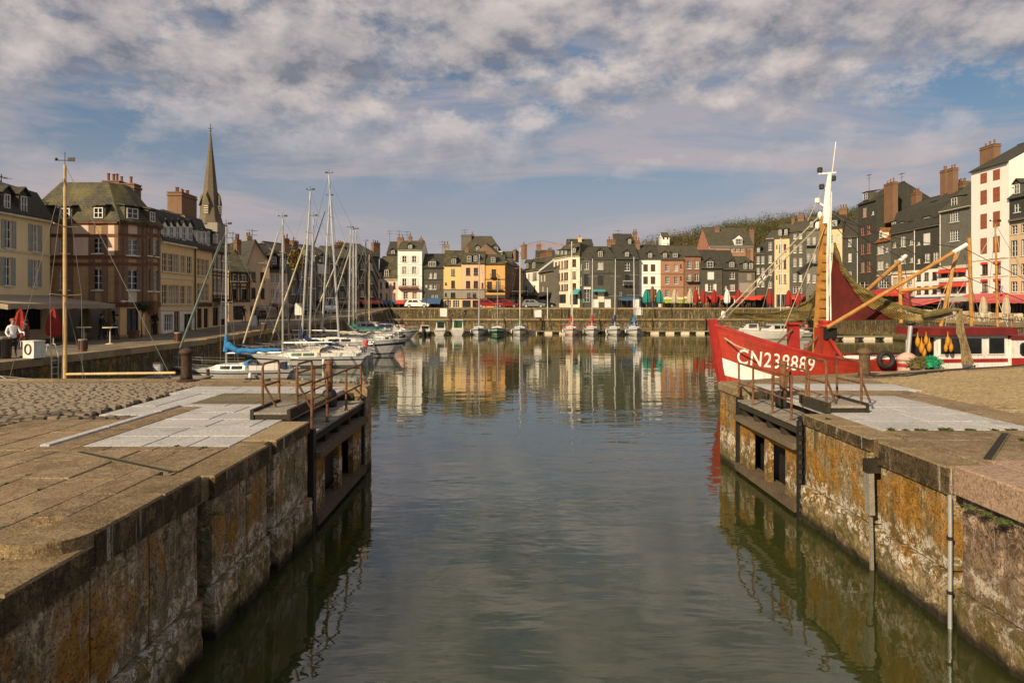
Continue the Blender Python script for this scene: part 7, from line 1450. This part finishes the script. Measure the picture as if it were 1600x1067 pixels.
# ---------------------------------------------------------------- cafe and quay furniture on the left
yel = [o for o in bpy.data.objects if o.get('label', '').startswith('pale yellow rendered')][0]
def parasol(label, X, Y, z, h, mat, r=.17, group=None, open_=False):
    t = thing('parasol', label, 'parasol', (X, Y, z), 0, group); MB().tube([(0, 0, 0), (0, 0, h)], .03, 6).build('pole', ALU, t); MB().lathe([(.35, 0), (.35, .06), (.08, .12)], 10).build('base', DARKP, t)
    mb = MB()
    if open_: mb.lathe([(1.6, h * .76), (1.62, h * .82), (.8, h * .93), (.05, h)], 8)
    else:
        n = 12; pr = [(r * .55, h * .22), (r * 1.15, h * .30), (r * 1.25, h * .5), (r * .9, h * .75), (r * .6, h * .9), (.03, h)]
        for rr_, zz in pr:
            for j in range(n): a = 2 * PI * j / n; k = rr_ * (1.18 if j % 2 else .78); mb.v.append(Vector((k * math.cos(a), k * math.sin(a), zz)))
        for i in range(len(pr) - 1):
            for j in range(n): q = (j + 1) % n; mb.f.append((i * n + j, i * n + q, (i + 1) * n + q, (i + 1) * n + j)); mb.m.append(0)
    mb.build('canopy', mat, t); return t
PR = paint('parasol_red', (.27, .02, .015), .2, .85, 4); POL = paint('parasol_olive', (.17, .13, .06), .2, .85, 4); PBE = paint('parasol_beige', (.42, .36, .25), .15, .85, 4); PTE = paint('parasol_teal', (.02, .20, .17), .15, .85, 4)
for px, by, hh, m_, lab in ((32.5, 545, 2.15, PR, 'closed red parasol behind the person in white'), (83.5, 540, 2.2, PR, 'closed red parasol behind the yellow mast'), (134, 531, 2.35, POL, 'closed olive parasol left of three at the cafe'), (167.5, 529, 2.5, POL, 'closed olive parasol at the corner of the beige awning'), (193.5, 528, 2.4, POL, 'closed olive parasol beside the corner house door')):
    p = gnd(px, by, 2.16); parasol(lab, p.x, p.y, 2.16, hh, m_, .27, 'closed parasols of the left cafe')
def round_table(label, X, Y, z, h, r, mat, group=None):
    t = thing('cafe_table', label, 'table', (X, Y, z), 0, group); MB().lathe([(r, h - .04), (r, h), (r * .97, h + .005)], 16).build('tabletop', mat, t); MB().lathe([(.24, 0), (.24, .03), (.04, .06), (.035, h - .04)], 10).build('leg', mat, t)
for px, by, lab in ((131, 537, 'tall round cafe table left of its twin near the closed parasols'), (172, 537.5, 'tall round cafe table right of its twin near the closed parasols')): p = gnd(px, by, 2.16); round_table(lab, p.x, p.y, 2.16, 1.02, .42, CREAMP)
def litter_bin(label, X, Y, z, r=.2, h=.62, mat=None, group='bins and posts along the left quay'):
    t = thing('litter_bin', label, 'bin', (X, Y, z), 0, group); MB().lathe([(r * .96, 0), (r, .05), (r, h * .9)], 14).build('drum', mat or BROWNP, t); MB().lathe([(r * 1.04, h * .9), (r * 1.04, h), (r * .7, h)], 14).build('rim', OLDW, t)
    for k in range(10): a = k * PI / 5; MB().box(-.03, .03, -.012, .012, .1, h * .85).build('slat', TIMBER, t, ((r + .012) * math.cos(a), (r + .012) * math.sin(a), 0), a + PI / 2)
litter_bin('dark slatted bin on the quay edge right of the yellow mast', -21.75, 34.6, 2.17); litter_bin('dark slatted bin on the left quay by the white shop front', LX(278, 43.5), 43.5, 2.17); litter_bin('dark bin by the quay edge beyond the white cabinet', LX(412, 57), 57, gz(57))
litter_bin('big dark bin cut by the left edge of the picture', LX(3, 30), 30, 2.17, .34, .95, DARKP)
p = gnd(53, 560, 2.17); t = thing('lifebuoy_cabinet', 'white cabinet with a lifebuoy ring on its side standing on the left quay', 'cabinet', (p.x, p.y, 2.17), -.35); t.scale = (.82, .82, .80)
MB().box(-.42, .42, -.3, .3, .04, .92).build('body', WHITE, t); MB().box(-.45, .45, -.33, .33, .92, .98).build('lid', WHITE, t); MB().tube([(.0 + .22 * math.cos(a * PI / 10), -.33, .52 + .27 * math.sin(a * PI / 10)) for a in range(21)], .04, 6, cap=False).build('lifebuoy_ring', BROWNP, t)
for q in (-.32, .32): MB().box(q - .06, q + .06, -.25, .25, 0, .04).build('foot', DARKP, t)
def panel(label, X, Y, z, h0, h1, wd, rz=0.0, post=True):
    t = thing('notice_board', label, 'sign', (X, Y, z), rz); MB().box(-wd / 2, wd / 2, -.03, .03, h0, h1).build('panel', WHITE, t)
    for q in (-wd * .35, wd * .35): MB().tube([(q, .06, 0), (q, .06, h1 - .05)], .03, 6).build('post', ALU, t)
panel('pale square notice board on a post beside the blue sail cover', LX(349, 62), 62, gz(62), .75, 2.0, .85); panel('white narrow cabinet on the quay between the first two masts', LX(396.5, 62), 62, gz(62), .1, 1.05, .5); panel('pale notice board on the quay behind the furled jib', LX(466, 80), 80, gz(80), .5, 1.9, .8)
panel('white square notice board on the lower quay above the motorboats', LX(693, 113), 113, 2.35, .35, 1.7, 1.15); panel('pale notice board on the lower quay below the side street', LX(840, 113.5), 113.5, 2.35, .25, 1.45, 1.3); panel('white notice board right of the blue covered sailboat', LX(998.5, 113), 113, 2.35, .6, 1.9, 1.15)
for px, lab in ((930.5, 'white sheet panel on the wall left of two below the dark slate corner'), (949.5, 'white sheet panel on the wall right of two below the dark slate corner'), (994, 'white sheet panel on the wall beside the teal parasols')): panel(lab, LX(px, 118), 118, 4.12, .05, 1.5, 1.05)
tag(MB().tube([(0, 0, 0), (0, 0, 5.2)], [.07, .05], 8).build('flagpole', WHITE, None, (LX(855.5, 113.5), 113.5, 2.34)), 'plain white pole on the lower quay left of the red covered sailboat', 'pole')
for px, py, Yl in ((609, 446, 118.5), (666.5, 450, 114)):
    t = thing('street_lamp', 'thin dark lamp post ' + ('near the pink house' if px < 640 else 'on the lower quay near the blue awnings'), 'street lamp', (LX(px, Yl), Yl, gz(118) if Yl > 117 else 2.35)); H_ = EYE + (HY - py) / F * Yl - t.location.z
    MB().tube([(0, 0, 0), (0, 0, .8), (0, 0, H_)], [.09, .06, .04], 8).build('post', DARKP, t); MB().lathe([(.1, H_), (.2, H_ + .3), (.22, H_ + .35), (.05, H_ + .5)], 8).build('lantern', LAMPG, t)
t = thing('power_pedestal', 'grey electricity pedestal on the quay foot left of the bollard', 'pedestal', (LX(247, 37.5), 37.5, .55)); MB().box(-.2, .2, -.15, .15, 0, .75).build('box', paint('grey_plastic', (.25, .26, .26), .1, .5), t); MB().box(-.22, .22, -.17, .17, .75, .83).build('cap', DARKP, t); MB().box(-.11, .11, -.17, -.151, .35, .6).build('door', ALU, t)
t = thing('jetty', 'low timber landing stage at the foot of the left quay wall', 'jetty', (-18.6, 36.5, 0))
for k in range(16): MB().box(-2.0, 1.6, -2.4 + k * .3, -2.12 + k * .3, .44, .52).build('plank', OLDW, t)
for x in (-1.7, 1.3):
    MB().box(x, x + .15, -2.4, 2.4, .28, .438).build('beam', DARKW, t)
    for y in (-2.2, 2.2): MB().tube([(x + .07, y, -1), (x + .07, y, .9)], .1, 8).build('pile', TIMBER, t)
t = thing('ladder', 'metal ladder with hooped rails going down the left quay wall', 'ladder', (QX + .12, 30.9, 0))
for q in (-.22, .22): MB().tube([(0, q, -.3), (0, q, 2.25), (-.15, q, 2.75), (-.5, q, 2.7), (-.55, q, 2.2)], .025, 6).build('rail', ALU, t)
for k in range(8): MB().tube([(0, -.22, -.1 + k * .3), (0, .22, -.1 + k * .3)], .02, 5).build('rung', ALU, t)
# ---------------------------------------------------------------- terraces on the right and at the far side
def chair_mesh(mat):
    def mk():
        mb = MB(); mb.box(-.21, .21, -.21, .21, .43, .47)
        for x in (-.19, .19):
            mb.beam((x, -.19, 0), (x, -.19, .43), .035); mb.beam((x, .19, 0), (x, .24, .86), .035)
        for z in (.6, .72, .84): mb.box(-.2, .2, .2, .235, z - .04, z + .03)
        return mb.mesh('cafe_chair', mat)
    return cached('chair' + mat.name, mk)
rr = random.Random(12); CHC = paint('cream_chair', (.60, .52, .38), .12, .6); CHB = paint('rattan_chair', (.33, .19, .08), .2, .7); k = 0
for i in range(9):
    for j in range(3):
        X = 51.3 + j * 1.9 + rr.uniform(-.15, .15); Y = 72 + i * 2.2 + rr.uniform(-.2, .2); z = gz(Y) + .005; k += 1
        round_table('round cream cafe table among the chairs on the right terrace', X, Y, z, .74, .36, CREAMP, 'tables on the right terrace')
        for q in range(4):
            a = q * PI / 2 + rr.uniform(-.3, .3) + .7; m_ = CHC if rr.random() < .7 else CHB
            o = link('cafe_chair', chair_mesh(m_), None, (X + .62 * math.cos(a), Y + .62 * math.sin(a), z), a - PI / 2); tag(o, ('cream slatted cafe chair' if m_ is CHC else 'brown rattan cafe chair') + ' among the crowded tables on the right terrace', 'chair', 'chairs on the right terrace')
for px, X, hh, lab in ((1536.5, 54, 2.7, 'closed beige parasol under the left part of the big red awning'), (1572, 54, 2.8, 'closed beige parasol beside the flag under the big red awning')): Y = X * F / (px - CX); parasol(lab, X, Y, gz(Y), hh, PBE, .28)
X = 54.5; Y = X * F / (1497 - CX); parasol('open grey green parasol at the left end of the right terrace', X, Y, gz(Y), 2.7, paint('parasol_grey', (.30, .29, .22), .1, .8), open_=True)
for px, X, lab in ((1417, 54.5, 'closed dark red parasol in front of the pink awning'), (1247, 44, 'closed red parasol left of the trawler mast'), (1232, 43, 'closed red parasol second left of the trawler mast'), (1203, 42, 'closed red parasol at the bend of the terraces')):
    Y = min(X * F / (px - CX), 119.5); X = LX(px, Y); parasol(lab, X, Y, gz(Y), 3.3, PR if px < 1400 else paint('parasol_wine', (.25, .03, .03)), .36)
for px, m_, lab in ((1010, PTE, 'closed teal parasol left of the brown one'), (1030.5, PTE, 'closed teal parasol right of the brown one'), (1019.5, BROWNP, 'tall closed brown parasol between two teal ones'), (1087.5, PR, 'closed red parasol at the left end of the red awnings'), (1099, PR, 'closed red parasol second under the red awnings'), (1116, PR, 'closed red parasol third under the red awnings'), (1136, WHITE, 'closed white parasol between the red ones'), (1154, PR, 'closed red parasol near the faded wall painting'), (1078, PBE, 'closed beige parasol at the lime green awning'), (1054, PBE, 'closed beige parasol in the middle of the lime green awning')):
    Y = 119.8; parasol(lab, LX(px, Y), Y, gz(Y), 3.3 if px != 1019.5 else 3.9, m_, .38 if m_ is not PTE else .5, 'closed parasols of the far terraces')
for i in range(30):
    px = rr.uniform(1036, 1178); Y = rr.uniform(118.6, 121.2); o = link('cafe_chair', chair_mesh(DARKP if rr.random() < .6 else CHB), None, (LX(px, Y), Y, gz(Y) + .005), rr.uniform(0, 6.28)); tag(o, ('dark' if o.data.materials[0] is DARKP else 'brown') + ' cafe chair on the far terrace below the red and green awnings', 'chair', 'chairs on the far terrace')
t = thing('flag', 'blue white and red flag hanging on a slanting pole by the white house', 'flag', (58.2, YR(1573) * .988, gz(80) + 3.4)); MB().tube([(0, 0, 0), (-.9, -.2, .7)], .03, 6).build('pole', WHITE, t)
for i, m_ in enumerate((paint('flag_blue', (.03, .06, .25)), WHITE, AW_RED)):
    mb = MB(); mb.grid(lambda u, v, i=i: (-.85 + .10 * (i + u) + .04 * math.sin(v * 6 + i), -.2 + .03 * math.sin((i + u) * 4), .68 - .05 * (i + u) - v * 1.0), 3, 6); mb.build('stripe', m_, t, recalc=False)

for px, Y, rz, a, b, lab in ((632, 119.2, .3, JG, TD, 'person in a grey coat standing left of the white car'), (700, 120.4, 1.2, JK, TB2, 'person in black and brown by the yellow house shop window'), (912, 120, -.6, JT, TD, 'person in a teal top near the dark slate corner house'), (968, 119.5, 2, JK, TD, 'person in black beside the white sheet panel and teal parasol'), (1126, 119, .2, JB, TD, 'person in a brown jacket under the red awnings'), (1148, 119.2, 1, JW, TD, 'person in a white jacket under the red awnings'), (1160, 119.5, .4, JG, TB2, 'person in a grey coat at the right end of the red awnings')):
    person(lab, LX(px, Y), Y, gz(Y), rz, a, b, None, .08)
for px, Y, rz, a, b, lab in ((402, 66, .5, JG, TD, 'person in a grey coat walking near the white cabinet'), (398, 74, 2.4, JB, TB2, 'person in a brown jacket in front of the pale gabled house'), (436, 80, .6, JK, TD, 'person in black in front of the light plaster house')):
    person(lab, LX(px, Y), Y, gz(Y), rz, a, b, None, .12)
